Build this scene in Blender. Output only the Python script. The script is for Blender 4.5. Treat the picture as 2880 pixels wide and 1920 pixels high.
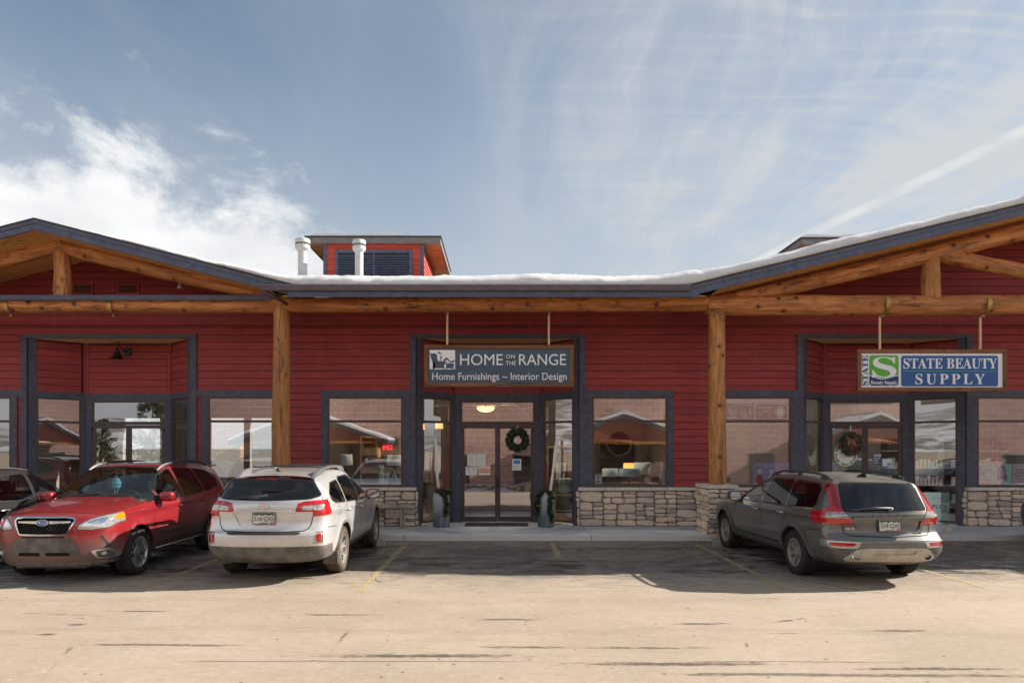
import bpy, bmesh, math, random
import numpy as np
from mathutils import Vector, Matrix
PI = math.pi
S = bpy.context.scene
for o in list(bpy.data.objects): bpy.data.objects.remove(o)

# ------------------------------------------------------------------ camera
CAM_H, HOR, VPX, FPX = 1.95, 1258.0, 1410.0, 1920.0     # eye height, and the photo's horizon / vanishing column / focal length (24 mm)
cd = bpy.data.cameras.new('camera'); cam = bpy.data.objects.new('camera', cd); S.collection.objects.link(cam)
cam.location = (0, 0, CAM_H); cam.rotation_euler = (PI/2, 0, 0)
cd.sensor_fit = 'HORIZONTAL'; cd.sensor_width = 36; cd.lens = 24
cd.shift_x = (1440-VPX)/2880; cd.shift_y = (HOR-960)/2880
cd.clip_start = 0.1; cd.clip_end = 3000
S.camera = cam

# ------------------------------------------------------------------ light
SUN_V = Vector((1.77, 0.43, 1.0)).normalized()
sl = bpy.data.lights.new('sun', 'SUN'); sun = bpy.data.objects.new('sun', sl); S.collection.objects.link(sun)
sl.energy = 2.65; sl.angle = math.radians(0.53); sl.color = (1.0, 0.92, 0.81)
sun.rotation_euler = SUN_V.to_track_quat('Z', 'Y').to_euler(); sun.location = (30, 10, 30)
W = bpy.data.worlds.new('World'); S.world = W; W.use_nodes = True
def build_world():
    nt = W.node_tree; N = nt.nodes; L = nt.links; N.clear()
    def n(t, **k):
        q = N.new(t)
        for a, b in k.items(): setattr(q, a, b)
        return q
    def math_(op, a, b=None, c=None):
        q = n('ShaderNodeMath', operation=op)
        for i, v in enumerate((a, b, c)):
            if v is None: continue
            if isinstance(v, (int, float)): q.inputs[i].default_value = v
            else: L.new(v, q.inputs[i])
        return q.outputs[0]
    def sstep(x, lo, hi):
        q = n('ShaderNodeMapRange', interpolation_type='SMOOTHSTEP')
        L.new(x, q.inputs[0]); q.inputs[1].default_value = lo; q.inputs[2].default_value = hi
        return q.outputs[0]
    def noise(vec, scale, detail=5, rough=.55, dist=0):
        q = n('ShaderNodeTexNoise'); L.new(vec, q.inputs['Vector'])
        q.inputs['Scale'].default_value = scale; q.inputs['Detail'].default_value = detail
        q.inputs['Roughness'].default_value = rough; q.inputs['Distortion'].default_value = dist
        return q.outputs['Fac']
    def mapping(vec, loc=(0,0,0), rot=(0,0,0), sc=(1,1,1)):
        q = n('ShaderNodeMapping'); L.new(vec, q.inputs[0])
        q.inputs['Location'].default_value = loc; q.inputs['Rotation'].default_value = rot; q.inputs['Scale'].default_value = sc
        return q.outputs[0]
    out = n('ShaderNodeOutputWorld'); bg = n('ShaderNodeBackground'); L.new(bg.outputs[0], out.inputs[0])
    sky = n('ShaderNodeTexSky', sky_type='NISHITA', sun_disc=False)
    sky.sun_elevation = math.asin(SUN_V.z); sky.sun_rotation = math.atan2(SUN_V.x, SUN_V.y)
    sky.altitude = 1900; sky.air_density = 1.0; sky.dust_density = 1.2; sky.ozone_density = 1.0
    tc = n('ShaderNodeTexCoord'); D = tc.outputs['Generated']
    sep = n('ShaderNodeSeparateXYZ'); L.new(D, sep.inputs[0]); X, Y, Z = sep.outputs
    zc = math_('ADD', math_('MAXIMUM', Z, 0.0), 0.10)
    px, py = math_('DIVIDE', X, zc), math_('DIVIDE', Y, zc)       # the sky as a flat sheet of cloud overhead
    cb = n('ShaderNodeCombineXYZ'); L.new(px, cb.inputs[0]); L.new(py, cb.inputs[1]); P = cb.outputs[0]
    # long cirrus streaks, blown along one direction, with fine cross ripples
    warp = n('ShaderNodeVectorMath', operation='ADD'); L.new(P, warp.inputs[0]); wn = n('ShaderNodeTexNoise'); L.new(P, wn.inputs['Vector']); wn.inputs['Scale'].default_value = .9; wn.inputs['Detail'].default_value = 3; wsc = n('ShaderNodeVectorMath', operation='SCALE'); L.new(wn.outputs['Color'], wsc.inputs[0]); wsc.inputs['Scale'].default_value = .45; L.new(wsc.outputs[0], warp.inputs[1]); Pw = warp.outputs[0]
    st = noise(mapping(Pw, loc=(3.3,1.2,0), rot=(0,0,math.radians(-22)), sc=(1.5,.42,1)), 1.5, 9, .62, .6)
    fib = noise(mapping(Pw, loc=(.3,5.2,0), rot=(0,0,math.radians(-16)), sc=(7,1.1,1)), 1.5, 6, .62, .4)
    soft = noise(mapping(P, loc=(1.7,4.0,0), sc=(.55,.3,1)), 1.1, 3, .5, .3)
    rip = noise(mapping(Pw, rot=(0,0,math.radians(-28)), sc=(1.3,10,1)), 2.4, 2, .5, .25)
    east = sstep(math_('ADD', px, math_('MULTIPLY', soft, 1.0)), .1, 2.0)         # the veil is denser towards the right
    ripm = math_('MULTIPLY', math_('MULTIPLY', sstep(rip, .38, .74), sstep(soft, .44, .60)), .30)
    cir = math_('MULTIPLY', math_('ADD', math_('MULTIPLY', sstep(st, .32, .66), math_('ADD', math_('MULTIPLY', sstep(fib, .30, .70), .60), .42)), ripm), math_('ADD', math_('MULTIPLY', east, .95), .12))
    veil = math_('MULTIPLY', sstep(soft, .20, .75), .42)
    # contrail: a straight, softly broken line across the sheet
    a = (math.cos(math.radians(CT_A)), math.sin(math.radians(CT_A)))
    ct = math_('ABSOLUTE', math_('SUBTRACT', math_('ADD', math_('MULTIPLY', px, a[0]), math_('MULTIPLY', py, a[1])), CT_C))
    ctn = noise(P, 5.0, 4, .6)
    ctm = math_('MULTIPLY', math_('SUBTRACT', 1.0, sstep(ct, .008, .040)), math_('ADD', math_('MULTIPLY', ctn, .8), .75))
    # cumulus bank low in the sky
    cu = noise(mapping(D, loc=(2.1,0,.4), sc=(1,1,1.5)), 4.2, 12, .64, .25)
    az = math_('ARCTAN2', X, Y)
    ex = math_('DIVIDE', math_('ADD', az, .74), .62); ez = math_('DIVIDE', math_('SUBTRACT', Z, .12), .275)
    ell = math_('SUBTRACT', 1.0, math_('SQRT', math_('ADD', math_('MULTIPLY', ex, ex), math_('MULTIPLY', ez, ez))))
    # unseen cumulus added round the horizon as fill light, masked out of the view
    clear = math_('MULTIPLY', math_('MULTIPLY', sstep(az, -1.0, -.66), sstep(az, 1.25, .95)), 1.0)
    fill_cloud = math_('SUBTRACT', math_('MULTIPLY', sstep(Z, .75, .30), .52), math_('ADD', .18, math_('MULTIPLY', clear, 1.2)))
    ell = math_('MAXIMUM', ell, fill_cloud)
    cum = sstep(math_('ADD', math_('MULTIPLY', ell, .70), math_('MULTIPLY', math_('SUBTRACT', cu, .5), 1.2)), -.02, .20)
    low = sstep(Z, .50, .05)                                       # haze whitens towards the horizon
    m = math_('MINIMUM', math_('ADD', math_('ADD', cir, veil), ctm), 1.0)
    mx = n('ShaderNodeMix', data_type='RGBA'); L.new(math_('MULTIPLY', m, .92), mx.inputs['Factor'])
    tint = n('ShaderNodeMix', data_type='RGBA', blend_type='MULTIPLY'); tint.inputs['Factor'].default_value = 1
    L.new(sky.outputs[0], tint.inputs['A']); tint.inputs['B'].default_value = SKY_TINT
    hz = n('ShaderNodeMix', data_type='RGBA'); L.new(math_('MULTIPLY', low, .80), hz.inputs['Factor']); L.new(tint.outputs['Result'], hz.inputs['A']); hz.inputs['B'].default_value = HAZE_COL
    L.new(hz.outputs['Result'], mx.inputs['A']); mx.inputs['B'].default_value = CIRRUS_COL
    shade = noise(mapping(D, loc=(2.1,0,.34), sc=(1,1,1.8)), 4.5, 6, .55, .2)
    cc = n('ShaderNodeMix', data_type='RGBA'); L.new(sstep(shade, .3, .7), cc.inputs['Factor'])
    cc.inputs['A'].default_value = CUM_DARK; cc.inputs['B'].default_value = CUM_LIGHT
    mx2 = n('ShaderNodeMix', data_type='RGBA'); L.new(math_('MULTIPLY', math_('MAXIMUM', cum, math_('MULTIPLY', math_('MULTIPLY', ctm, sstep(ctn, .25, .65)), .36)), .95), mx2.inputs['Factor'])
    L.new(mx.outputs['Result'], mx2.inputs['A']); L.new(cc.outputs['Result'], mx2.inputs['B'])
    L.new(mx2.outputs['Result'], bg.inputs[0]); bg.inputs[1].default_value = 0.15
CT_A, CT_C = 17.95, 1.736
SKY_TINT = (.300, .295, .262, 1); CIRRUS_COL = (1.18, 1.225, 1.265, 1); CUM_DARK = (1.46, 1.49, 1.54, 1); CUM_LIGHT = (1.93, 1.93, 1.92, 1); HAZE_COL = (1.05, 1.10, 1.15, 1)
build_world()
S.view_settings.view_transform = 'Standard'; S.view_settings.look = 'None'
S.view_settings.exposure = 1.88; S.view_settings.gamma = 1.0; S.view_settings.use_curve_mapping = False
S.render.engine = 'CYCLES'
cy = S.cycles
cy.use_denoising = True; cy.use_adaptive_sampling = True; cy.adaptive_threshold = .02; cy.max_bounces = 10; cy.transparent_max_bounces = 16; cy.diffuse_bounces = 4; cy.glossy_bounces = 4
cy.caustics_reflective = False; cy.caustics_refractive = False; cy.sample_clamp_indirect = 6
# ------------------------------------------------------------------ helpers
C = S.collection
def at(u, v, Y):                       # a point of the photograph (2880 x 1920) at a known distance Y
    return Vector(((u-VPX)/FPX*Y, Y, CAM_H+(HOR-v)/FPX*Y))
def ax(u, Y): return (u-VPX)/FPX*Y
def az_(v, Y): return CAM_H+(HOR-v)/FPX*Y
def tag(o, label=None, cat=None, group=None, kind=None):
    if label: o['label'] = label
    if cat: o['category'] = cat
    if group: o['group'] = group
    if kind: o['kind'] = kind
    return o
def empty(name, loc=(0,0,0), rz=0, parent=None):
    o = bpy.data.objects.new(name, None); C.objects.link(o); o.location = loc; o.rotation_euler = (0,0,rz); o.parent = parent
    o.empty_display_size = .2
    return o
def link(name, me, parent=None, loc=None, rot=None, scale=None, m=None):
    o = bpy.data.objects.new(name, me); C.objects.link(o); o.parent = parent
    if loc is not None: o.location = loc
    if rot is not None: o.rotation_euler = rot
    if scale is not None: o.scale = scale
    if m is not None and not me.materials: me.materials.append(m)
    return o
def tree(o):
    r = [o]
    for c in o.children: r += tree(c)
    return r
def copy_tree(o, parent=None):
    c = o.copy(); C.objects.link(c); c.parent = parent
    for ch in o.children: copy_tree(ch, c)
    return c

class MB:
    """collects shapes into one mesh"""
    def __init__(s): s.v = []; s.f = []; s.fm = []; s.mi = 0
    def add(s, vs, fs):
        b = len(s.v); s.v += [tuple(v) for v in vs]; s.f += [tuple(i+b for i in f) for f in fs]; s.fm += [s.mi]*len(fs); return s
    def box(s, x0, x1, y0, y1, z0, z1):
        return s.add([(x0,y0,z0),(x1,y0,z0),(x1,y1,z0),(x0,y1,z0),(x0,y0,z1),(x1,y0,z1),(x1,y1,z1),(x0,y1,z1)],
            [(0,3,2,1),(4,5,6,7),(0,1,5,4),(1,2,6,5),(2,3,7,6),(3,0,4,7)])
    def bbox(s, x0, x1, y0, y1, z0, z1, b):                       # box with all edges chamfered
        bm = bmesh.new(); bmesh.ops.create_cube(bm, size=1)
        for v in bm.verts: v.co = Vector(((x0+x1)/2+v.co.x*(x1-x0), (y0+y1)/2+v.co.y*(y1-y0), (z0+z1)/2+v.co.z*(z1-z0)))
        bmesh.ops.bevel(bm, geom=bm.edges[:], offset=b, segments=2, affect='EDGES', profile=.6)
        s.bm(bm); return s
    def bm(s, bm):
        bm.verts.ensure_lookup_table(); bm.verts.index_update()
        s.add([v.co[:] for v in bm.verts], [[v.index for v in f.verts] for f in bm.faces]); bm.free(); return s
    def prism(s, poly, fn, h0, h1):                                # poly 2D, fn(a,b,h)->xyz
        n = len(poly)
        vs = [fn(a,b,h0) for a,b in poly]+[fn(a,b,h1) for a,b in poly]
        fs = [tuple(range(n-1,-1,-1)), tuple(range(n,2*n))]+[(i,(i+1)%n,n+(i+1)%n,n+i) for i in range(n)]
        return s.add(vs, fs)
    def tube(s, pts, r, seg=10, cap=True, flat=None):
        pts = [Vector(p) for p in pts]; n = len(pts); rs = r if hasattr(r,'__len__') else [r]*n
        vs = []; up = None
        for i, p in enumerate(pts):
            t = (pts[min(i+1,n-1)]-pts[max(i-1,0)]).normalized()
            if up is None: up = Vector((0,0,1)) if abs(t.z) < .9 else Vector((1,0,0))
            a = t.cross(up).normalized(); b = a.cross(t).normalized(); up = b
            for k in range(seg):
                th = 2*PI*k/seg; vs.append(p+a*math.cos(th)*rs[i]+b*math.sin(th)*rs[i]*(flat or 1))
        fs = [(i*seg+k, (i+1)*seg+k, (i+1)*seg+(k+1)%seg, i*seg+(k+1)%seg) for i in range(n-1) for k in range(seg)]
        if cap: fs += [tuple(range(seg)), tuple((n-1)*seg+k for k in range(seg-1,-1,-1))]
        return s.add(vs, fs)
    def lathe(s, prof, c=(0,0,0), seg=24, axis='z'):               # prof: (r, h)
        vs = []
        for r, h in prof:
            for k in range(seg):
                th = 2*PI*k/seg; a, b = r*math.cos(th), r*math.sin(th)
                vs.append((c[0]+a, c[1]+b, c[2]+h) if axis == 'z' else (c[0]+a, c[1]+h, c[2]+b))
        n = len(prof)
        fs = [(i*seg+k, i*seg+(k+1)%seg, (i+1)*seg+(k+1)%seg, (i+1)*seg+k) for i in range(n-1) for k in range(seg)]
        if axis != 'z': fs = [f[::-1] for f in fs]
        if prof[0][0] > 1e-4: fs.append(tuple(range(seg-1,-1,-1)) if axis=='z' else tuple(range(seg)))
        if prof[-1][0] > 1e-4: fs.append(tuple((n-1)*seg+k for k in range(seg)) if axis=='z' else tuple((n-1)*seg+k for k in range(seg-1,-1,-1)))
        return s.add(vs, fs)
    def mesh(s, name, m=None, smooth=False, angle=None):
        me = bpy.data.meshes.new(name); me.from_pydata(s.v, [], s.f); 
        ms = m if isinstance(m, (list,tuple)) else ([m] if m else [])
        for q in ms: me.materials.append(q)
        if len(ms) > 1: me.polygons.foreach_set('material_index', s.fm)
        if smooth:
            me.polygons.foreach_set('use_smooth', [True]*len(me.polygons))
            if angle: me.set_sharp_from_angle(angle=math.radians(angle))
        me.update(); return me
    def build(s, name, m, parent=None, smooth=False, angle=None, loc=None, rot=None):
        return link(name, s.mesh(name, m, smooth, angle), parent, loc, rot)

# ------------------------------------------------------------------ materials
MATS = {}
def nodes_of(m):
    nt = m.node_tree; return nt, nt.nodes, nt.links
def new_mat(name):
    m = bpy.data.materials.new(name); m.use_nodes = True
    return m, m.node_tree, m.node_tree.nodes['Principled BSDF']
def rgba(c): return (c[0], c[1], c[2], 1)
def NN(nt, t, **k):
    q = nt.nodes.new(t)
    for a, b in k.items(): setattr(q, a, b)
    return q
def n_noise(nt, vec, scale, detail=4, rough=.55, dist=0):
    q = NN(nt, 'ShaderNodeTexNoise')
    if vec is not None: nt.links.new(vec, q.inputs['Vector'])
    q.inputs['Scale'].default_value = scale; q.inputs['Detail'].default_value = detail
    q.inputs['Roughness'].default_value = rough; q.inputs['Distortion'].default_value = dist
    return q.outputs['Fac']
def n_map(nt, vec, sc=(1,1,1), loc=(0,0,0), rot=(0,0,0)):
    q = NN(nt, 'ShaderNodeMapping'); nt.links.new(vec, q.inputs[0])
    q.inputs['Scale'].default_value = sc; q.inputs['Location'].default_value = loc; q.inputs['Rotation'].default_value = rot
    return q.outputs[0]
def n_ramp(nt, fac, stops):
    q = NN(nt, 'ShaderNodeValToRGB'); nt.links.new(fac, q.inputs[0]); e = q.color_ramp.elements
    while len(e) < len(stops): e.new(.5)
    for i, (p, c) in enumerate(stops): e[i].position = p; e[i].color = rgba(c) if hasattr(c,'__len__') else (c,c,c,1)
    return q.outputs[0]
def n_mix(nt, fac, a, b, blend='MIX'):
    q = NN(nt, 'ShaderNodeMix', data_type='RGBA', blend_type=blend)
    for k, v in (('Factor',fac),('A',a),('B',b)):
        if isinstance(v, (int,float)): q.inputs[k].default_value = v
        elif isinstance(v, tuple): q.inputs[k].default_value = rgba(v)
        else: nt.links.new(v, q.inputs[k])
    return q.outputs['Result']
def n_math(nt, op, a, b=None, clamp=False):
    q = NN(nt, 'ShaderNodeMath', operation=op, use_clamp=clamp)
    for i, v in enumerate((a,b)):
        if v is None: continue
        if isinstance(v,(int,float)): q.inputs[i].default_value = v
        else: nt.links.new(v, q.inputs[i])
    return q.outputs[0]
def n_step(nt, x, lo, hi, o0=0, o1=1):
    q = NN(nt, 'ShaderNodeMapRange', interpolation_type='SMOOTHSTEP'); nt.links.new(x, q.inputs[0])
    q.inputs[1].default_value = lo; q.inputs[2].default_value = hi; q.inputs[3].default_value = o0; q.inputs[4].default_value = o1
    return q.outputs[0]
def n_bump(nt, b, h, strength=.3, dist=.01):
    q = NN(nt, 'ShaderNodeBump'); nt.links.new(h, q.inputs['Height']); q.inputs['Strength'].default_value = strength; q.inputs['Distance'].default_value = dist
    nt.links.new(q.outputs[0], b.inputs['Normal'])
def n_obj(nt): return NN(nt, 'ShaderNodeTexCoord').outputs['Object']
def n_geo(nt): return NN(nt, 'ShaderNodeNewGeometry').outputs['Position']
def n_rand(nt): return NN(nt, 'ShaderNodeObjectInfo').outputs['Random']
def n_xyz(nt, vec):
    q = NN(nt, 'ShaderNodeSeparateXYZ'); nt.links.new(vec, q.inputs[0]); return q.outputs

def pbr(name, col, rough=.6, metal=0, var=.18, vs=6, bump=0, bs=60, spec=.5, coat=0, rnd=0, emit=None, es=0, world=True):
    if name in MATS: return MATS[name]
    m, nt, b = new_mat(name); L = nt.links
    vec = n_geo(nt) if world else n_obj(nt)
    f = n_noise(nt, vec, vs, 5, .6)
    lo = tuple(c*(1-var) for c in col[:3]); hi = tuple(min(1,c*(1+var)) for c in col[:3])
    c = n_mix(nt, n_step(nt, f, .3, .7), lo, hi)
    if rnd:
        r = n_rand(nt); c = n_mix(nt, n_math(nt,'MULTIPLY',r,rnd), c, tuple(x*.45 for x in col[:3]))
    L.new(c, b.inputs['Base Color'])
    b.inputs['Roughness'].default_value = rough; b.inputs['Metallic'].default_value = metal
    b.inputs['Specular IOR Level'].default_value = spec; b.inputs['Coat Weight'].default_value = coat; b.inputs['Coat Roughness'].default_value = .06
    if bump: n_bump(nt, b, n_noise(nt, vec, bs, 4, .6), bump, .01)
    if emit: b.inputs['Emission Color'].default_value = rgba(emit); b.inputs['Emission Strength'].default_value = es
    MATS[name] = m; return m

def mat_wood(name, base, dark, light, grain=1.0, rough=.55, knots=.8, axis='x', spec=.35):
    m, nt, b = new_mat(name); L = nt.links; o = n_obj(nt)
    sc = {'x':(.12,1,1),'y':(1,.12,1),'z':(1,1,.12)}[axis]
    r = n_rand(nt)
    off = NN(nt,'ShaderNodeVectorMath',operation='SCALE'); cmb = NN(nt,'ShaderNodeCombineXYZ')
    for i in range(3): L.new(r, cmb.inputs[i])
    L.new(cmb.outputs[0], off.inputs[0]); off.inputs['Scale'].default_value = 37.0
    add = NN(nt,'ShaderNodeVectorMath',operation='ADD'); L.new(o, add.inputs[0]); L.new(off.outputs[0], add.inputs[1]); o2 = add.outputs[0]
    g1 = n_noise(nt, n_map(nt, o2, tuple(x*14*grain for x in sc)), 1, 6, .65, .8)
    g2 = n_noise(nt, n_map(nt, o2, tuple(x*3.2 for x in sc)), 1, 4, .6, .5)
    g3 = n_noise(nt, n_map(nt, o2, tuple(x*45*grain for x in sc)), 1, 3, .6, .3)
    c = n_ramp(nt, g1, [(.25,dark),(.48,base),(.72,light)])
    c = n_mix(nt, n_step(nt, g2, .38, .68), c, n_mix(nt, .45, c, dark))
    c = n_mix(nt, n_step(nt, g3, .60, .72, 0, .5), c, tuple(x*.35 for x in dark))
    if knots:
        v = NN(nt,'ShaderNodeTexVoronoi'); L.new(o2, v.inputs['Vector']); v.inputs['Scale'].default_value = 3.6; v.inputs['Randomness'].default_value = 1
        kn = n_step(nt, v.outputs['Distance'], .07, .17, 1, 0)
        halo = n_step(nt, v.outputs['Distance'], .12, .38, .5, 0); c = n_mix(nt, n_math(nt,'MULTIPLY',halo,knots), c, dark)
        c = n_mix(nt, n_math(nt,'MULTIPLY',kn,knots), c, tuple(x*.22 for x in dark))
        ck = n_noise(nt, n_map(nt, o2, tuple((.35 if x<1 else 5.5) for x in sc)), 1, 3, .55, .25); ck = n_step(nt, n_math(nt,'ABSOLUTE', n_math(nt,'SUBTRACT', ck, .5)), .010, .003, 0, 1); gate = n_step(nt, n_noise(nt, n_map(nt, o2, tuple(x*2.2 for x in sc)), 1, 2, .5), .48, .56)
        c = n_mix(nt, n_math(nt,'MULTIPLY', n_math(nt,'MULTIPLY',ck,gate), .9), c, tuple(x*.12 for x in dark))
        gw_ = n_noise(nt, n_map(nt, o2, tuple(x*5 for x in sc)), 1, 5, .65); c = n_mix(nt, n_step(nt, gw_, .56, .72, 0, .45), c, (dark[0]*.75+.05, dark[1]*.9+.05, dark[2]+.05))
    L.new(c, b.inputs['Base Color']); b.inputs['Roughness'].default_value = rough; b.inputs['Specular IOR Level'].default_value = spec
    n_bump(nt, b, g1, .35, .006); MATS[name] = m; return m

def mat_glass(name, refl=.22, tint=(.80,.84,.84), rcol=(1,1,1), wave=.0):
    m = bpy.data.materials.new(name); m.use_nodes = True; nt = m.node_tree; nt.nodes.clear(); L = nt.links
    out = NN(nt,'ShaderNodeOutputMaterial'); t = NN(nt,'ShaderNodeBsdfTransparent'); t.inputs[0].default_value = rgba(tint)
    g = NN(nt,'ShaderNodeBsdfGlossy'); g.inputs['Roughness'].default_value = .0; g.inputs['Color'].default_value = rgba(rcol)
    lw = NN(nt,'ShaderNodeLayerWeight'); lw.inputs['Blend'].default_value = .5
    f = n_math(nt, 'ADD', n_math(nt,'MULTIPLY', n_math(nt,'POWER', lw.outputs['Facing'], 4.0), 1-refl), refl, True)
    if wave:
        bp = NN(nt,'ShaderNodeBump'); L.new(n_noise(nt, n_geo(nt), 1.4, 1, .4), bp.inputs['Height']); bp.inputs['Strength'].default_value = wave; bp.inputs['Distance'].default_value = .02
        L.new(bp.outputs[0], g.inputs['Normal'])
    mx = NN(nt,'ShaderNodeMixShader'); L.new(f, mx.inputs[0]); L.new(t.outputs[0], mx.inputs[1]); L.new(g.outputs[0], mx.inputs[2]); L.new(mx.outputs[0], out.inputs[0])
    MATS[name] = m; return m

def text_mesh(body, size=1, extrude=.002, bold=0, spacing=1, align='CENTER', sx=1):
    cu = bpy.data.curves.new('lettering','FONT'); cu.body = body; cu.size = size; cu.extrude = extrude; cu.offset = bold
    cu.align_x = align; cu.align_y = 'CENTER'; cu.space_character = spacing; cu.resolution_u = 4
    o = bpy.data.objects.new('lettering', cu); C.objects.link(o)
    bpy.context.view_layer.update()
    me = bpy.data.meshes.new_from_object(o); bpy.data.objects.remove(o); bpy.data.curves.remove(cu)
    me.name = 'lettering'
    for v in me.vertices: v.co.x *= sx
    return me
def fit_text(body, w, h, m, parent, loc, rot=(PI/2,0,0), extrude=.003, bold=0, spacing=1, name='lettering'):
    """lettering stretched to w wide and h high, centred on loc"""
    me = text_mesh(body, 1, extrude, bold, spacing)
    n = len(me.vertices); a = np.empty(n*3); me.vertices.foreach_get('co', a); a = a.reshape(-1,3)
    lo, hi = a.min(0), a.max(0); c = (lo+hi)/2
    a[:,0] = (a[:,0]-c[0])*(w/(hi[0]-lo[0])); a[:,1] = (a[:,1]-c[1])*(h/(hi[1]-lo[1])); me.vertices.foreach_set('co', a.ravel()); me.update()
    me.materials.clear(); me.materials.append(m)
    return link(name, me, parent, loc, rot)
def poly_mesh(name, polys, m, t=.003):
    """flat cut-out shapes in the local XY plane, t thick"""
    mb = MB()
    for p in polys: mb.prism(p, lambda a,b,h: (a,b,h), 0, t)
    return mb.mesh(name, m)
def ellipsoid_box(c, s, taper=.0, n=2):
    bm = bmesh.new(); bmesh.ops.create_cube(bm, size=1); bmesh.ops.subdivide_edges(bm, edges=bm.edges[:], cuts=4, use_grid_fill=True)
    for v in bm.verts:
        p = v.co*2; q = (abs(p.x)**4+abs(p.y)**4+abs(p.z)**4)**.25; p = p/max(q,1e-6)*max(abs(p.x),abs(p.y),abs(p.z)); k = 1-taper*(p.y*.5+.5); v.co = Vector((c[0]+p.x*s[0]*k, c[1]+p.y*s[1], c[2]+p.z*s[2]*k))
    return bm
# ------------------------------------------------------------------ materials of the place
M_red   = None
def mk_red(name, base):
    m, nt, b = new_mat(name); L = nt.links; g = n_geo(nt); o = n_obj(nt)
    f = n_noise(nt, n_map(nt, g, (1.2,1.2,9)), 1, 5, .6)
    c = n_mix(nt, n_step(nt, f, .3, .7), tuple(x*.84 for x in base), tuple(x*1.14 for x in base))
    c = n_mix(nt, n_math(nt,'MULTIPLY', n_rand(nt), .50), c, (base[0]*.72, base[1]*.8, base[2]*.85))
    st = n_noise(nt, n_map(nt, g, (7,7,.7)), 1, 4, .6)
    c = n_mix(nt, n_step(nt, st, .54, .78, 0, .34), c, (base[0]*1.25+.02, base[1]*1.6+.02, base[2]*1.6+.02))
    L.new(c, b.inputs['Base Color']); b.inputs['Roughness'].default_value = .62; b.inputs['Specular IOR Level'].default_value = .3
    n_bump(nt, b, n_noise(nt, n_map(nt, g, (6,6,60)), 1, 4, .6), .25, .004); return m
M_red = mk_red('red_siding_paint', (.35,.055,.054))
M_red_lit = mk_red('red_siding_lit', (.52,.080,.055))  # brighter copy of the siding red, with open skylight put into the colour
M_trim = pbr('dark_trim_paint', (.092,.094,.128), .6, var=.2, vs=9, bump=.3, bs=40, rnd=.2, spec=.3)
M_fascia = pbr('slate_fascia_paint', (.088,.102,.160), .55, var=.2, vs=7, bump=.25, bs=50, spec=.35)
M_alum = pbr('bronze_aluminium', (.075,.044,.048), .42, 0, var=.15, vs=12, spec=.5)
M_gutter = pbr('bronze_gutter_metal', (.125,.10,.125), .35, .2, var=.15, vs=5, spec=.5)
M_cap = pbr('cast_stone_cap', (.62,.55,.47), .85, var=.16, vs=9, bump=.5, bs=70)
M_mortar = pbr('mortar', (.24,.22,.20), .95, var=.25, vs=22, bump=.8, bs=90)
M_conc = None
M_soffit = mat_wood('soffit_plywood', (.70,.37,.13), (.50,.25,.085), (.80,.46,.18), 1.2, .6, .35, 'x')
M_soffit_lit = mat_wood('soffit_plywood_lit', (.86,.60,.30), (.74,.48,.22), (.92,.70,.40), 1.2, .6, .2, 'x')  # lighter copy of the soffit plywood, with bounce light put into the colour
M_log = mat_wood('stained_log', (.52,.20,.062), (.13,.046,.018), (.78,.37,.13), .8, .5, .95, 'x')
M_post = mat_wood('stained_post', (.52,.225,.074), (.17,.068,.026), (.74,.37,.15), .8, .6, .9, 'x')
M_glass = mat_glass('shop_glass', .29, (.80,.84,.83), (.97,.97,1), .05)
M_glass_d = mat_glass('door_glass', .36, (.78,.82,.82), (.97,.97,1), .12)
M_white = pbr('white_paint', (.75,.75,.73), .5, var=.05)
M_galv = pbr('galvanised_metal', (.55,.57,.58), .38, .55, var=.12, vs=8)
M_roof = pbr('asphalt_shingle', (.06,.055,.055), .9, var=.3, vs=30, bump=.5, bs=60)
M_black = pbr('black_metal', (.018,.018,.020), .5, .2, var=.1)
M_brass = pbr('brass_strap', (.45,.28,.09), .42, .7, var=.15, vs=20)
M_rod = pbr('pale_wood_rod', (.62,.43,.25), .55, var=.12, vs=20)

def mk_stone():
    m, nt, b = new_mat('ledge_stone'); L = nt.links; g = n_geo(nt); r = n_rand(nt)
    c = n_ramp(nt, r, [(0,(.80,.63,.48)),(.20,(.86,.71,.56)),(.42,(.72,.55,.43)),(.60,(.88,.74,.59)),(.76,(.70,.54,.44)),(.88,(.44,.39,.38)),(1,(.78,.58,.44))])
    f = n_noise(nt, g, 16, 6, .65)
    c = n_mix(nt, n_step(nt, f, .36, .66), n_mix(nt, .22, c, (.20,.15,.13)), c)
    f2 = n_noise(nt, n_map(nt, g, (8,8,26)), 1, 5, .7, .6)
    c = n_mix(nt, n_step(nt, f2, .60, .72, 0, .45), c, (.24,.18,.155))
    L.new(c, b.inputs['Base Color']); b.inputs['Roughness'].default_value = .9; b.inputs['Specular IOR Level'].default_value = .2
    n_bump(nt, b, n_math(nt,'ADD',f,n_math(nt,'MULTIPLY',f2,.8)), .9, .02); return m
M_stone = mk_stone()
def mk_conc():
    m, nt, b = new_mat('sidewalk_concrete'); L = nt.links; g = n_geo(nt)
    f = n_noise(nt, g, 1.6, 6, .65); f2 = n_noise(nt, n_map(nt,g,(14,14,3)), 1, 4, .6); f3 = n_noise(nt, g, 70, 2, .5)
    c = n_mix(nt, n_step(nt, f, .3, .7), (.46,.49,.53), (.57,.59,.62))
    c = n_mix(nt, n_step(nt, f2, .55, .78, 0, .45), c, (.36,.36,.36))
    q = n_xyz(nt, NN(nt,'ShaderNodeNewGeometry').outputs['Normal'])
    c = n_mix(nt, n_step(nt, q[1], -.3, -.9, 0, .65), c, (.74,.70,.62))                # dust on the kerb face
    L.new(c, b.inputs['Base Color']); b.inputs['Roughness'].default_value = .9; n_bump(nt, b, f3, .25, .004); return m
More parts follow.
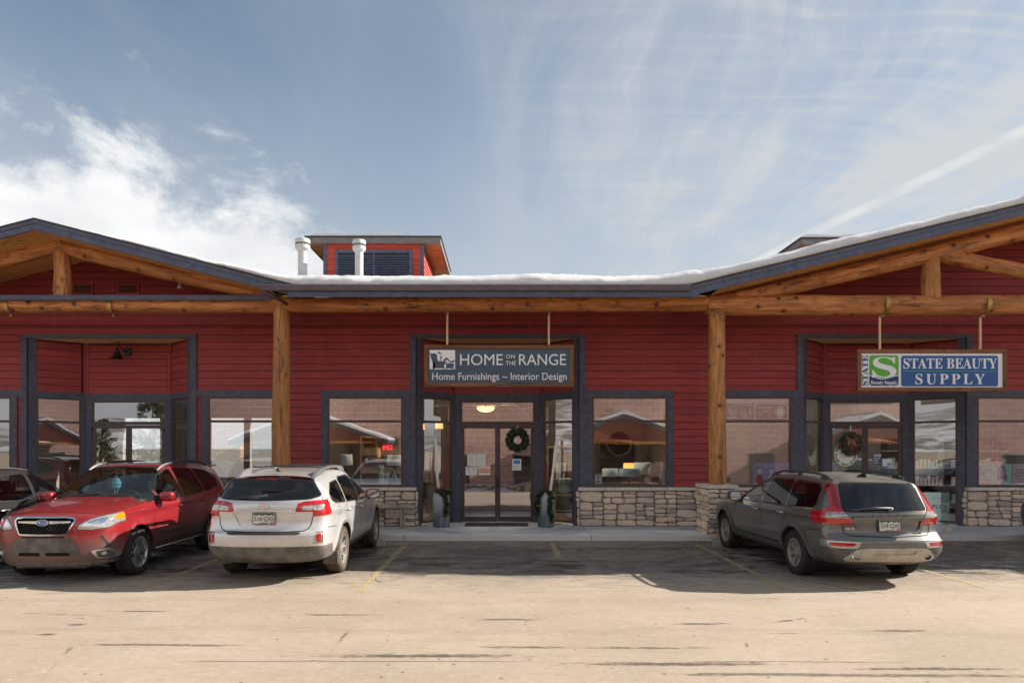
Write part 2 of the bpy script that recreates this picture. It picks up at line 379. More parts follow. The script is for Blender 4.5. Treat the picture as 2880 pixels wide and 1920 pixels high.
M_conc = mk_conc()

# ------------------------------------------------------------------ layout of the front
YW, YT, YF, YB, YP, YR = 15.90, 15.85, 15.86, 16.70, 14.60, 13.74      # siding, trim face, frame face, recess back, posts, rake
KERB_Y, WALK_Z = 14.27, .126
Z_CAP, Z_BAND0, Z_BAND1 = 1.03, 3.13, 3.275
Z_ATOP0, Z_ATOP1 = 4.49, 4.55
ALC = [-9.12, -.09, 8.91]; AH, BH = 1.90, 1.03                          # recess centres, half width at the front / at the back
POSTS = [-14.04, -4.71, 4.62, 13.95]
XL, XR = -15.2, 16.0
def gable_left(x):  return 6.566-.256*abs(x+9.39)
def gable_right(x): return 5.24+.2425*(10.1-abs(x-13.92))
def main_roof(y): return 5.19+.235*(y-YR)

# ground -----------------------------------------------------------
def ground_z(y):
    if y > 4: return 0.0
    t = min(1, (4-y)/17.0); return -1.6*(t*t*(3-2*t))
def mk_asphalt():
    m, nt, b = new_mat('dusty_asphalt'); L = nt.links; g = n_geo(nt); X, Y, Z = n_xyz(nt, g)
    big = n_noise(nt, g, .55, 5, .6); mid = n_noise(nt, g, 3.2, 6, .68); fine = n_noise(nt, g, 160, 2, .6)
    swirl = n_noise(nt, n_map(nt, g, (.8,2.6,1), rot=(0,0,.25)), 1.6, 6, .62, 1.6)
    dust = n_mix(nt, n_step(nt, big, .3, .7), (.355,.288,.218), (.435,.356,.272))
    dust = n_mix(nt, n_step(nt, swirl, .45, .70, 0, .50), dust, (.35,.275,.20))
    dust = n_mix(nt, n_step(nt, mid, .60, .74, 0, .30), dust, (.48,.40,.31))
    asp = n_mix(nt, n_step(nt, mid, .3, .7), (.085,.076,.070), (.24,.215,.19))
    # dust tone gives way to darker asphalt where cars stand, towards the kerb
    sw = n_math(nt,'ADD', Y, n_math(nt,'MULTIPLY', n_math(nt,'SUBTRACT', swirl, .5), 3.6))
    asp_mix = n_step(nt, sw, 9.2, 11.4, 0, .86)
    c = n_mix(nt, asp_mix, dust, asp)
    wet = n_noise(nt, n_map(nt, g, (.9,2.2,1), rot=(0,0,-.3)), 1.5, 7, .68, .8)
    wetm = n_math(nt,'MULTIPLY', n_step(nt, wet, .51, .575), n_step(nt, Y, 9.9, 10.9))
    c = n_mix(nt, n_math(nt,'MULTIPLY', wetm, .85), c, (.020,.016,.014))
    # worn streaks and patches in the drive lane
    nz = n_noise(nt, n_map(nt, g, (5,26,1)), 1, 5, .7)
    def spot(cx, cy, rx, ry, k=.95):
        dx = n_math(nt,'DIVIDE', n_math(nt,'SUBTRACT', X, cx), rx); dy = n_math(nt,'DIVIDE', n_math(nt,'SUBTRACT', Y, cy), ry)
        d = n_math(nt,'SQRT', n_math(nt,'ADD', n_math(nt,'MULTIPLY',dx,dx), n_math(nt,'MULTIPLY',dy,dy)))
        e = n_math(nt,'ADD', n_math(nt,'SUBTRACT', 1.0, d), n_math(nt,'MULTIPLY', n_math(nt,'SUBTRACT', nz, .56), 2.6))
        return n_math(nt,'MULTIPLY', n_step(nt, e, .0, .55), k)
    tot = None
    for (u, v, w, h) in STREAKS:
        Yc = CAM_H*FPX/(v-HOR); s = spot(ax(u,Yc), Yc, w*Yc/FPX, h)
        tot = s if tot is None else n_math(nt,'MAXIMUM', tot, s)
    # two long rubber / seam lines near the camera
    ln = n_noise(nt, n_map(nt, g, (.7,0,0)), 1, 4, .6)
    for (y0, slope, wd, amp) in ((6.68,-.020,.075,.85),(6.23,-.004,.022,.9),(5.90,-.014,.085,.85)):
        d = n_math(nt,'ABSOLUTE', n_math(nt,'SUBTRACT', n_math(nt,'ADD', Y, n_math(nt,'MULTIPLY', X, -slope)), n_math(nt,'ADD', y0, n_math(nt,'MULTIPLY', n_math(nt,'SUBTRACT',ln,.5), .10))))
        gate = n_step(nt, n_noise(nt, n_map(nt, g, (.28,.02,0), loc=(y0*3.7,0,0)), 1, 3, .6), .40, .58, 0 if wd > .03 else .35, 1)
        e = n_math(nt,'MULTIPLY', gate, n_step(nt, d, wd, wd*.2)); e = n_math(nt,'ADD', e, n_math(nt,'MULTIPLY', n_math(nt,'SUBTRACT', nz, .60), 1.7 if wd > .03 else .8))
        tot = n_math(nt,'MAXIMUM', tot, n_math(nt,'MULTIPLY', n_step(nt, e, .35, .9), amp))
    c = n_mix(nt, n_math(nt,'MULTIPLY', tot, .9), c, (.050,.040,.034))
    # pale tyre-polished lanes, pebbles and oil spots
    for (yl, wl, kl) in ((7.25,.16,.30),(8.75,.18,.28),(9.25,.12,.2)):
        dl = n_math(nt,'ABSOLUTE', n_math(nt,'SUBTRACT', n_math(nt,'ADD', Y, n_math(nt,'MULTIPLY', n_math(nt,'SUBTRACT', n_noise(nt, n_map(nt,g,(.25,0,0),loc=(yl,0,0)),1,2,.5), .5), 1.2)), yl))
        c = n_mix(nt, n_math(nt,'MULTIPLY', n_step(nt, dl, wl, wl*.3), n_math(nt,'MULTIPLY', n_step(nt, n_noise(nt, n_map(nt,g,(2.2,22,1)),1,4,.65), .38, .62), kl)), c, (.21,.165,.125))
    pv = NN(nt,'ShaderNodeTexVoronoi'); L.new(g, pv.inputs['Vector']); pv.inputs['Scale'].default_value = 7.0; pr = n_xyz(nt, pv.outputs['Color'])[0]
    c = n_mix(nt, n_math(nt,'MULTIPLY', n_step(nt, pv.outputs['Distance'], .17, .08), n_step(nt, pr, .80, .84, 0, .75)), c, (.085,.068,.055))
    c = n_mix(nt, n_math(nt,'MULTIPLY', n_step(nt, pv.outputs['Distance'], .13, .06), n_step(nt, pr, .10, .06, 0, .7)), c, (.62,.55,.46))
    mot = n_noise(nt, n_map(nt, g, (1,1.5,1)), 11, 7, .78, .2); c = n_mix(nt, n_step(nt, mot, .52, .68, 0, .42), c, (.235,.185,.14)); c = n_mix(nt, n_step(nt, mot, .47, .34, 0, .36), c, (.60,.50,.39))
    blot = n_noise(nt, n_map(nt, g, (1,1.6,1), loc=(5.1,2.2,0)), 2.4, 7, .72, .3); c = n_mix(nt, n_step(nt, blot, .60, .70, 0, .38), c, (.20,.155,.115)); c = n_mix(nt, n_step(nt, blot, .40, .30, 0, .32), c, (.56,.47,.37))
    # a few cracks
    v = NN(nt,'ShaderNodeTexVoronoi', feature='DISTANCE_TO_EDGE'); L.new(n_map(nt, g, (.22,.30,1), loc=(.3,.1,0)), v.inputs['Vector']); v.inputs['Scale'].default_value = 1
    dn = n_noise(nt, g, 7, 4, .6)
    cr = n_math(nt,'MULTIPLY', n_step(nt, n_math(nt,'ADD', v.outputs['Distance'], n_math(nt,'MULTIPLY', n_math(nt,'SUBTRACT',dn,.5), .02)), .0035, .0012), n_step(nt, n_noise(nt, g, .8, 2, .5), .52, .62))
    c = n_mix(nt, n_math(nt,'MULTIPLY', cr, .7), c, (.06,.05,.042))
    L.new(c, b.inputs['Base Color'])
    L.new(n_mix(nt, wetm, (.93,.93,.93), (.34,.34,.34)), b.inputs['Roughness']); b.inputs['Specular IOR Level'].default_value = .35
    grit = n_noise(nt, g, 55, 3, .75); c = n_mix(nt, n_step(nt, grit, .55, .75, 0, .35), c, (.62,.54,.44)); c = n_mix(nt, n_step(nt, grit, .42, .28, 0, .40), c, (.16,.125,.095)); L.new(c, b.inputs['Base Color'])
    h = n_math(nt,'ADD', n_math(nt,'MULTIPLY', fine, .6), n_math(nt,'MULTIPLY', n_noise(nt, g, 45, 3, .6), .8)); n_bump(nt, b, h, .55, .006); return m
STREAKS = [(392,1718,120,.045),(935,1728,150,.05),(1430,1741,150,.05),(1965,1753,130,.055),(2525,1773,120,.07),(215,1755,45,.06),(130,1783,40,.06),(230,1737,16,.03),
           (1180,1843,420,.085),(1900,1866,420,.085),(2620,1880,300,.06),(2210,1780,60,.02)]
M_asphalt = mk_asphalt()
def build_ground():
    mb = MB(); xs = [-900,-120,-60,-30]+[x for x in range(-24,25,3)]+[30,60,120,900]; ys = [-900,-200,-60,-30]+[-16+2*i for i in range(0,12)]+[10,14,40,120,900]
    for y in ys:
        for x in xs: mb.v.append((x, y, ground_z(y)))
    n = len(xs)
    for j in range(len(ys)-1):
        for i in range(n-1): mb.f.append((j*n+i, j*n+i+1, (j+1)*n+i+1, (j+1)*n+i)); mb.fm.append(0)
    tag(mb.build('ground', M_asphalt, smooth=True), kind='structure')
    # sidewalk slabs with joints
    js = [XL, -9.80, -5.88, -2.04, 1.88, 5.72, 9.62, 13.5, 17.5]
    sw = empty('sidewalk'); tag(sw, kind='structure')
    for a, b2 in zip(js[:-1], js[1:]):
        q = MB().bbox(a+.004, b2-.004, KERB_Y, YW+.3, -.08, WALK_Z, .012); q.build('slab', M_conc, sw)
    for cx in ALC:
        MB().prism([(cx-AH-.1,YW+.304),(cx+AH+.1,YW+.304),(cx+BH+.2,YB+.2),(cx-BH-.2,YB+.2)], lambda a,b,h:(a,b,h), -.08, WALK_Z).build('slab', M_conc, sw)
    # stall lines, worn yellow paint
    m, nt, b = new_mat('worn_yellow_paint'); g = n_geo(nt); f = n_noise(nt, g, 9, 6, .7); L = nt.links
    c = n_mix(nt, n_step(nt, f, .3, .7), (.52,.39,.18), (.62,.50,.30)); f3 = n_noise(nt, g, 28, 5, .75)
    L.new(c, b.inputs['Base Color']); b.inputs['Roughness'].default_value = .9
    al = n_math(nt,'MULTIPLY', n_step(nt, f3, .38, .56, .10, .80), n_step(nt, n_noise(nt, g, 1.6, 4, .6), .28, .46, .30, 1)); L.new(al, b.inputs['Alpha'])
    for x, y0, y1 in ((-7.86,9.5,13.7),(-4.96,9.45,13.7),(-1.93,9.25,13.62),(1.03,12.2,13.95),(3.93,9.4,13.75),(6.72,9.4,13.7),(9.49,9.6,13.75)):
        mb = MB(); k = 8
        for i in range(k):
            ya, yb = y0+(y1-y0)*i/k, y0+(y1-y0)*(i+1)/k; mb.add([(x-.05,ya,.004),(x+.05,ya,.004),(x+.05,yb,.004),(x-.05,yb,.004)],[(0,1,2,3)])
        tag(mb.build('parking_line', m), kind='structure')
    # thin ice and old snow left in the stalls
    m, nt, b = new_mat('slush'); g = n_geo(nt); f = n_noise(nt, n_map(nt, g, (1.6,7,1), rot=(0,0,.12)), 1.3, 7, .7, .8); L = nt.links
    b.inputs['Base Color'].default_value = (.62,.64,.68,1); b.inputs['Roughness'].default_value = .35
    tc = NN(nt,'ShaderNodeTexCoord').outputs['Generated']; x_, y_, _ = n_xyz(nt, tc)
    ed = n_math(nt,'MULTIPLY', n_math(nt,'MULTIPLY', n_step(nt,x_,0,.25), n_step(nt,x_,1,.75)), n_math(nt,'MULTIPLY', n_step(nt,y_,0,.3), n_step(nt,y_,1,.7)))
    L.new(n_math(nt,'MULTIPLY', n_step(nt, n_math(nt,'MULTIPLY',f,n_math(nt,'ADD',n_math(nt,'MULTIPLY',ed,.6),.4)), .50, .60), .85), b.inputs['Alpha'])
    for cx, cy_, sx, sy in ((-7.9,11.4,1.6,1.5),(-7.2,9.9,1.4,.8),(6.9,11.9,.8,.7),(7.1,13.1,1.0,.6),(7.9,11.4,1.4,.6),(4.9,13.6,.6,.25)):
        mb = MB(); mb.add([(cx-sx,cy_-sy,.008),(cx+sx,cy_-sy,.008),(cx+sx,cy_+sy,.008),(cx-sx,cy_+sy,.008)],[(0,1,2,3)]); tag(mb.build('slush_patch', m), kind='structure')
build_ground()

# ------------------------------------------------------------------ the building
BLD = empty('shop_building', (0, YW, 0)); BLD.location = (0,0,0)
tag(BLD, 'red lap-sided shop building with log posts, dark trim and stone base', 'building')
rng = random.Random(7)

# lap siding: one shared wedge, one object per board
wd = MB(); wd.add([(-.5,0,0),(.5,0,0),(.5,-.030,.0),(-.5,-.030,.0),(-.5,0,1),(.5,0,1),(.5,-.008,1),(-.5,-.008,1)],
    [(0,3,2,1)[::-1],(4,7,6,5)[::-1],(3,7,6,2)[::-1],(0,1,5,4)[::-1],(1,2,6,5)[::-1],(0,4,7,3)[::-1]])
ME_BOARD = wd.mesh('siding_board', M_red)
ME_BOARD2 = wd.mesh('siding_board', M_red_lit)
def boards_on(parent, origin, ang, x0, x1, z0, z1, holes=(), row=.1686, top=None, me=None, joints=True, jx=3.66):
    """lap boards on a vertical wall plane: local s along the wall from origin, outward normal = -Y rotated by ang"""
    ca, sa = math.cos(ang), math.sin(ang); z = z0
    while z < z1-.02:
        h = min(row, z1-z)-.009; iv = [(x0, x1)]
        if top:
            xs = [x0+(x1-x0)*i/240 for i in range(241)]; ok = [x for x in xs if top(x) > z+.01]
            if not ok: break
            iv = []; st = pr = ok[0]
            for x in ok[1:]:
                if x-pr > (x1-x0)/240*1.5: iv.append((st,pr)); st = x
                pr = x
            iv.append((st,pr))
        for (a,b,c,d) in holes:
            if z+h*.5 > c and z+h*.5 < d:
                nv = []
                for p,q in iv:
                    if b <= p or a >= q: nv.append((p,q)); continue
                    if a > p: nv.append((p,a))
                    if b < q: nv.append((b,q))
                iv = nv
        for p,q in iv:
            if q-p < .03: continue
            cuts = [p]
            if joints and q-p > jx:
                cuts += sorted(p+(k+rng.uniform(.15,.85))*(q-p)/int((q-p)/2.6+1) for k in range(int((q-p)/2.6+1)))
            cuts.append(q)
            for a,b in zip(cuts[:-1],cuts[1:]):
                m_ = (a+b)/2; L_ = b-a-.005
                link('siding_board', me or ME_BOARD, parent, (origin[0]+m_*ca, origin[1]+m_*sa, z), (0,0,ang), (L_,1,h))
        z += row
holes = []
WIN = []       # (x0, x1) of glazing rough openings incl. frame
for u0, u1 in ((-150,31),(582,777),(920,1133),(1665,1878),(2036,2228),(2748,2960)):
    WIN.append((ax(u0,YT), ax(u1,YT)))
TR = .135
for i,(a,b) in enumerate(WIN):
    holes.append((a-TR, b+TR, 0, Z_BAND1))
for cx in ALC: holes.append((cx-AH-.14, cx+AH+.14, 0, Z_ATOP1))
wall = MB().box(XL,XR,YW+.003,YW+.20,4.55,5.42)
for (a,b) in zip([XL]+[c+AH for c in ALC],[c-AH for c in ALC]+[XR]):
    ws = [w for w in WIN if w[0] > a-2 and w[1] < b+2 and w[1] > a and w[0] < b]; p = a
    for w in ws:
        if w[0] > p: wall.box(p, w[0], YW+.003, YW+.20, WALK_Z-.1, 4.549)
        wall.box(w[0], w[1], YW+.003, YW+.20, WALK_Z-.1, 1.05); wall.box(w[0], w[1], YW+.003, YW+.20, 3.13, 4.549); p = w[1]
    if p < b: wall.box(p, b, YW+.003, YW+.20, WALK_Z-.1, 4.549)
M_behind = pbr('shadow_gap_backing', (.05,.012,.012), .95, var=.1)  # dark colour stands in for the shade under each lap
WALL = wall.build('front_wall', M_behind, BLD)
def roof_under(x):
    t = 5.19+.235*(YW-YR)-.30
    if -14 < x < -4.4: t = max(t, gable_left(x)-.25)
    if x > 3.9: t = max(t, gable_right(x)-.25)
    return t
boards_on(WALL, (0,YW,0), 0, XL, XR, Z_CAP+.005, 4.80, holes)
boards_on(WALL, (0,YW,0), 0, -14.0, -4.6, 4.86, 6.5, (), top=lambda x: max(gable_left(x)-.24, 5.25))
boards_on(WALL, (0,YW,0), 0, 4.3, XR, 4.86, 7.6, (), top=lambda x: max(gable_right(x)-.24, 5.25))
boards_on(WALL, (0,YW,0), 0, -4.599, 4.299, 4.86, 5.35, ())
MB().bbox(XL,XR,YW-.05,YW+.002,4.80,4.855,.006).build('frieze_board', M_red, WALL)
gw = MB()    # wall behind the gables
gw.prism([(-14.0,5.0)]+[(x,gable_left(x)-.24) for x in (-14,-9.39,-4.4)]+[(-4.4,5.0)], lambda a,b,h:(a,h,b), YW+.004, YW+.1); gw.build('gable_wall', M_behind, BLD); gw = MB()
gw.prism([(4.0,5.0)]+[(x,gable_right(x)-.24) for x in (4.0,13.92,XR)]+[(XR,5.0)], lambda a,b,h:(a,h,b), YW+.004, YW+.1)
gw.build('gable_wall', M_behind, BLD)

# stone base: one object per stone --------------------------------
def stone_mesh(w, h, r):
    n = 14; pts = []
    for i in range(n):                                   # a rounded, uneven rectangle
        t = (i+.5)/n*4; s, f = int(t), t-int(t); e = -1+2*f
        p = [(e,-1),(1,e),(-e,1),(-1,-e)][s]; cr = .90+.10*(1-min(abs(p[0]),abs(p[1])))+r.uniform(-.05,.04)
        pts.append((p[0]*w/2*cr*min(1.02,1+r.uniform(-.07,.03)), p[1]*h/2*(cr+.03)*min(1.03,1+r.uniform(-.10,.03))))
    d = r.uniform(.035,.070); vs = [(a,.02,b) for a,b in pts]+[(a*1.0,-d*.45,b*1.0) for a,b in pts]+[(a*.93+r.uniform(-.005,.005),-d*.92+r.uniform(-.008,.008),b*.88+r.uniform(-.005,.005)) for a,b in pts]
    vs += [(a*.5,-d+r.uniform(-.012,.012),b*.48) for a,b in pts]+[(r.uniform(-.1,.1)*w,-d+r.uniform(-.012,.004),0)]
    fs = []
    for k in range(3): fs += [(k*n+i,k*n+(i+1)%n,(k+1)*n+(i+1)%n,(k+1)*n+i) for i in range(n)]
    fs += [(3*n+i,3*n+(i+1)%n,4*n) for i in range(n)]
    me = bpy.data.meshes.new('stone'); me.from_pydata(vs,[],fs); me.materials.append(M_stone)
    me.polygons.foreach_set('use_smooth',[True]*len(fs)); me.set_sharp_from_angle(angle=math.radians(38)); me.update(); return me
def split_rect(x0,x1,z0,z1,r,out):
    w,h = x1-x0, z1-z0
    if h > .27 or (h > .15 and r.random() < .55 and w < .7):
        k = z0+h*r.uniform(.36,.64)
        if w > .9 and r.random() < .75: pass
        else: split_rect(x0,x1,z0,k,r,out); split_rect(x0,x1,k,z1,r,out); return
    if w > r.uniform(.34,.72) or w > 4.6*h:
        k = x0+w*r.uniform(.36,.64); split_rect(x0,k,z0,z1,r,out); split_rect(k,x1,z0,z1,r,out); return
    if h > .29:
        k = z0+h*r.uniform(.35,.65); split_rect(x0,x1,z0,k,r,out); split_rect(x0,x1,k,z1,r,out); return
    out.append((x0,x1,z0,z1))
def stones(parent, origin, ang, x0, x1, z0, z1, seed):
    r = random.Random(seed); rects = []; x = x0
    split_rect(x0,x1,z0,z1,r,rects); ca, sa = math.cos(ang), math.sin(ang)
    for a,b,c,d in rects:
        me = stone_mesh(b-a-.010, d-c-.010, r); m_ = (a+b)/2
        link('stone', me, parent, (origin[0]+m_*ca, origin[1]+m_*sa, (c+d)/2), (0, r.uniform(-.05,.05), ang))
YS = YW-.045
segs = [(XL, ALC[0]-AH), (ALC[0]+AH, ALC[1]-AH), (ALC[1]+AH, ALC[2]-AH), (ALC[2]+AH, XR)]
for i,(a,b) in enumerate(segs):
    base = MB().box(a, b, YS, YW+.0025, WALK_Z-.05, Z_CAP-.076).build('stone_wainscot', M_mortar, BLD)
    p = POSTS[i] if i else -99
    stones(base, (0,YS,0), 0, a, b, WALK_Z+.004, Z_CAP-.085, 11+i)
    for e, sgn in ((a,1),(b,-1)):           # stone returns into the recess
        if abs(e) < 14: stones(base, (e,YS,0), (-PI/2 if sgn == 1 else PI/2), (-.14 if sgn==1 else 0.0), (0.0 if sgn==1 else .14), WALK_Z+.01, Z_CAP-.085, 31+i)
    x = a-.03
    while x < b+.02:
        l = min(rng.uniform(.75,1.1), b+.03-x)
        if b+.03-x-l < .2: l = b+.03-x
        MB().bbox(x+.002,x+l-.002,YS-.10,YW-.004,Z_CAP-.075,Z_CAP,.012).build('cap_stone', M_cap, BLD); x += l
def piers():
    for i, px in enumerate(POSTS):
        c = MB(); w0, w1 = .62, .54
        y0, y1 = KERB_Y+.02, KERB_Y+.80
        c.add([(px-w0/2,y0,-.05),(px+w0/2,y0,-.05),(px+w0/2,y1,-.05),(px-w0/2,y1,-.05),(px-w1/2,y0+.03,1.09),(px+w1/2,y0+.03,1.09),(px+w1/2,y1-.03,1.09),(px-w1/2,y1-.03,1.09)],
              [(0,3,2,1),(4,5,6,7),(0,1,5,4),(1,2,6,5),(2,3,7,6),(3,0,4,7)])
        o = c.build('stone_pier', M_mortar, BLD)
        stones(o, (px,y0+.012,0), 0, -.30, .30, .0, 1.08, 51+i)
        stones(o, (px-w0/2+.03,y0,0), -PI/2, -.78, 0, .0, 1.08, 61+i); stones(o, (px+w0/2-.03,y0,0), PI/2, .0, .78, .0, 1.08, 71+i)
        MB().bbox(px-.33,px+.33,y0-.06,y1+.04,1.09,1.165,.014).build('cap_stone', M_cap, o)
piers()

# trim, windows, doors --------------------------------------------
def plane_fn(org, ang):
    ca, sa = math.cos(ang), math.sin(ang)            # local (s along wall, n outwards, z)
    return lambda s,n,z: (org[0]+s*ca+n*sa, org[1]+s*sa-n*ca, z)
def fbox(mb, fn, s0,s1,n0,n1,z0,z1):
    mb.add([fn(s0,n0,z0),fn(s1,n0,z0),fn(s1,n1,z0),fn(s0,n1,z0),fn(s0,n0,z1),fn(s1,n0,z1),fn(s1,n1,z1),fn(s0,n1,z1)],
           [(0,1,2,3),(4,7,6,5),(0,4,5,1),(1,5,6,2),(2,6,7,3),(3,7,4,0)]); return mb
def trim(fn, s0,s1,z0,z1,n0=0.0,n1=.05,name='trim_board',m=None,parent=None):
    return fbox(MB(), fn, s0,s1,n0,n1,z0,z1).build(name, m or M_trim, parent or BLD)
def window(fn, s0,s1,z0,z1,zt,name='window',m=M_alum,fw=.045,deep=.06,glass=None,n=0.0):
    mb = MB()
    fbox(mb,fn,s0,s0+fw,n-deep,n+.012,z0,z1); fbox(mb,fn,s1-fw,s1,n-deep,n+.012,z0,z1)
    fbox(mb,fn,s0+fw,s1-fw,n-deep,n+.011,z0,z0+fw); fbox(mb,fn,s0+fw,s1-fw,n-deep,n+.011,z1-fw,z1)
    if zt: fbox(mb,fn,s0+fw,s1-fw,n-deep,n+.010,zt-.028,zt+.028)
    o = mb.build(name, m, BLD)
    zz = [(z0+fw,(zt-.028) if zt else z1-fw)]+([(zt+.028,z1-fw)] if zt else [])
    for a,b in zz:
        q = MB(); q.add([fn(s0+fw,n-.022,a),fn(s1-fw,n-.022,a),fn(s1-fw,n-.022,b),fn(s0+fw,n-.022,b)],[(0,1,2,3)]); q.build('pane', glass or M_glass, o)
    return o
F0 = plane_fn((0,YW,0), 0)
ZT = 2.56
for i,(a,b) in enumerate(WIN):
    near_l = any(abs(a-(c+AH)) < .5 for c in ALC); near_r = any(abs(b-(c-AH)) < .5 for c in ALC)
    window(F0, a, b, Z_CAP+.012, Z_BAND0, ZT, n=.035)
    la = a-TR if not near_l else max(c+AH for c in ALC if c+AH < a)
    rb = b+TR if not near_r else min(c-AH for c in ALC if c-AH > b)
    if i == 1: la = a-TR
    if i == 0: rb = b+TR
    trim(F0, la, a-.001, Z_CAP+.003, Z_BAND0-.001); trim(F0, b+.001, rb, Z_CAP+.003, Z_BAND0-.001)
    b0 = la; b1 = rb
    if i == 1: b0 = ALC[0]+AH
    if i == 0: b1 = ALC[0]-AH
    trim(F0, b0, b1, Z_BAND0, Z_BAND1, 0, .058)
def recess(cx, k):
    e0, e1 = cx-AH, cx+AH
    # outer casing of the opening
    trim(F0, e0-.14, e0, Z_BAND1+.001, Z_ATOP1-.061, 0,.056); trim(F0, e1, e1+.14, Z_BAND1+.001, Z_ATOP1-.061, 0,.056)
    trim(F0, e0-.14, e1+.14, Z_ATOP1-.06, Z_ATOP1+.02, 0,.062)
    if k == 0: trim(F0, e0-.14, e0, Z_CAP+.003, Z_BAND0-.001, 0,.056); trim(F0, e1, e1+.14, Z_CAP+.003, Z_BAND0-.001, 0,.056)
    # ceiling
    o = MB(); o.prism([(e0,YW-.001),(e1,YW-.001),(cx+BH,YB+.1),(cx-BH,YB+.1)], lambda a,b,h:(a,b,h), Z_ATOP0, Z_ATOP0+.05); o.build('recess_ceiling', M_soffit_lit, BLD)
    # splayed sides and back
    dx, dy = AH-BH, YB-YW; ln = math.hypot(dx,dy); an = math.atan2(dy,dx)
    for side in (0,1):
        org, ang = ((e0,YW,0), an) if side == 0 else ((cx+BH,YB,0), -an)
        fn = plane_fn(org, ang)
        w = MB(); fbox(w, fn, 0, ln, -.12, -.006, Z_BAND0, Z_ATOP0); sw = w.build('recess_wall', M_behind, BLD)
        fr, bk = (0, ln) if side == 0 else (ln, 0)
        t0, t1 = (0.0,.16), (ln-.11,ln)
        a0, a1 = (t0,t1) if side == 0 else ((0,.11),(ln-.16,ln))
        boards_on(sw, org, ang, a0[1], a1[0], Z_BAND1, Z_ATOP0-.01, ())
        top = Z_ATOP0-.001
        fs = a0 if side == 0 else a1; bs = a1 if side == 0 else a0
        trim(fn, fs[0], fs[1], WALK_Z, Z_BAND0-.001, -.1, .02); trim(fn, fs[0], fs[1], Z_BAND1+.001, top, -.005, .03)
        trim(fn, bs[0], bs[1], WALK_Z, Z_BAND0-.001, -.1, .02); 
        trim(fn, bs[0]+(.04 if side==0 else 0), bs[1]-(0 if side==0 else .04), Z_BAND1+.001, top, -.005, .022, m=M_red)
        trim(fn, 0, ln, Z_BAND0, Z_BAND1, -.004, .030)
        window(fn, a0[1]+.002, a1[0]-.002, WALK_Z+.06, Z_BAND0-.002, ZT, 'side_light', fw=.035)
    fb = plane_fn((cx-BH,YB,0), 0); w2 = 2*BH
    w = MB(); fbox(w, fb, 0, w2, -.12, -.006, Z_BAND0, Z_ATOP0); sw = w.build('recess_wall', M_behind, BLD)
    boards_on(sw, (cx-BH,YB,0), 0, .07, w2-.07, Z_BAND1, Z_ATOP0-.01, ())
    trim(fb, 0, .066, Z_BAND1+.001, Z_ATOP0-.001, -.005,.022, m=M_red); trim(fb, w2-.066, w2, Z_BAND1+.001, Z_ATOP0-.001, -.005,.022, m=M_red)
    trim(fb, 0.0, w2, Z_BAND0-.04, Z_BAND1, -.004, .028)
    trim(fb, 0, .125, WALK_Z, Z_BAND0-.041, -.10, .016); trim(fb, w2-.125, w2, WALK_Z, Z_BAND0-.041, -.10, .016)
    d0, d1 = .126, w2-.126
    window(fb, d0, d1, 2.545, Z_BAND0-.042, None, 'transom_window', fw=.04)
    # two glazed leaves
    mid = (d0+d1)/2
    fr = MB(); fbox(fr,fb,d0,d0+.03,-.06,.008,WALK_Z,2.5445); fbox(fr,fb,d1-.03,d1,-.06,.008,WALK_Z,2.5445); fbox(fr,fb,d0+.03,d1-.03,-.06,.008,2.505,2.5445)
    fr.build('door_frame', M_alum, BLD)
    for s0,s1,hs in ((d0+.033,mid-.003,1),(mid+.003,d1-.033,-1)):
        z0,z1 = WALK_Z+.012, 2.50; st,tr,br = .062,.085,.125
        q = MB(); fbox(q,fb,s0,s0+st,-.045,0,z0,z1); fbox(q,fb,s1-st,s1,-.045,0,z0,z1); fbox(q,fb,s0+st,s1-st,-.045,-.001,z0,z0+br); fbox(q,fb,s0+st,s1-st,-.045,-.001,z1-tr,z1)
        dr = q.build('door', M_alum, BLD)
        g = MB(); g.add([fb(s0+st,-.022,z0+br),fb(s1-st,-.022,z0+br),fb(s1-st,-.022,z1-tr),fb(s0+st,-.022,z1-tr)],[(0,1,2,3)]); g.build('pane', M_glass_d, dr)
        hx = s1-.03 if hs == 1 else s0+.03
        h = MB(); h.tube([fb(hx,0,.98),fb(hx,.055,.98),fb(hx,.065,1.0),fb(hx,.065,1.22),fb(hx,.055,1.24),fb(hx,0,1.24)], .011, 8)
        h.build('door_handle', M_black, dr, smooth=True)
        hg = MB(); e = s0-.004 if hs == 1 else s1+.004
        for hz in (.35,1.3,2.38): hg.tube([fb(e,.010,hz-.05),fb(e,.010,hz+.05)], .012, 8)
        hg.build('hinge', M_black, dr)
for k,cx in enumerate(ALC): recess(cx, k)

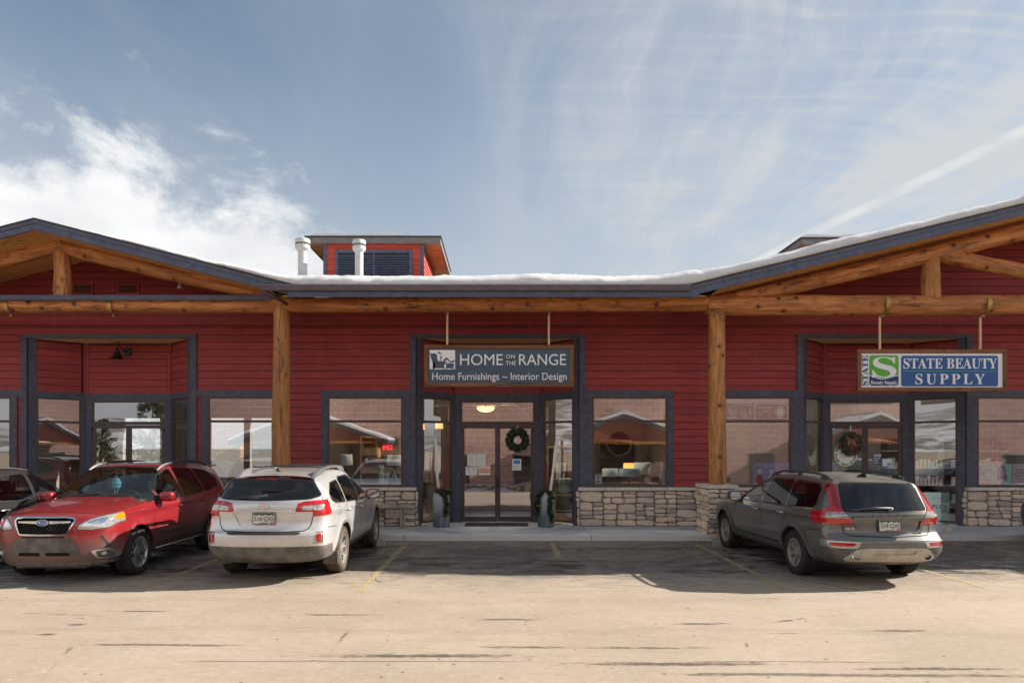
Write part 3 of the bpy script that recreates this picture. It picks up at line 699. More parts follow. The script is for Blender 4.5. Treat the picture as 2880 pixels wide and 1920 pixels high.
# logs -------------------------------------------------------------
def log(name, p0, p1, r0, r1, m, seed, parent=BLD, bend=.02, n=34, seg=20, flat=1.0):
    p0, p1 = Vector(p0), Vector(p1); Lg = (p1-p0).length; r = random.Random(seed); mb = MB(); ph = [r.uniform(0,6.28) for _ in range(8)]
    bumps = [(r.uniform(0,1), r.uniform(0,6.28), r.uniform(.006,.018)) for _ in range(int(Lg*3)+3)]
    for i in range(n+1):
        t = i/n; rr = r0+(r1-r0)*t; cx = t*Lg
        cyy = bend*math.sin(t*PI*1.3+ph[0])+.3*bend*math.sin(t*7+ph[1]); cz = bend*math.sin(t*PI*1.1+ph[2])+.25*bend*math.sin(t*9+ph[3])
        e = 1-.10*max(0,1-min(t,1-t)*Lg/.03)
        for k in range(seg):
            th = 2*PI*k/seg; q = rr*e*(1+.030*math.sin(2*th+ph[4]+t*3)+.016*math.sin(3*th+ph[5]-t*5))+.004*math.sin(t*Lg*5+th*2+ph[6])
            for bt, ba, bh in bumps:
                dd = ((t-bt)*Lg/.13)**2+(math.remainder(th-ba,2*PI)/.45)**2
                if dd < 6: q += bh*math.exp(-dd)
            mb.v.append((cx, cyy+q*math.cos(th), cz+q*flat*math.sin(th)))
    for i in range(n):
        for k in range(seg): mb.f.append((i*seg+k,(i+1)*seg+k,(i+1)*seg+(k+1)%seg,i*seg+(k+1)%seg)[::-1])
    mb.f += [tuple(range(seg)), tuple(n*seg+k for k in range(seg-1,-1,-1))]; mb.fm = [0]*len(mb.f)
    o = mb.build(name, m, parent, smooth=True, angle=50)
    o.location = p0; o.rotation_euler = (p1-p0).to_track_quat('X','Z').to_euler(); return o
for i, px in enumerate(POSTS): log('log_post', (px,YP+.02,1.16), (px,YP+.02,5.0 if px > 0 else 4.98), .19, .172, M_post, 101+i, bend=.012)
log('log_beam', (-14.5,YP,4.96), (-4.55,YP,4.99), .165,.150, M_log, 111)
log('log_beam', (-4.62,YP,5.01), (4.55,YP,5.03), .155,.185, M_log, 112)
log('log_beam', (4.38,YP,5.02), (16.0,YP,4.99), .215,.20, M_log, 113, bend=.03)
log('log_rafter', (-9.46,YP,6.27), (-4.45,YP,5.02), .155,.15, M_log, 114)
log('log_rafter', (-9.34,YP,6.26), (-14.4,YP,5.0), .155,.15, M_log, 115)
log('log_king_post', (-9.39,YP+.01,5.05), (-9.39,YP+.01,6.2), .175,.165, M_post, 116, bend=.008, n=16)
log('log_rafter', (4.75,YP,5.05), (13.9,YP,7.22), .165,.18, M_log, 117)
log('log_king_post', (9.19,YP+.01,5.12), (9.19,YP+.01,6.1), .185,.17, M_post, 118, bend=.008, n=16)
log('log_strut', (9.32,YP,6.12), (14.0,YP,5.08), .165,.16, M_log, 119, bend=.03)
log('log_king_post', (13.95,YP+.01,5.12), (13.95,YP+.01,7.2), .18,.17, M_post, 120, bend=.008, n=16)

# roof -------------------------------------------------------------
RY1 = 24.0
def slab(name, xa, xb, fz, y0, y1, m, parent=BLD, off0=0.0, off1=-.05):
    za, zb = fz(xa), fz(xb); mb = MB()
    mb.add([(xa,y0,za+off1),(xb,y0,zb+off1),(xb,y1,zb+off1),(xa,y1,za+off1),(xa,y0,za+off0),(xb,y0,zb+off0),(xb,y1,zb+off0),(xa,y1,za+off0)],
        [(0,3,2,1),(4,5,6,7),(0,1,5,4),(1,2,6,5),(2,3,7,6),(3,0,4,7)]); return mb.build(name, m, parent)
ROOF = MB()
ROOF.add([(-15.2,YR-.02,main_roof(YR-.02)),(16.2,YR-.02,main_roof(YR-.02)),(16.2,RY1,main_roof(RY1)),(-15.2,RY1,main_roof(RY1)),
          (-15.2,YR-.02,main_roof(YR-.02)-.03),(16.2,YR-.02,main_roof(YR-.02)-.03),(16.2,RY1,main_roof(RY1)-.03),(-15.2,RY1,main_roof(RY1)-.03)],
         [(0,1,2,3),(4,7,6,5),(0,4,5,1),(2,6,7,3)])
GLX0, GRX1 = -14.35, 24.0
# the main slope shows only between the gables: clip it there
ROOF.v = [(max(-4.1,min(3.7,x)) if abs(y-(YR-.02)) < .1 else x, y, z) for x,y,z in ROOF.v]
ROOF = ROOF.build('roof', M_roof, BLD)
for xa, xb, fz, y1 in ((-9.39,-4.02,gable_left,20.2),(GLX0,-9.39,gable_left,20.2),(3.72,13.92,gable_right,24.2),(13.92,GRX1,gable_right,24.2)):
    slab('gable_roof', xa, xb, fz, YR-.03, y1, M_roof, ROOF, 0, -.035)
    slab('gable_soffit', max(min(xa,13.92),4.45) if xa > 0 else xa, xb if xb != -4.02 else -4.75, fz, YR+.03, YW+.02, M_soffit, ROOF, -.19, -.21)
    slab('rake_fascia', xa, xb, fz, YR-.005, YR+.028, M_fascia, ROOF, -.075, -.235)
    slab('rake_trim', xa, xb, fz, YR-.022, YR-.006, M_fascia, ROOF, -.036, -.105)
def centre_eave():
    y0, y1 = YR, YW+.1
    MB().add([(-4.4,y0,4.985),(4.1,y0,4.985),(4.6,y1,4.985+.235*(y1-y0)),(-4.9,y1,4.985+.235*(y1-y0)),(-4.4,y0,5.0),(4.1,y0,5.0),(4.6,y1,5.0+.235*(y1-y0)),(-4.9,y1,5.0+.235*(y1-y0))],
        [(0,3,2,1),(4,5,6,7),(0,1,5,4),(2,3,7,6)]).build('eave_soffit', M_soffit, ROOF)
    MB().box(-4.30,3.98,YR-.02,YR+.02,4.975,5.14).build('eave_fascia', M_fascia, ROOF)
    prof = [(0,.10),(-.085,.118),(-.10,.105),(-.10,.085),(-.088,.07),(-.088,.055),(-.06,.0),(0,0)]           # ogee gutter
    inner = [(-.006,.094),(-.082,.108)]
    g = MB(); g.prism(prof, lambda a,b,h:(h, YR-.024+a, 5.09+b), -4.82, 3.80); g.build('gutter', M_gutter, ROOF)
    MB().prism([(0,.09),(-.07,.10),(-.075,.08),(-.055,.0),(0,0)], lambda a,b,h:(h, YP-.20+a, 5.05+b), -14.4, -4.86).build('beam_flashing', M_fascia, ROOF)
    MB().tube([(-4.80,YR-.06,5.10),(-4.60,YR+.3,5.02),(-4.55,YP-.16,4.98)], .04, 8).build('gutter_outlet', M_gutter, ROOF, smooth=True)
centre_eave()

# snow on the roof -------------------------------------------------
def snow():
    rs = np.random.RandomState(3)
    xs = np.concatenate([np.arange(-13.0,-4.2,.10), np.arange(-4.2,4.2,.06), np.arange(4.2,15.0,.10)])
    ys = np.concatenate([np.arange(0,.36,.03), np.arange(.36,1.2,.10), np.arange(1.2,6.4,.4)])+YR-.035
    X, Yy = np.meshgrid(xs, ys)
    gl = 6.566-.256*np.abs(X+9.39); gr = 5.24+.2425*(10.1-np.abs(X-13.92)); mr = 5.19+.235*(Yy-YR)
    k = .10
    def smax(a,b): return (a+b+np.sqrt((a-b)**2+k*k))/2
    cen = (X > -4.3) & (X < 4.0)
    base = np.maximum(np.maximum(np.where(X < -4.0, gl, -9), np.where(X > 3.7, gr, -9)), mr)
    base_s = np.maximum(smax(smax(np.where(X < -2.5, gl, mr-.5), np.where(X > 2.2, gr, mr-.5)), mr), base)
    def fbm(sc, seed):
        r = np.random.RandomState(seed); out = 0; a = 1
        for o in range(4):
            p = r.uniform(0,6.28,6); f = sc*2**o
            out = out+a*(np.sin(X*f*1.0+p[0]+1.7*np.sin(Yy*f*.8+p[1]))*np.sin(Yy*f*1.3+p[2]+1.3*np.sin(X*f*.6+p[3]))); a *= .55
        return out
    th = np.where(X < -8.9, 0.0, np.interp(X, [-8.9,-8.0,-6,-4.3,-3,0,3,4.2,7,15], [.0,.05,.085,.15,.21,.21,.21,.20,.20,.18]))
    d = Yy-(YR-.035)
    edge = np.sqrt(np.clip(1-(1-np.clip(d/.20,0,1))**2, 0, 1))
    wob = 1+.13*fbm(1.1,1)+.07*fbm(4.3,2)
    sw_ = .03*np.exp(-((X+3.9)/.9)**2)+.03*np.exp(-((X-3.9)/.9)**2)
    t = (th*wob+sw_*(th>0))*edge+.006*fbm(14,5)*edge*(th>0)
    Zt = np.where(cen, np.maximum(base, base_s*np.clip(edge,0,1)+base*(1-np.clip(edge,0,1))), base)+t
    Ysh = Yy-.03*np.exp(-(d/.10)**2)*(th>.1)+.012*fbm(3.1,7)*np.exp(-(d/.2)**2)
    n = len(xs); V = np.stack([X,Ysh,Zt],-1).reshape(-1,3).tolist()
    nb = len(V); V += np.stack([X[0],Yy[0]+.005,base[0]-.004],-1).tolist()          # front lip down to the shingles
    F = []
    ok = th[0] > .004
    for j in range(len(ys)-1):
        for i in range(n-1):
            if ok[i] or ok[i+1]: F.append((j*n+i,j*n+i+1,(j+1)*n+i+1,(j+1)*n+i))
    for i in range(n-1):
        if ok[i] or ok[i+1]: F.append((nb+i,nb+i+1,i+1,i))
    me = bpy.data.meshes.new('roof_snow'); me.from_pydata(V,[],F); me.polygons.foreach_set('use_smooth',[True]*len(F)); me.update()
    m, nt, b = new_mat('snow'); g = n_geo(nt); f = n_noise(nt, g, 9, 6, .65)
    nt.links.new(n_mix(nt, n_step(nt, f, .3, .7), (.74,.75,.78), (.84,.84,.85)), b.inputs['Base Color']); b.inputs['Roughness'].default_value = .75
    b.inputs['Subsurface Weight'].default_value = .12; b.inputs['Subsurface Radius'].default_value = (.05,.06,.08)
    n_bump(nt, b, n_math(nt,'ADD', n_noise(nt, n_map(nt, g, (5,18,9)), 1, 6, .7, .8), n_math(nt,'MULTIPLY', n_noise(nt, g, 60, 3, .6), .5)), 1.0, .05); MATS['snow'] = m
    me.materials.append(m); tag(link('roof_snow', me), 'thick white snow lying along the shop roof above the gutter', kind='stuff')
snow()

# louvred cupolas and vent pipes on the roof ----------------------
def cupola(x0, x1, y0, ztop, zbot, roof_over, depth, louvre, snow_rng=None, fo=.10):
    t = empty('roof_cupola', ((x0+x1)/2, y0, zbot), parent=BLD)
    def lk(mb, name, m, p=t, **k):
        o = mb.build(name, m, p, **k); o.matrix_parent_inverse = Matrix.Translation(-Vector(t.location)) if p is t else Matrix(); return o
    w = MB().box(x0,x1,y0,y0+depth,zbot,ztop)
    wl = lk(w,'cupola_wall',M_red_lit)
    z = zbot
    while z < ztop-.03:
        h = min(.17, ztop-z)+.01
        for (a,b) in (((x0,louvre[0]),(louvre[1],x1)) if z < louvre[3]-.05 else ((x0,x1),)):
            link('siding_board', ME_BOARD2, wl, ((a+b)/2,y0-.001,z), None, (b-a-.002,1,h))
        link('siding_board', ME_BOARD2, wl, (x1+.001,y0+depth/2,z), (0,0,PI/2), (depth-.01,1,h)); link('siding_board', ME_BOARD2, wl, (x0-.001,y0+depth/2,z), (0,0,-PI/2), (depth-.01,1,h))
        z += .17
    for (a,b) in ((x0-.03,x0+.07),(x1-.07,x1+.03)): lk(MB().box(a,b,y0-.045,y0+.05,zbot,ztop-.002),'corner_board',M_fascia)
    o = roof_over
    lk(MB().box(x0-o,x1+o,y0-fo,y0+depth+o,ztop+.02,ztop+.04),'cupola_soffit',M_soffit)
    f = MB().box(x0-o-.02,x1+o+.02,y0-fo-.03,y0-fo,ztop,ztop+.18).box(x1+o,x1+o+.03,y0-fo,y0+depth+o,ztop+.001,ztop+.18).box(x0-o-.03,x0-o,y0-fo,y0+depth+o,ztop+.001,ztop+.18)
    lk(f,'cupola_fascia',pbr('cupola_fascia_paint',(.17,.155,.155),.6,var=.15,vs=6)); lk(MB().box(x0-o-.06,x1+o+.06,y0-fo-.07,y0+depth+o,ztop+.182,ztop+.215),'cupola_roof',M_roof)
    if snow_rng:
        a,b = snow_rng; s = MB(); n = 24; pts=[]
        for i in range(n+1):
            q = i/n; pts.append((a+(b-a)*q, .01+.085*min(1,q/.05,(1-q)/.10)*(.8+.2*math.sin(q*11))))
        poly = pts+[(b,0),(a,0)]
        s.prism(poly, lambda p,q,h:(p,h,ztop+.216+q), y0-fo-.05, y0+depth); lk(s,'cupola_snow',MATS['snow'])
    l0,l1,lz0,lz1 = louvre
    fr = MB(); 
    for (a,b,c,d) in ((l0,l0+.09,lz0,lz1),(l1-.09,l1,lz0,lz1),(l0+.09,l1-.09,lz1-.09,lz1),((l0+l1)/2-.025,(l0+l1)/2+.025,lz0,lz1-.09)): fr.box(a,b,y0-.06,y0-.002,c,d)
    lv = lk(fr,'louvre_frame',M_fascia)
    lk(MB().box(l0+.05,l1-.05,y0-.034,y0-.028,lz0,lz1-.05),'louvre_backing',M_black)
    z = lz0+.03; sm = MB(); sm.add([(-.5,-.022,-.03),(.5,-.022,-.03),(.5,.022,.03),(-.5,.022,.03),(-.5,-.018,-.036),(.5,-.018,-.036),(.5,.026,.024),(-.5,.026,.024)],[(0,1,2,3),(7,6,5,4),(0,4,5,1),(2,6,7,3)])
    me = sm.mesh('slat', M_fascia)
    while z < lz1-.12:
        for (a,b) in ((l0+.09,(l0+l1)/2-.025),((l0+l1)/2+.025,l1-.09)): link('slat', me, lv, ((a+b)/2,y0-.052,z), None, (b-a,1,1))
        z += .075
    return t
YC = 20.5
cupola(ax(913,YC), ax(1190,YC), YC, az_(685,YC-.1), main_roof(YC)-.2, .50, 3.4, (ax(944,YC),ax(1160,YC),main_roof(YC)-.1,az_(704,YC)), (ax(872,YC-.1),ax(1160,YC-.1)))
cupola(ax(2250,YC)+.52, ax(2250,YC)+.52+2.95, YC, az_(689,YC-.1), main_roof(YC)-.2, .50, 3.4, (ax(2360,YC),ax(2560,YC),main_roof(YC)+.2,az_(706,YC)), (ax(2250,YC)-.05,ax(2470,YC)))
M_vent = pbr('pale_vent_metal', (.50,.51,.51), .6, .1, var=.1, vs=6)
def vent(u, vt, Y, w):
    x = ax(u,Y); zt = az_(vt,Y); zb = main_roof(Y)-.1; r = w/FPX*Y/2
    t = MB(); t.lathe([(r*.62,zb),(r*.62,zt-.22)], (x,Y,0), 20); p = t.build('vent_pipe', M_vent, BLD, smooth=True, angle=40)
    c = MB(); c.lathe([(r*.70,zt-.30),(r*.98,zt-.24),(r*.98,zt-.16),(r*.86,zt-.155),(r*.86,zt-.11),(r,zt-.105),(r,zt-.03),(r*.9,zt),(.001,zt+.015)], (x,Y,0), 24); c.build('vent_cap', M_vent, p, smooth=True, angle=35)
    h = MB()
    for k in range(24):
        th = 2*PI*k/24; h.box(x+r*.88*math.cos(th)-.008, x+r*.88*math.cos(th)+.008, Y+r*.88*math.sin(th)-.008, Y+r*.88*math.sin(th)+.008, zt-.15, zt-.115)
    h.build('vent_screen', M_black, p)
vent(851, 673, 17.2, 42); vent(1010, 676, 17.4, 37)

# gable louvres, spot lamp, wall sconce, sign straps ----------------
for u0,u1 in ((211,259),(338,388)):
    Yv = YW; x0,x1,z0,z1 = ax(u0,Yv),ax(u1,Yv),az_(824,Yv),az_(803,Yv)
    v = MB().box(x0-.05,x1+.05,Yv-.05,Yv-.03,z0-.05,z0).box(x0-.05,x1+.05,Yv-.05,Yv-.03,z1,z1+.05).box(x0-.05,x0,Yv-.05,Yv-.03,z0,z1).box(x1,x1+.05,Yv-.05,Yv-.03,z0,z1).build('gable_vent', M_red, BLD)
    for i in range(4): MB().box(x0,x1,Yv-.046,Yv-.034,z0+.01+i*.044,z0+.035+i*.044).build('slat', M_black, v)
def sconce():
    Y = YB; b = at(361,990,Y)
    t = MB().bbox(b.x-.085,b.x+.085,Y-.05,Y-.008,b.z-.09,b.z+.09,.01).build('wall_lamp', M_black, BLD)
    c = at(331,985,Y-.35); pts = [(b.x,Y-.05,b.z),(b.x-.03,Y-.20,b.z+.02),(b.x-.10,Y-.30,b.z+.18),(c.x+.06,Y-.35,b.z+.22),(c.x,Y-.37,b.z+.15),(c.x,Y-.37,c.z+.03)]
    MB().tube(pts,.012,8).build('lamp_arm', M_black, t, smooth=True)
    MB().lathe([(.028,.05),(.035,.0),(.10,-.13),(.155,-.20),(.15,-.20),(.09,-.125),(.02,0)], (c.x,Y-.37,c.z), 24).build('lamp_shade', M_black, t, smooth=True, angle=50)
sconce()
s0 = at(506,806,15.2); MB().lathe([(.02,.10),(.03,.06),(.045,.02),(.07,-.05),(.06,-.05)], s0, 16).build('spot_lamp', M_galv, BLD, smooth=True)
def strap(x, zc, r, parent=None, side=-1):
    """brass band bent round the underside of a log, with an eye below"""
    mb = MB(); n = 12; w = .045; vs = []
    for i in range(n+1):
        th = math.radians(150+(270-150)*i/n) if side < 0 else math.radians(30-120*i/n)
        for rr in (r,r+.006):
            for xx in (-w,w): vs.append((x+xx, YP+rr*math.cos(th), zc+rr*math.sin(th)))
    for i in range(n):
        a, b = i*4, i*4+4; mb.f += [(a+2,b+2,b+3,a+3),(a,a+1,b+1,b),(a,b,b+2,a+2),(a+1,a+3,b+3,b+1)]
    mb.v = vs; mb.fm = [0]*len(mb.f)
    o = mb.build('sign_strap', M_brass, parent)
    e = MB(); ring = [(x+.02*math.cos(q*PI/5), YP, zc-r-.03+.02*math.sin(q*PI/5)) for q in range(11)]; e.tube(ring,.005,6,cap=False); e.build('eye_bolt', M_galv, o, smooth=True)
    return o
for u,lab in ((30,'brass strap with empty eye bolt on the log beam at the far left edge'),(318,'brass strap with empty eye bolt on the log beam above the wall lamp')):
    tag(strap(ax(u,YP), 4.965, .165), lab, 'strap', 'sign straps without a sign')
# ------------------------------------------------------------------ signs
def mk_flat(name, col, rough=.5): return pbr(name, col, rough, var=.06, vs=12)
M_navy = mk_flat('sign_navy', (.050,.088,.135)); M_lett = mk_flat('sign_white', (.86,.87,.90)); M_pan = mk_flat('sign_panel_white', (.82,.83,.88))
M_royal = mk_flat('sign_blue', (.020,.095,.30)); M_dknavy = mk_flat('sign_dark_blue', (.012,.028,.13)); M_green = mk_flat('sign_green', (.10,.42,.03)); M_lime = mk_flat('sign_line_green', (.10,.50,.22))
M_frame = mat_wood('sign_frame_wood', (.22,.090,.035), (.10,.040,.018), (.32,.15,.065), 1.0, .65, .3, 'x')
def serif(s):                                    # roman bold letters
    out = ''
    for c in s:
        if 'A' <= c <= 'Z': out += chr(0x1D400+ord(c)-65)
        elif 'a' <= c <= 'z': out += chr(0x1D41A+ord(c)-97)
        else: out += c
    return out
def sign(name, label, u0,u1,v0,v1, rod_us, straps, side):
    Y = YP; p0, p1 = at(u0,v1,Y), at(u1,v0,Y); t = empty(name, ((p0.x+p1.x)/2, Y, p0.z)); tag(t, label, 'sign', 'hanging shop signs')
    w, h = p1.x-p0.x, p1.z-p0.z; fw = .085
    for (a,b,c,d) in ((-w/2,w/2,0,fw),(-w/2,w/2,h-fw,h)): MB().bbox(a,b,-.05,.05,c,d,.015).build('frame_rail', M_frame, t)
    for (a,b) in ((-w/2,-w/2+fw),(w/2-fw,w/2)):
        o = MB().bbox(-(h-2*fw)/2,(h-2*fw)/2,-.048,.048,-fw/2,fw/2,.012).build('frame_stile', M_frame, t); o.location = ((a+b)/2,0,h/2); o.rotation_euler = (0,PI/2,0)
    for ru, (su, zc, r) in zip(rod_us, straps):
        x = ax(ru,Y)-t.location.x; sx = ax(su,Y)-t.location.x
        s = strap(sx+t.location.x, zc, r, t); s.matrix_parent_inverse = Matrix.Translation(-Vector(t.location))
        zt = zc-r-.075-t.location.z
        MB().box(x-.021,x+.021,-.016,.016,h-.01,zt).build('hanger_rod', M_rod, t)
        MB().tube([(x,0,zt-.02),(x,0,zt+.03),(sx,0,zt+.05)],.006,6).build('hanger_link', M_galv, t)
    return t, w, h, fw
def place(t, u, v): p = at(u,v,YP-.03); return Vector((p.x-t.location.x, -.028, p.z-t.location.z))
def px2m(d): return d/FPX*(YP-.03)
def sign_home():
    t,w,h,fw = sign('hanging_sign', 'navy hanging sign reading HOME ON THE RANGE in a wood frame', 1193.5,1614,970,1088, (1258,1543.5), ((1258.5,5.015,.165),(1545,5.02,.178)), -1)
    MB().box(-w/2+fw-.01,w/2-fw+.01,-.02,.02,fw-.01,h-fw+.01).build('sign_panel', M_navy, t)
    def T(s,x0,x1,y0,y1,sp=1,b=0):
        k = 500/2352; u0,u1,v0,v1 = 1160+x0*k,1160+x1*k,950+y0*k,950+y1*k; c = place(t,(u0+u1)/2,(v0+v1)/2); fit_text(s, px2m(u1-u0), px2m(v1-v0), M_lett, t, c, extrude=.003, spacing=sp, bold=b)
    T('HOME',630,1195,213,360); T('ON',1240,1355,218,270); T('THE',1235,1368,305,358); T('RANGE',1410,2030,213,360); T('Home Furnishings ~ Interior Design',262,2040,460,585)
    k = 500/2352
    def pp(poly): return [((1160+x*k-1210)/FPX*(YP-.03), -(950+y*k-1010)/FPX*(YP-.03)) for x,y in poly]
    c = place(t,1210,1010)
    link('logo_ground', poly_mesh('logo_ground',[pp([(228,160),(565,160),(565,415),(228,415)])[::-1]],M_lett,.003), t, c, (PI/2,0,0))
    shapes = [[(232,205),(300,203),(330,230),(325,270),(335,300),(302,318),(300,402),(275,402),(268,330),(245,262)],
        [(302,318),(335,303),(440,311),(458,320),(432,344),(418,365),(426,413),(414,413),(408,401),(294,401),(285,413),(268,413),(270,330)],
        [(444,347),(462,333),(540,336),(553,350),(543,384),(548,413),(535,413),(528,402),(458,402),(446,413),(440,404),(448,375)],
        [(400,302),(446,258),(462,262),(500,308),(543,300),(556,284),(560,302),(548,326),(495,324),(455,286),(432,306)],
        [(370,240),(388,238),(386,270),(376,297),(364,296),(372,266)],[(316,187),(345,190),(354,182),(368,196),(382,206),(374,219),(358,214),(344,203)]]
    link('logo_figure', poly_mesh('logo_figure',[pp(s)[::-1] for s in shapes],M_navy,.003), t, c+Vector((0,-.004,0)), (PI/2,0,0))
sign_home()
def sign_state():
    t,w,h,fw = sign('hanging_sign', 'white hanging sign reading STATE BEAUTY SUPPLY with green S emblem', 2409,2829,982.5,1100.5, (2474,2756.5), ((2484,5.015,.215),(2766,5.0,.205)), 1)
    MB().box(-w/2+fw-.01,w/2-fw+.01,-.02,.02,fw-.01,h-fw+.01).build('sign_panel', M_pan, t); k = 480/2352
    def P(x,y): return ((2400+x*k), (960+y*k))
    def T(s,x0,x1,y0,y1,m,rot=0,sp=1,dy=0.0):
        (u0,v0),(u1,v1) = P(x0,y0),P(x1,y1); c = place(t,(u0+u1)/2,(v0+v1)/2)+Vector((0,dy,0)); W_,H_ = px2m(u1-u0),px2m(v1-v0)
        fit_text(s, H_ if rot else W_, W_ if rot else H_, m, t, c, (PI/2,-PI/2 if rot else 0,0), .003, 0, sp)
    c0 = place(t,*P(1000,400)); u0,v0 = P(1000,400)
    def pp(poly): return [((P(x,y)[0]-u0)/FPX*(YP-.03), -(P(x,y)[1]-v0)/FPX*(YP-.03)) for x,y in poly][::-1]
    def rr(x0,y0,x1,y1,r): return [(x0+r-r*math.cos(a),y0+r-r*math.sin(a)) for a in [PI/2*q/4 for q in range(5)]]+[(x1-r+r*math.sin(a),y0+r-r*math.cos(a)) for a in [PI/2*q/4 for q in range(5)]]+[(x1-r+r*math.cos(a),y1-r+r*math.sin(a)) for a in [PI/2*q/4 for q in range(5)]]+[(x0+r-r*math.sin(a),y1-r+r*math.cos(a)) for a in [PI/2*q/4 for q in range(5)]]
    def F(name,poly,m,dy): link(name, poly_mesh(name,[pp(poly)],m,.003), t, c0+Vector((0,dy,0)), (PI/2,0,0))
    F('emblem_field', rr(222,190,622,608,34), M_green, 0); F('blue_field', rr(662,196,1995,616,30), M_royal, 0)
    wave = [(222+400*i/16, 487+26*math.sin(i/16*PI*1.75-.75)+12*i/16) for i in range(17)]
    F('emblem_wave', wave+[(620,575),(600,606),(250,606),(222,580)], M_dknavy, -.004); F('emblem_line', [(x,y-8) for x,y in wave]+[(x,y+3) for x,y in wave[::-1]], M_pan, -.007)
    F('divider', [(688,404),(1970,410),(1970,416),(688,410)], M_lime, -.004)
    T(serif('S'),258,592,214,498,M_pan,dy=-.010); T(serif('Beauty Supply'),240,600,540,602,M_pan,dy=-.008); T(serif('STATE'),120,200,190,610,M_dknavy,1)
    T(serif('STATE BEAUTY'),690,1980,230,375,M_pan,dy=-.005); T(serif('SUPPLY'),855,1810,445,590,M_pan,sp=1.35,dy=-.005)
sign_state()

# ------------------------------------------------------------------ greenery helpers
M_needle = pbr('fir_needles', (.034,.095,.048), .6, var=.5, vs=25); M_needle2 = pbr('grey_fir_needles', (.17,.19,.14), .65, var=.4, vs=25)
M_cone = pbr('pine_cone', (.12,.055,.025), .8, var=.3, vs=60); M_berry = pbr('red_berry', (.40,.02,.02), .3); M_ribbon = pbr('red_ribbon', (.16,.012,.014), .4, var=.2, vs=30); M_gold = pbr('gold_ribbon_edge', (.55,.38,.12), .35, .6)
def needles(mb, p, d, n, L_, r, w=.004, spread=.9):
    """a tuft of thin needles at p leaning along d"""
    d = Vector(d).normalized()
    for _ in range(n):
        q = (d+Vector((r.uniform(-1,1),r.uniform(-1,1),r.uniform(-1,1)))*spread).normalized(); l = L_*r.uniform(.6,1.15); s = q.cross(Vector((r.uniform(-1,1),r.uniform(-1,1),r.uniform(-1,1)))).normalized()*w
        a = Vector(p); mb.add([a-s,a+s,a+q*l*.6+s*.8,a+q*l,a+q*l*.6-s*.8],[(0,1,2,3,4)])
def planter(X, label, pole, gar, seed):
    Y = 15.74; r = random.Random(seed); z0 = WALK_Z; t = empty('tall_planter', (X,Y,z0)); tag(t, label, 'planter', 'tall zinc planters beside the shop door')
    m = MATS.get('zinc')
    if not m:
        m, nt, b = new_mat('zinc'); g = n_obj(nt); f = n_noise(nt, g, 5, 6, .65); f2 = n_noise(nt, n_map(nt,g,(9,9,2)), 1, 4, .6); z_ = n_xyz(nt,g)[2]
        c = n_mix(nt, n_step(nt, n_math(nt,'ADD',z_,n_math(nt,'MULTIPLY',n_math(nt,'SUBTRACT',f,.5),.5)), .05, .75), (.11,.13,.165), (.46,.48,.50))
        nt.links.new(n_mix(nt, n_step(nt,f2,.4,.75,0,.35), c, (.52,.53,.54)), b.inputs['Base Color']); b.inputs['Roughness'].default_value = .55; b.inputs['Metallic'].default_value = .25; MATS['zinc'] = m
    R0 = .192; H = .80
    MB().lathe([(R0*.97,0),(R0*1.0,.02),(R0*1.02,H),(R0*.94,H),(R0*.93,H-.08),(.001,H-.08)], (0,0,0), 40).build('pot', m, t, smooth=True, angle=40)
    p0, p1 = Vector((pole[0],0,H-.15)), Vector((pole[1],.02,2.02))
    bm_ = MATS.get('birch')
    if not bm_:
        bm_, nt, b = new_mat('birch'); g = n_obj(nt); v = NN(nt,'ShaderNodeTexVoronoi'); nt.links.new(n_map(nt,g,(4,14,14)), v.inputs['Vector']); v.inputs['Scale'].default_value = 1.0
        f = n_noise(nt, n_map(nt,g,(3,20,20)), 1, 4, .6); c = n_mix(nt, n_step(nt,f,.35,.7), (.74,.67,.56), (.88,.83,.73)); c = n_mix(nt, n_step(nt, v.outputs['Distance'], .10, .17, 1, 0), c, (.05,.04,.035)); nt.links.new(c, b.inputs['Base Color']); b.inputs['Roughness'].default_value = .8; MATS['birch'] = bm_
    log('birch_pole', p0, p1, .036, .030, bm_, seed, t, .012, 20, 12)
    for k in range(7):
        a, b = r.uniform(-.12,.14), r.uniform(-.1,.1); tw = MB(); e = Vector((a+r.uniform(-.10,.12), b, r.uniform(1.2,1.75))); mid = Vector((a,b,1.0))+Vector((r.uniform(-.02,.02),0,0)); tw.tube([(a,b,H-.1),mid,e],[.008,.006,.003],6)
        tw.build('red_twig', pbr('red_twig_bark',(.20,.018,.03),.6), t)
    g = MB(); cn = MB()
    for path in gar:
        n = 46
        for i in range(n):
            f = i/(n-1)*(len(path)-1); j = min(int(f),len(path)-2); f -= j; p = Vector(path[j])*(1-f)+Vector(path[j+1])*f; p += Vector((r.uniform(-.025,.025),r.uniform(-.02,.01),r.uniform(-.02,.02)))
            needles(g, p, (r.uniform(-1,1),-1,r.uniform(-1,.6)), 18, .085, r, .012, 1.1)
            if i%12 == 7: MB().bm(ellipsoid_box(p+Vector((0,-.05,0)),(.022,.022,.028))).build('pine_cone', M_cone, t, smooth=True)
    for _ in range(70):
        a = r.uniform(0,6.28); q = r.uniform(.02,.17); needles(g, (q*math.cos(a),q*math.sin(a),H-.05), (math.cos(a)*.7,math.sin(a)*.7,1), 14, .10, r, .011, .8)
    g.build('fir_garland', M_needle, t)
planter(-1.385, 'zinc planter with leaning birch pole, left of the glass doors', (-.06,-.15), [[(.0,-.19,.82),(.10,-.21,.74),(.14,-.22,.55),(.13,-.22,.40),(.12,-.21,.30)],[(-.05,-.17,.84),(.08,-.20,.82),(.19,-.12,.80)]], 5)
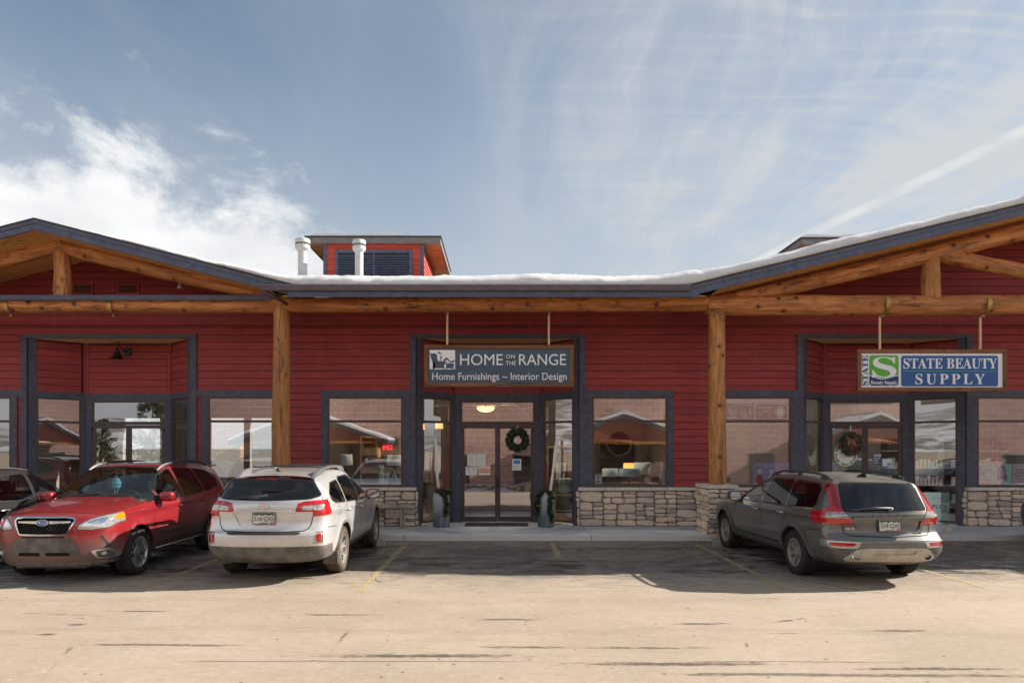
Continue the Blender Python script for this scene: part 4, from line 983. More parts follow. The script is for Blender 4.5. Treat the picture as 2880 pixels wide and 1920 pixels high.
planter(1.035, 'zinc planter with birch pole tilting right, at the right of the glass doors', (.09,.24), [[(-.10,-.17,.82),(-.21,-.16,.70),(-.22,-.15,.5),(-.21,-.15,.28)],[(.05,-.19,.83),(.12,-.20,.70),(.06,-.21,.50),(.08,-.21,.32),(.13,-.2,.16)]], 9)
def wreath(name, label, u, v, R_, m, seed, bow):
    Y = YB-.075; c = at(u,v,Y); t = empty(name, c); tag(t, label, 'wreath', 'Christmas wreaths on the shop doors'); r = random.Random(seed); g = MB(); cn = MB()
    for i in range(330):
        a = r.uniform(0,2*PI); q = R_*r.uniform(.36,.90); p = (q*math.cos(a), r.uniform(-.05,.01), q*math.sin(a)); needles(g, p, (math.cos(a+.7),-.5,math.sin(a+.7)), 14, .085, r, .010, .9)
    for i in range(9): a = i*.7+.2; MB().bm(ellipsoid_box((R_*.72*math.cos(a),-.07,R_*.72*math.sin(a)),(.024,.024,.032))).build('pine_cone', M_cone, t, smooth=True)
    g.build('fir_ring', m, t)
    MB().box(-.012,.012,-.008,.0,R_*.7,at(u,1196,Y).z-c.z).build('hanger', M_gold if not bow else M_white, t)
    if bow:
        b = MB(); e = MB()
        for (x0,z0,x1,z1) in ((0,.10,-.15,.14),(0,.10,.15,.16),(0,.10,-.07,-.13),(0,.10,.10,-.20),(.0,.1,.17,.05)):
            d = Vector((x1-x0,0,z1-z0)); s = Vector((-d.z,0,d.x)).normalized()*.028
            pts = [Vector((x0,-.10,z0)),Vector((x0,-.10,z0))+d*.5+Vector((0,-.03,0)),Vector((x1,-.09,z1))]
            for k in range(2): b.add([pts[k]-s*(.5+.5*k),pts[k]+s*(.5+.5*k),pts[k+1]+s,pts[k+1]-s],[(0,1,2,3)]); e.add([pts[k]+s*(.5+.5*k),pts[k]+s*(.7+.55*k)+Vector((0,-.002,0)),pts[k+1]+s*1.2+Vector((0,-.002,0)),pts[k+1]+s],[(0,1,2,3)])
        b.build('ribbon_bow', M_ribbon, t); e.build('ribbon_edge', M_gold, t)
wreath('door_wreath','green fir wreath with pine cones on the door under letter E',1456,1237,.285,M_needle,3,False)
wreath('door_wreath','grey-green wreath with dark red ribbon on the door under letter D',2392,1247,.285,M_needle2,4,True)
def bench():
    t = empty('log_bench', (-2.7,15.42,WALK_Z)); tag(t,'weathered rustic log bench against the stone wall behind the silver wagon','bench')
    m = mat_wood('weathered_wood',(.36,.29,.225),(.18,.14,.11),(.48,.40,.32),1,.85,.5,'x')
    log('bench_seat',(-.85,0,.475),(.745,0,.48),.055,.05,m,201,t,.012,24,14); log('bench_seat',(-.85,.16,.475),(.73,.16,.48),.055,.05,m,202,t,.012,24,14)
    for x in (-.6,.44):
        for y in (0,.17): MB().bbox(x-.033,x+.033,y-.03,y+.03,0,.44,.008).build('leg',m,t)
bench()
tag(MB().bbox(-.85,.63,15.80,16.46,WALK_Z+.004,WALK_Z+.018,.006).build('door_mat',pbr('mat_rubber',(.035,.036,.042),.9,var=.2,vs=40,bump=.5,bs=200)),'dark ribbed door mat on the concrete before the double doors','mat')
def wheel_stop(x0,x1,y,label):
    mb = MB(); r = random.Random(int(x0*100)); n = 14; vs=[]
    for i in range(n+1):
        x = x0+(x1-x0)*i/n; j = lambda s=.004: r.uniform(-s,s); e = .012 if i in (0,n) else 0
        for (dy,z) in ((-.10,0),(-.085,.06),(-.055,.125-e),(.055,.125-e),(.085,.06),(.10,0)): vs.append((x,y+dy+j(),z+j(.003)))
    mb.v = vs; mb.f = [(i*6+k,i*6+k+1,(i+1)*6+k+1,(i+1)*6+k)[::-1] for i in range(n) for k in range(5)]+[tuple(range(6)),tuple(n*6+k for k in range(5,-1,-1))]; mb.fm=[0]*len(mb.f)
    tag(mb.build('wheel_stop',pbr('old_concrete',(.34,.31,.27),.95,var=.3,vs=9,bump=.7,bs=40)),label,'wheel stop','concrete wheel stops at the kerb')
wheel_stop(-4.15,-2.33,13.62,'worn concrete wheel stop in front of the silver wagon'); wheel_stop(4.27,6.1,13.72,'worn concrete wheel stop in front of the grey wagon')
st = stone_mesh(.17,.12,random.Random(4)); o = link('rock', st, None, (ax(2663,15.0),15.0,WALK_Z+.02), (-PI/2,0,.4)); tag(o,'small grey rock lying on the sidewalk near the right shop window','rock')

# ------------------------------------------------------------------ notices, posters and lettering on the glass
M_paper = mk_flat('paper',(.85,.85,.83),.8); M_ink = mk_flat('ink',(.05,.05,.055),.8); M_teal = mk_flat('poster_teal',(.48,.80,.86)); M_pink = mk_flat('poster_pink',(.90,.74,.84)); M_slate = mk_flat('poster_slate',(.055,.10,.14)); M_violet = mk_flat('poster_violet',(.50,.40,.74)); M_brown = mk_flat('poster_brown',(.13,.075,.065)); M_mint = mk_flat('poster_mint',(.70,.86,.79)); M_orange = mk_flat('orange_print',(.70,.25,.08)); M_magenta = mk_flat('magenta_print',(.42,.05,.22)); M_sky = mk_flat('blue_print',(.05,.27,.48)); M_grey = mk_flat('grey_print',(.42,.42,.42)); M_redp = mk_flat('red_print',(.50,.03,.04)); M_skin = mk_flat('portrait_skin',(.62,.44,.36)); M_hairb = mk_flat('portrait_hair',(.16,.30,.50)); M_hairr = mk_flat('portrait_hair_tips',(.36,.12,.16)); M_aqua = mk_flat('aqua_print',(.35,.60,.56))
def notice(name, label, u0,u1,v0,v1, Y, m, cat='notice', group=None):
    p0,p1 = at(u0,v1,Y),at(u1,v0,Y); t = MB().box(p0.x-(p0.x+p1.x)/2,(p1.x-p0.x)/2,0,.003,-(p1.z-p0.z)/2,(p1.z-p0.z)/2).build(name,m); t.location = ((p0.x+p1.x)/2,Y,(p0.z+p1.z)/2); tag(t,label,cat,group)
    t['_w'] = 0; del t['_w']
    W_,H_ = p1.x-p0.x,p1.z-p0.z
    def T(s,fx,fz,fw_,fh,mm,dy=-.0025): fit_text(s,fw_*W_,fh*H_,mm,t,((fx-.5)*W_,dy,(fz-.5)*H_),extrude=.0008)
    def B(fx0,fx1,fz0,fz1,mm,dy=-.002,nm='print_block'): MB().box((fx0-.5)*W_,(fx1-.5)*W_,dy-.001,dy,(fz0-.5)*H_,(fz1-.5)*H_).build(nm,mm,t)
    def E(fx,fz,rx,rz,mm,dy=-.002,nm='print_shape',n=22): link(nm,poly_mesh(nm,[[(rx*W_*math.cos(2*PI*k/n),rz*H_*math.sin(2*PI*k/n)) for k in range(n)]],mm,.001),t,((fx-.5)*W_,dy,(fz-.5)*H_),(PI/2,0,0))
    return t,T,B,E
YD = YB+.016; YG = YW+.012      # just behind the door glass / shop glass
def text_lines(B, n, z1, z0, m=M_grey):
    for i in range(n): z = z1+(z0-z1)*i/max(1,n-1); B(.12,.80+.1*((i*7)%3-1),z-.012,z+.012,m)
for (a,b,lab) in ((1314,1338.5,'white typed notice taped highest at left on the glass door under E'),(1341,1365,'white typed notice second from left in the upper pair on the E door')):
    t,T,B,E = notice('door_notice',lab,a,b,1277,1309,YD,M_paper,group='papers on the E doors'); text_lines(B,8,.85,.15)
t,T,B,E = notice('door_notice','white notice with two figures standing apart, low on the left E door',1309.5,1341,1311,1336,YD,M_paper,group='papers on the E doors'); B(.1,.9,.84,.90,M_ink); B(.1,.9,.08,.12,M_grey)
for fx in (.30,.72): E(fx,.66,.03,.05,M_ink); B(fx-.02,fx+.02,.28,.60,M_ink)
t,T,B,E = notice('door_notice','orange and white ATTENTION notice low on the left E door',1346,1379,1310,1335,YD,M_paper,group='papers on the E doors'); T('ATTENTION',.5,.88,.8,.14,M_orange); B(.03,.97,.52,.70,M_orange); B(.03,.97,.24,.44,M_orange)
t,T,B,E = notice('door_notice','white notice with blue picture on the right E door below the wreath',1441,1466,1290,1322,YD,M_paper,group='papers on the E doors'); B(.14,.86,.56,.92,M_sky); text_lines(B,5,.42,.12)
for k,(u,s) in enumerate(((1401,'E'),(2426.5,'D'))):
    c = at(u, 1170 if k == 0 else 1175, YB-.030); o = fit_text(serif(s), .055,.075, M_lett, None, c, extrude=.001); o.name = 'unit_letter'; tag(o, 'small white letter %s on the transom glass above the double doors' % s, 'letter', 'unit letters')
for u0,u1,v0,v1,lab in ((1671,1694,1331,1363,'white badge sticker at the lower left corner of the window right of E'),(1119.5,1130,1343,1361,'small white badge sticker at the lower right corner of the window left of E')):
    t,T,B,E = notice('window_sticker',lab,u0,u1,v0,v1,YG-.004,M_paper,'sticker'); B(.06,.94,.03,.07,M_slate); B(.06,.94,.93,.97,M_slate); B(.03,.08,.03,.97,M_slate); B(.92,.97,.03,.97,M_slate); E(.5,.62,.12,.13,M_slate); B(.25,.75,.25,.35,M_slate); B(.2,.8,.82,.87,M_slate)
# posters of the beauty shop
t,T,B,E = notice('poster','dark poster reading BIG OR BEACHY in the top of the window by the pier',2033,2120,1135,1181,YG,M_brown,'poster'); T('BIG OR',.32,.62,.26,.22,M_mint); T('BEACHY',.32,.36,.26,.22,M_mint); B(.20,.46,.14,.18,M_mint); B(.05,.95,.90,.93,M_mint); E(.68,.60,.06,.16,M_grey); E(.66,.34,.10,.22,M_grey); E(.86,.66,.05,.14,M_grey); E(.87,.40,.07,.20,M_grey)
t,T,B,E = notice('poster','dark poster reading HIGHEST HOLD NO CRUNCH in the top of the window',2127,2214,1137,1181,YG,M_brown,'poster'); T('HIGHEST HOLD.',.27,.80,.42,.14,M_lett); T('NO CRUNCH.',.24,.60,.36,.14,M_lett); T('NEW',.12,.42,.12,.08,M_lett); T('TRIPLE TAKE 32',.26,.30,.40,.07,M_lett); E(.77,.52,.16,.40,M_grey); E(.77,.50,.095,.26,M_lett,-.0035); E(.735,.54,.014,.03,M_grey,-.005); E(.805,.54,.014,.03,M_grey,-.005); B(.74,.80,.36,.385,M_grey,-.0045)
t,T,B,E = notice('poster','violet poster about COLOR CARE low in the window behind the grey wagon',2118,2222,1299,1362,YG,M_violet,'poster'); T('EXPERIENCE THE #1 BRAND IN COLOR CARE',.5,.88,.92,.07,M_lett); B(.25,.75,.79,.805,M_lett)
for fx in (.18,.50,.84): E(fx,.58,.055,.12,M_lett); E(fx,.22,.09,.25,M_redp if fx < .4 else M_pink)
t,T,B,E = notice('poster','teal poster reading COOL AQUATICS SHADES with a blue-haired portrait',2752,2846,1304,1367,YG,M_teal,'poster'); T('NEW!',.07,.84,.09,.07,M_sky); T('COOL AQUATICS',.21,.71,.40,.10,M_ink); T('SHADES',.11,.58,.20,.10,M_ink); B(.02,.22,.49,.505,M_grey); B(.02,.18,.43,.445,M_grey); B(.02,.40,.25,.275,M_ink); B(.02,.32,.12,.145,M_ink)
E(.70,.66,.13,.30,M_hairb); E(.60,.40,.05,.16,M_hairr,-.0035); E(.81,.40,.05,.16,M_hairr,-.0035); E(.70,.16,.16,.16,M_lett,-.003); E(.705,.62,.075,.20,M_skin,-.005); E(.675,.66,.014,.016,M_ink,-.0065); E(.74,.66,.014,.016,M_ink,-.0065); B(.69,.72,.51,.525,M_redp,-.006); B(.46,.82,.04,.09,M_redp,-.006)
t,T,B,E = notice('poster','pale pink poster reading COLOR LAMINATE SERVICE at the right edge',2849,2940,1304,1367,YG,M_pink,'poster'); T('NEW!',.08,.86,.12,.06,M_redp); T('COLOR',.17,.74,.28,.10,M_ink); T('LAMINATE',.26,.60,.46,.10,M_ink); T('SERVICE',.21,.47,.36,.10,M_ink); T('Vibrant color',.33,.34,.60,.09,M_magenta); T('for 65 days',.28,.21,.52,.09,M_magenta)
t,T,B,E = notice('shop_notice','navy notice reading PLEASE WEAR FACE MASK on the D door',2455,2480,1274.5,1306.5,YD,M_slate,'notice'); T('PLEASE',.46,.58,.72,.11,M_lett); T('WEAR',.38,.44,.55,.11,M_lett); T('FACE',.36,.30,.50,.11,M_lett); T('MASK',.38,.16,.55,.11,M_lett); B(.1,.9,.74,.79,M_lett)
for fx in (.2,.4,.6,.8): E(fx,.87,.07,.06,M_lett)
t,T,B,E = notice('shop_notice','white and blue OPEN notice on the right D door',2481,2510,1289,1311,YD,M_aqua,'notice'); B(.06,.94,.06,.94,M_paper); T('OPEN',.42,.66,.5,.28,M_teal,-.004); B(.45,.90,.14,.40,M_sky,-.004)
def round_sign():
    Y = YB-.034; c = at(2378,1278,Y); t = empty('round_poster',c); tag(t,'round holly-edged poster reading Part of your neighborhood below the D wreath','poster'); R_ = .275; r = random.Random(2)
    poly = [(R_*(1+.05*(k%2)+r.uniform(-.03,.03))*math.cos(2*PI*k/40),R_*(1+.05*(k%2))*math.sin(2*PI*k/40)) for k in range(40)]
    link('paper',poly_mesh('paper',[poly],M_mint,.003),t,(0,0,0),(PI/2,0,0)); link('paper_centre',poly_mesh('paper_centre',[[(R_*.74*math.cos(2*PI*k/30),R_*.74*math.sin(2*PI*k/30)) for k in range(30)]],M_paper,.002),t,(0,-.003,0),(PI/2,0,0))
    cols = [M_green,M_redp,M_green,M_aqua,M_green,M_orange,M_green,M_redp,M_teal]
    for k in range(26):
        a = 2*PI*k/26; link('holly_print',poly_mesh('holly_print',[[(.030*math.cos(q)*1.2,.026*math.sin(q)) for q in [PI/4*j for j in range(8)]]],cols[k%len(cols)],.001),t,(R_*.87*math.cos(a),-.004,R_*.87*math.sin(a)),(PI/2,-a,0))
    fit_text('Part of your',.24,.042,M_redp,t,(0,-.006,.0),extrude=.0008); fit_text('neighborhood!',.30,.040,M_redp,t,(0,-.006,-.055),extrude=.0008); MB().box(-.1,.1,-.006,-.005,-.105,-.100).box(-.07,.07,-.006,-.005,-.122,-.117).build('fine_print',M_grey,t); fit_text('SALON',.14,.05,M_redp,t,(0,-.006,.075),extrude=.0008) if False else None
round_sign()

# ------------------------------------------------------------------ shop interiors
M_iw = pbr('interior_wall_paint',(.115,.080,.056),.8,var=.1,vs=2); M_iw2 = pbr('pale_interior_paint',(.30,.27,.23),.8,var=.06,vs=2); M_ifl = pbr('interior_floor',(.16,.105,.07),.5,var=.25,vs=4); M_icl = pbr('interior_ceiling',(.05,.047,.045),.9,var=.1)
def room(x0,x1,mw,mf,mc,back=22.0,openings=()):
    y0 = YW+.205; sh = MB()
    z1 = 4.6
    sh.box(x0,x1,y0,back,-.02,.10); sh.build('interior_floor',mf,BLD)
    MB().box(x0,x1,y0,back,z1,z1+.06).build('interior_ceiling',mc,BLD)
    MB().box(x0-.05,x0+.03,y0,back,.1,z1).build('interior_wall',mw,BLD); MB().box(x1-.03,x1+.05,y0,back,.1,z1).build('interior_wall',mw,BLD)
    w = MB(); p = x0+.03
    for (a,b,c,d) in openings:
        w.box(p,a,back,back+.15,.1,z1); w.box(a,b,back,back+.15,.1,c); w.box(a,b,back,back+.15,d,z1); p = b
    w.box(p,x1-.03,back,back+.15,.1,z1); w.build('interior_wall',mw,BLD)
room(-14.0,-4.75,M_iw2,M_ifl,M_icl,22.0,((-12.2,-11.0,1.0,2.9),(-9.4,-8.3,1.0,2.9),(-8.1,-7.0,1.0,2.9),(-6.4,-5.6,.2,2.4)))
room(-4.65,4.55,M_iw,M_ifl,M_icl); room(4.65,15.5,M_iw2,M_ifl,M_icl,20.5)
M_shade = pbr('linen_shade',(.82,.84,.80),.8,var=.05); M_shadeo = pbr('lit_amber_shade',(.75,.28,.06),.8,var=.1,emit=(1,.36,.08),es=.7); M_ceram = pbr('white_ceramic',(.85,.86,.84),.25,var=.03,coat=.5); M_bluev = pbr('blue_grey_glaze',(.34,.46,.54),.2,var=.15,coat=.6); M_dkwood = pbr('dark_wood',(.05,.03,.02),.5,var=.3,vs=12); M_gold2 = pbr('lit_gold_bowl',(.75,.45,.14),.5,var=.1,emit=(1,.62,.25),es=1.1); M_tan = pbr('tan_wood',(.30,.19,.10),.6,var=.2,vs=10); M_olive = pbr('olive_frame',(.22,.17,.05),.5,var=.2); M_greenv = pbr('green_linen',(.36,.42,.30),.8,var=.1)
def lamp(u, v0, v1, w, Y, ms, label, base_z=None):
    c = at(u,(v0+v1)/2,Y); h = (v1-v0)/FPX*Y; r = w/FPX*Y/2; t = empty('table_lamp',(c.x,Y,base_z or 1.0)); tag(t,label,'lamp','lamps shown in the furnishing shop'); zz = c.z-(base_z or 1.0)
    s = MB().lathe([(r,-h/2),(r*.94,h/2),(r*.93,h/2),(r*.99,-h/2)],(0,0,zz),28); s.f = [f for f in s.f if len(f) == 4]; s.fm = [0]*len(s.f); s.build('lamp_shade',ms,t,smooth=True)
    MB().lathe([(.07,0),(.07,.02),(.015,.05),(.03,zz*.3),(.06,zz*.45),(.02,zz-h*.4),(.01,zz+h*.55)],(0,0,0),16).build('lamp_base',M_dkwood,t,smooth=True)
TZ = .95
def table(x0,x1,y0,y1,z,label):
    t = empty('display_table',((x0+x1)/2,(y0+y1)/2,.1)); tag(t,label,'table','display tables in the furnishing shop'); a,b = (x1-x0)/2,(y1-y0)/2
    MB().bbox(-a,a,-b,b,z-.14,z-.10,.008).build('table_top',M_dkwood,t)
    for sx in (-1,1):
        for sy in (-1,1): MB().box(sx*(a-.06)-.03,sx*(a-.06)+.03,sy*(b-.06)-.03,sy*(b-.06)+.03,0,z-.14).build('leg',M_dkwood,t)
table(-3.9,-2.2,16.3,17.1,1.06,'dark display table inside the window left of the E doors'); table(2.0,3.9,16.9,17.9,1.06,'dark display table inside the window right of the E doors')
lamp(972,1277,1307,40,16.7,M_shade,'table lamp with pale drum shade at the left of the window left of E',1.0); lamp(1109,1279,1308,42,16.9,M_shade,'table lamp with pleated pale shade at the right of the window left of E',1.0)
lamp(1807,1300,1333,52,17.3,M_shade,'table lamp with wide cream shade at the right of the window right of E',1.0); lamp(1775,1302,1316,44,18.4,M_shadeo,'lit table lamp with amber drum shade in the window right of E',1.0)
lamp(1716,1317,1339,46,17.2,M_shade,'low grey drum lamp at the left of the window right of E',1.0); lamp(1770,1317,1339,62,17.0,M_bluev,'wide blue-grey drum lamp in the middle of the window right of E',1.0)
lamp(1235,1190,1205,22,17.9,M_shadeo,'lit amber lamp high in the side light by the left planter',1.7); lamp(1186,1192,1207,16,17.8,M_shadeo,'small lit amber lamp at the left of the side light',1.7); lamp(1575,1301,1326,36,17.0,M_greenv,'table lamp with olive shade behind the right side light',.9)
def vase(u,v0,v1,Y,prof,m,label):
    b = at(u,v1,Y); h = (v1-v0)/FPX*Y; tag(MB().lathe([(r*h,z*h) for r,z in prof]+[(prof[-1][0]*h*.9,prof[-1][1]*h),(.001,.9*h)],(0,0,0),24).build('vase',m,smooth=True,angle=40,loc=(b.x,Y,b.z)),label,'vase','ceramics in the shop window')
vase(1073,1308,1361,16.55,[(.15,0),(.16,.02),(.16,.25),(.12,.33),(.15,.38),(.15,.58),(.09,.62),(.09,.78),(.14,.82),(.14,1)],M_ceram,'tall stacked white ceramic vase in the window left of E')
vase(1090,1331,1361,16.50,[(.22,0),(.24,.04),(.24,.5),(.16,.6),(.22,.66),(.22,1)],M_ceram,'short white ceramic jar next to the tall stacked vase'); vase(1109,1318,1361,16.55,[(.20,0),(.26,.1),(.27,.3),(.16,.55),(.09,.75),(.08,1)],M_bluev,'blue-grey glazed bottle vase at the right of the window left of E')
def pendant():
    c = at(1366,1148,17.6); t = empty('ceiling_lamp',c); tag(t,'glowing gold bowl ceiling lamp seen through the transom above E','lamp'); MB().lathe([(.001,-.10),(.12,-.085),(.20,-.045),(.235,.02),(.22,.02)],(0,0,0),28).build('bowl',M_gold2,t,smooth=True); MB().lathe([(.012,.0),(.012,.6)],(0,0,0),8).build('rod',M_black,t)
    MB().tube([(-1.4,.1,.07),(.75,.1,.07),(1.6,.1,-.45)],.02,8).build('conduit',M_galv,t)
pendant()
def ceiling_spot(x, y, label, power, col=(1,.86,.68)):
    t = empty('ceiling_spot',(x,y,4.58)); tag(t,label,'lamp','lit ceiling spots inside the shops')
    MB().lathe([(.07,-.02),(.08,-.10),(.085,-.16),(.07,-.16),(.06,-.10)],(0,0,0),16).build('spot_can',M_black,t,smooth=True)
    MB().lathe([(.001,-.13),(.06,-.13)],(0,0,0),16).build('spot_lens',pbr('lit_lens',(.8,.8,.8),.5,var=0,emit=col,es=8),t)
    l = bpy.data.lights.new('spot_light','POINT'); l.energy = power; l.color = col; l.shadow_soft_size = .07; o = bpy.data.objects.new('spot_light',l); C.objects.link(o); o.parent = t; o.location = (0,0,-.22)
for x,y,l in ((-3.1,17.6,'lit ceiling spot above the display in the window left of E'),(2.9,17.8,'lit ceiling spot above the display in the window right of E'),(0,18.2,'lit ceiling spot behind the E doors')): ceiling_spot(x,y,l,60)
for x,y,l in ((-6.0,18.0,'lit ceiling spot in the empty shop at the left'),(6.2,17.8,'lit ceiling spot in the beauty shop by the pier'),(12.2,17.8,'lit ceiling spot in the beauty shop at the right edge')): ceiling_spot(x,y,l,42,(1,.92,.82))
def chevron():
    c = at(1212,1205,17.0); m, nt, b = new_mat('chevron_print'); g = n_obj(nt); x,y,z = n_xyz(nt,g); w = n_math(nt,'PINGPONG',n_math(nt,'MULTIPLY',x,1.0),.03); f = n_math(nt,'FRACT',n_math(nt,'MULTIPLY',n_math(nt,'ADD',z,w),22)); nt.links.new(n_mix(nt,n_step(nt,f,.45,.55),(.55,.55,.48),(.03,.035,.035)),b.inputs['Base Color'])
    tag(MB().lathe([(.055,-.18),(.055,.18)],(0,0,0),20).build('chevron_lantern',m,smooth=True,angle=40,loc=c),'black and white chevron patterned tube lantern in the side light','lantern')
chevron()
for (x0,x1,y,z0,z1,m,nm,lab,cat) in ((-1.0,.9,19.0,.1,2.1,M_dkwood,'shelf_unit','dark tall shelf unit inside the shop behind the E doors','shelf'),(1.3,2.2,19.5,.1,2.0,M_tan,'cupboard','tan wooden cupboard deep in the window right of E','cupboard'),(-4.2,-3.0,20.5,.1,2.3,M_tan,'cupboard','tan wooden cupboard deep in the window left of E','cupboard'),(2.9,4.0,20.5,.1,2.2,M_dkwood,'cupboard','dark cupboard at the right of the window right of E','cupboard')):
    t = empty(nm,((x0+x1)/2,y,z0)); tag(t,lab,cat); w = (x1-x0)/2; h = z1-z0
    MB().box(-w,-w+.04,-.2,.2,0,h).box(w-.04,w,-.2,.2,0,h).box(-w+.04,w-.04,.17,.2,0,h).build('carcass',m,t)
    for k in range(5): MB().box(-w+.041,w-.041,-.19,.169,.05+k*(h-.1)/4-.015,.05+k*(h-.1)/4+.015).build('shelf',m,t)
def side_props():
    c = at(1190,1375,16.9); t = MB().box(-.18,.18,-.01,.01,-.2,.2).build('picture_frame',M_olive); t.location = c; t.rotation_euler = (.2,.25,.3); tag(t,'olive picture frame leaning low in the left side light','frame')
    c = at(1590,1365,16.6); t = MB().bbox(-.16,.16,-.16,.16,-.18,.18,.05).build('basket',M_greenv,smooth=True); t.location = c; tag(t,'pale green woven basket behind the right side light','basket')
    c = at(1741,1247,20.2); R_ = .36; ring = MB(); ring.tube([(R_*math.cos(2*PI*k/32),0,R_*math.sin(2*PI*k/32)) for k in range(33)],.03,8,cap=False); t = empty('round_mirror',c); tag(t,'large round mirror on the back wall in the window right of E','mirror'); ring.build('mirror_frame',M_dkwood,t,smooth=True); MB().lathe([(.001,0),(R_,0)],(0,0,0),32,axis='y').build('mirror_glass',M_mirror2,t)
M_mirror2 = pbr('wall_mirror',(.7,.72,.72),.05,1,var=0)
side_props()
# shelves with pale goods in the beauty shop, and its tall standing board
for i,x in enumerate((11.6,13.4)):
    t = empty('shop_shelf',(x,19.2,.1)); tag(t,('stocked wall shelf deep inside the right shop window','stocked wall shelf beyond the right edge of the window')[i],'shelf','shelves of the beauty shop')
    MB().box(-.8,.8,.2,.24,0,2.1).build('back_panel',M_dkwood,t)
    for k in range(4):
        MB().box(-.8,.8,-.1,.2,.3+k*.48,.33+k*.48).build('shelf',M_white,t); q = MB(); r = random.Random(i*9+k)
        for j in range(14): xx = -.72+j*.11; q.box(xx,xx+.07,-.03,.05,.331+k*.48,.331+k*.48+r.uniform(.15,.28))
        o = q.build('bottle_row',[M_teal,M_pink,M_white,M_brown][k],t); o['kind'] = 'stuff'
def board():
    Y = 16.25; t,T,B,E = notice('standing_poster','tall pale green standing board with APLEX SMOOTHER lettering behind the right side light',2578,2671,1384,1478,Y,M_mint,'poster'); T('APLEX',.62,.58,.62,.11,M_ink); T('SMOOTHER',.66,.44,.55,.05,M_grey); B(.45,.72,.82,.835,M_grey); B(.42,.80,.22,.23,M_grey); B(.42,.80,.13,.14,M_grey); E(.18,.72,.08,.05,M_ink)
board()

# ------------------------------------------------------------------ the other side of the car park (it shows in the shop glass)
def mk_block():
    m, nt, b = new_mat('split_block_wall'); g = n_geo(nt); L = nt.links; br = NN(nt,'ShaderNodeTexBrick'); mp = NN(nt,'ShaderNodeCombineXYZ'); x,y,z = n_xyz(nt,g); L.new(x,mp.inputs[0]); L.new(z,mp.inputs[1]); L.new(mp.outputs[0],br.inputs['Vector'])
    br.inputs['Scale'].default_value = 1; br.inputs['Brick Width'].default_value = .8; br.inputs['Row Height'].default_value = .4; br.inputs['Mortar Size'].default_value = .016; br.inputs['Color1'].default_value = (.43,.25,.215,1); br.inputs['Color2'].default_value = (.50,.31,.27,1); br.inputs['Mortar'].default_value = (.72,.58,.52,1)
    L.new(n_mix(nt,n_step(nt,n_noise(nt,g,3,5,.6),.3,.7,0,.3),br.outputs['Color'],(.34,.20,.17)),b.inputs['Base Color']); b.inputs['Roughness'].default_value = .95; return m
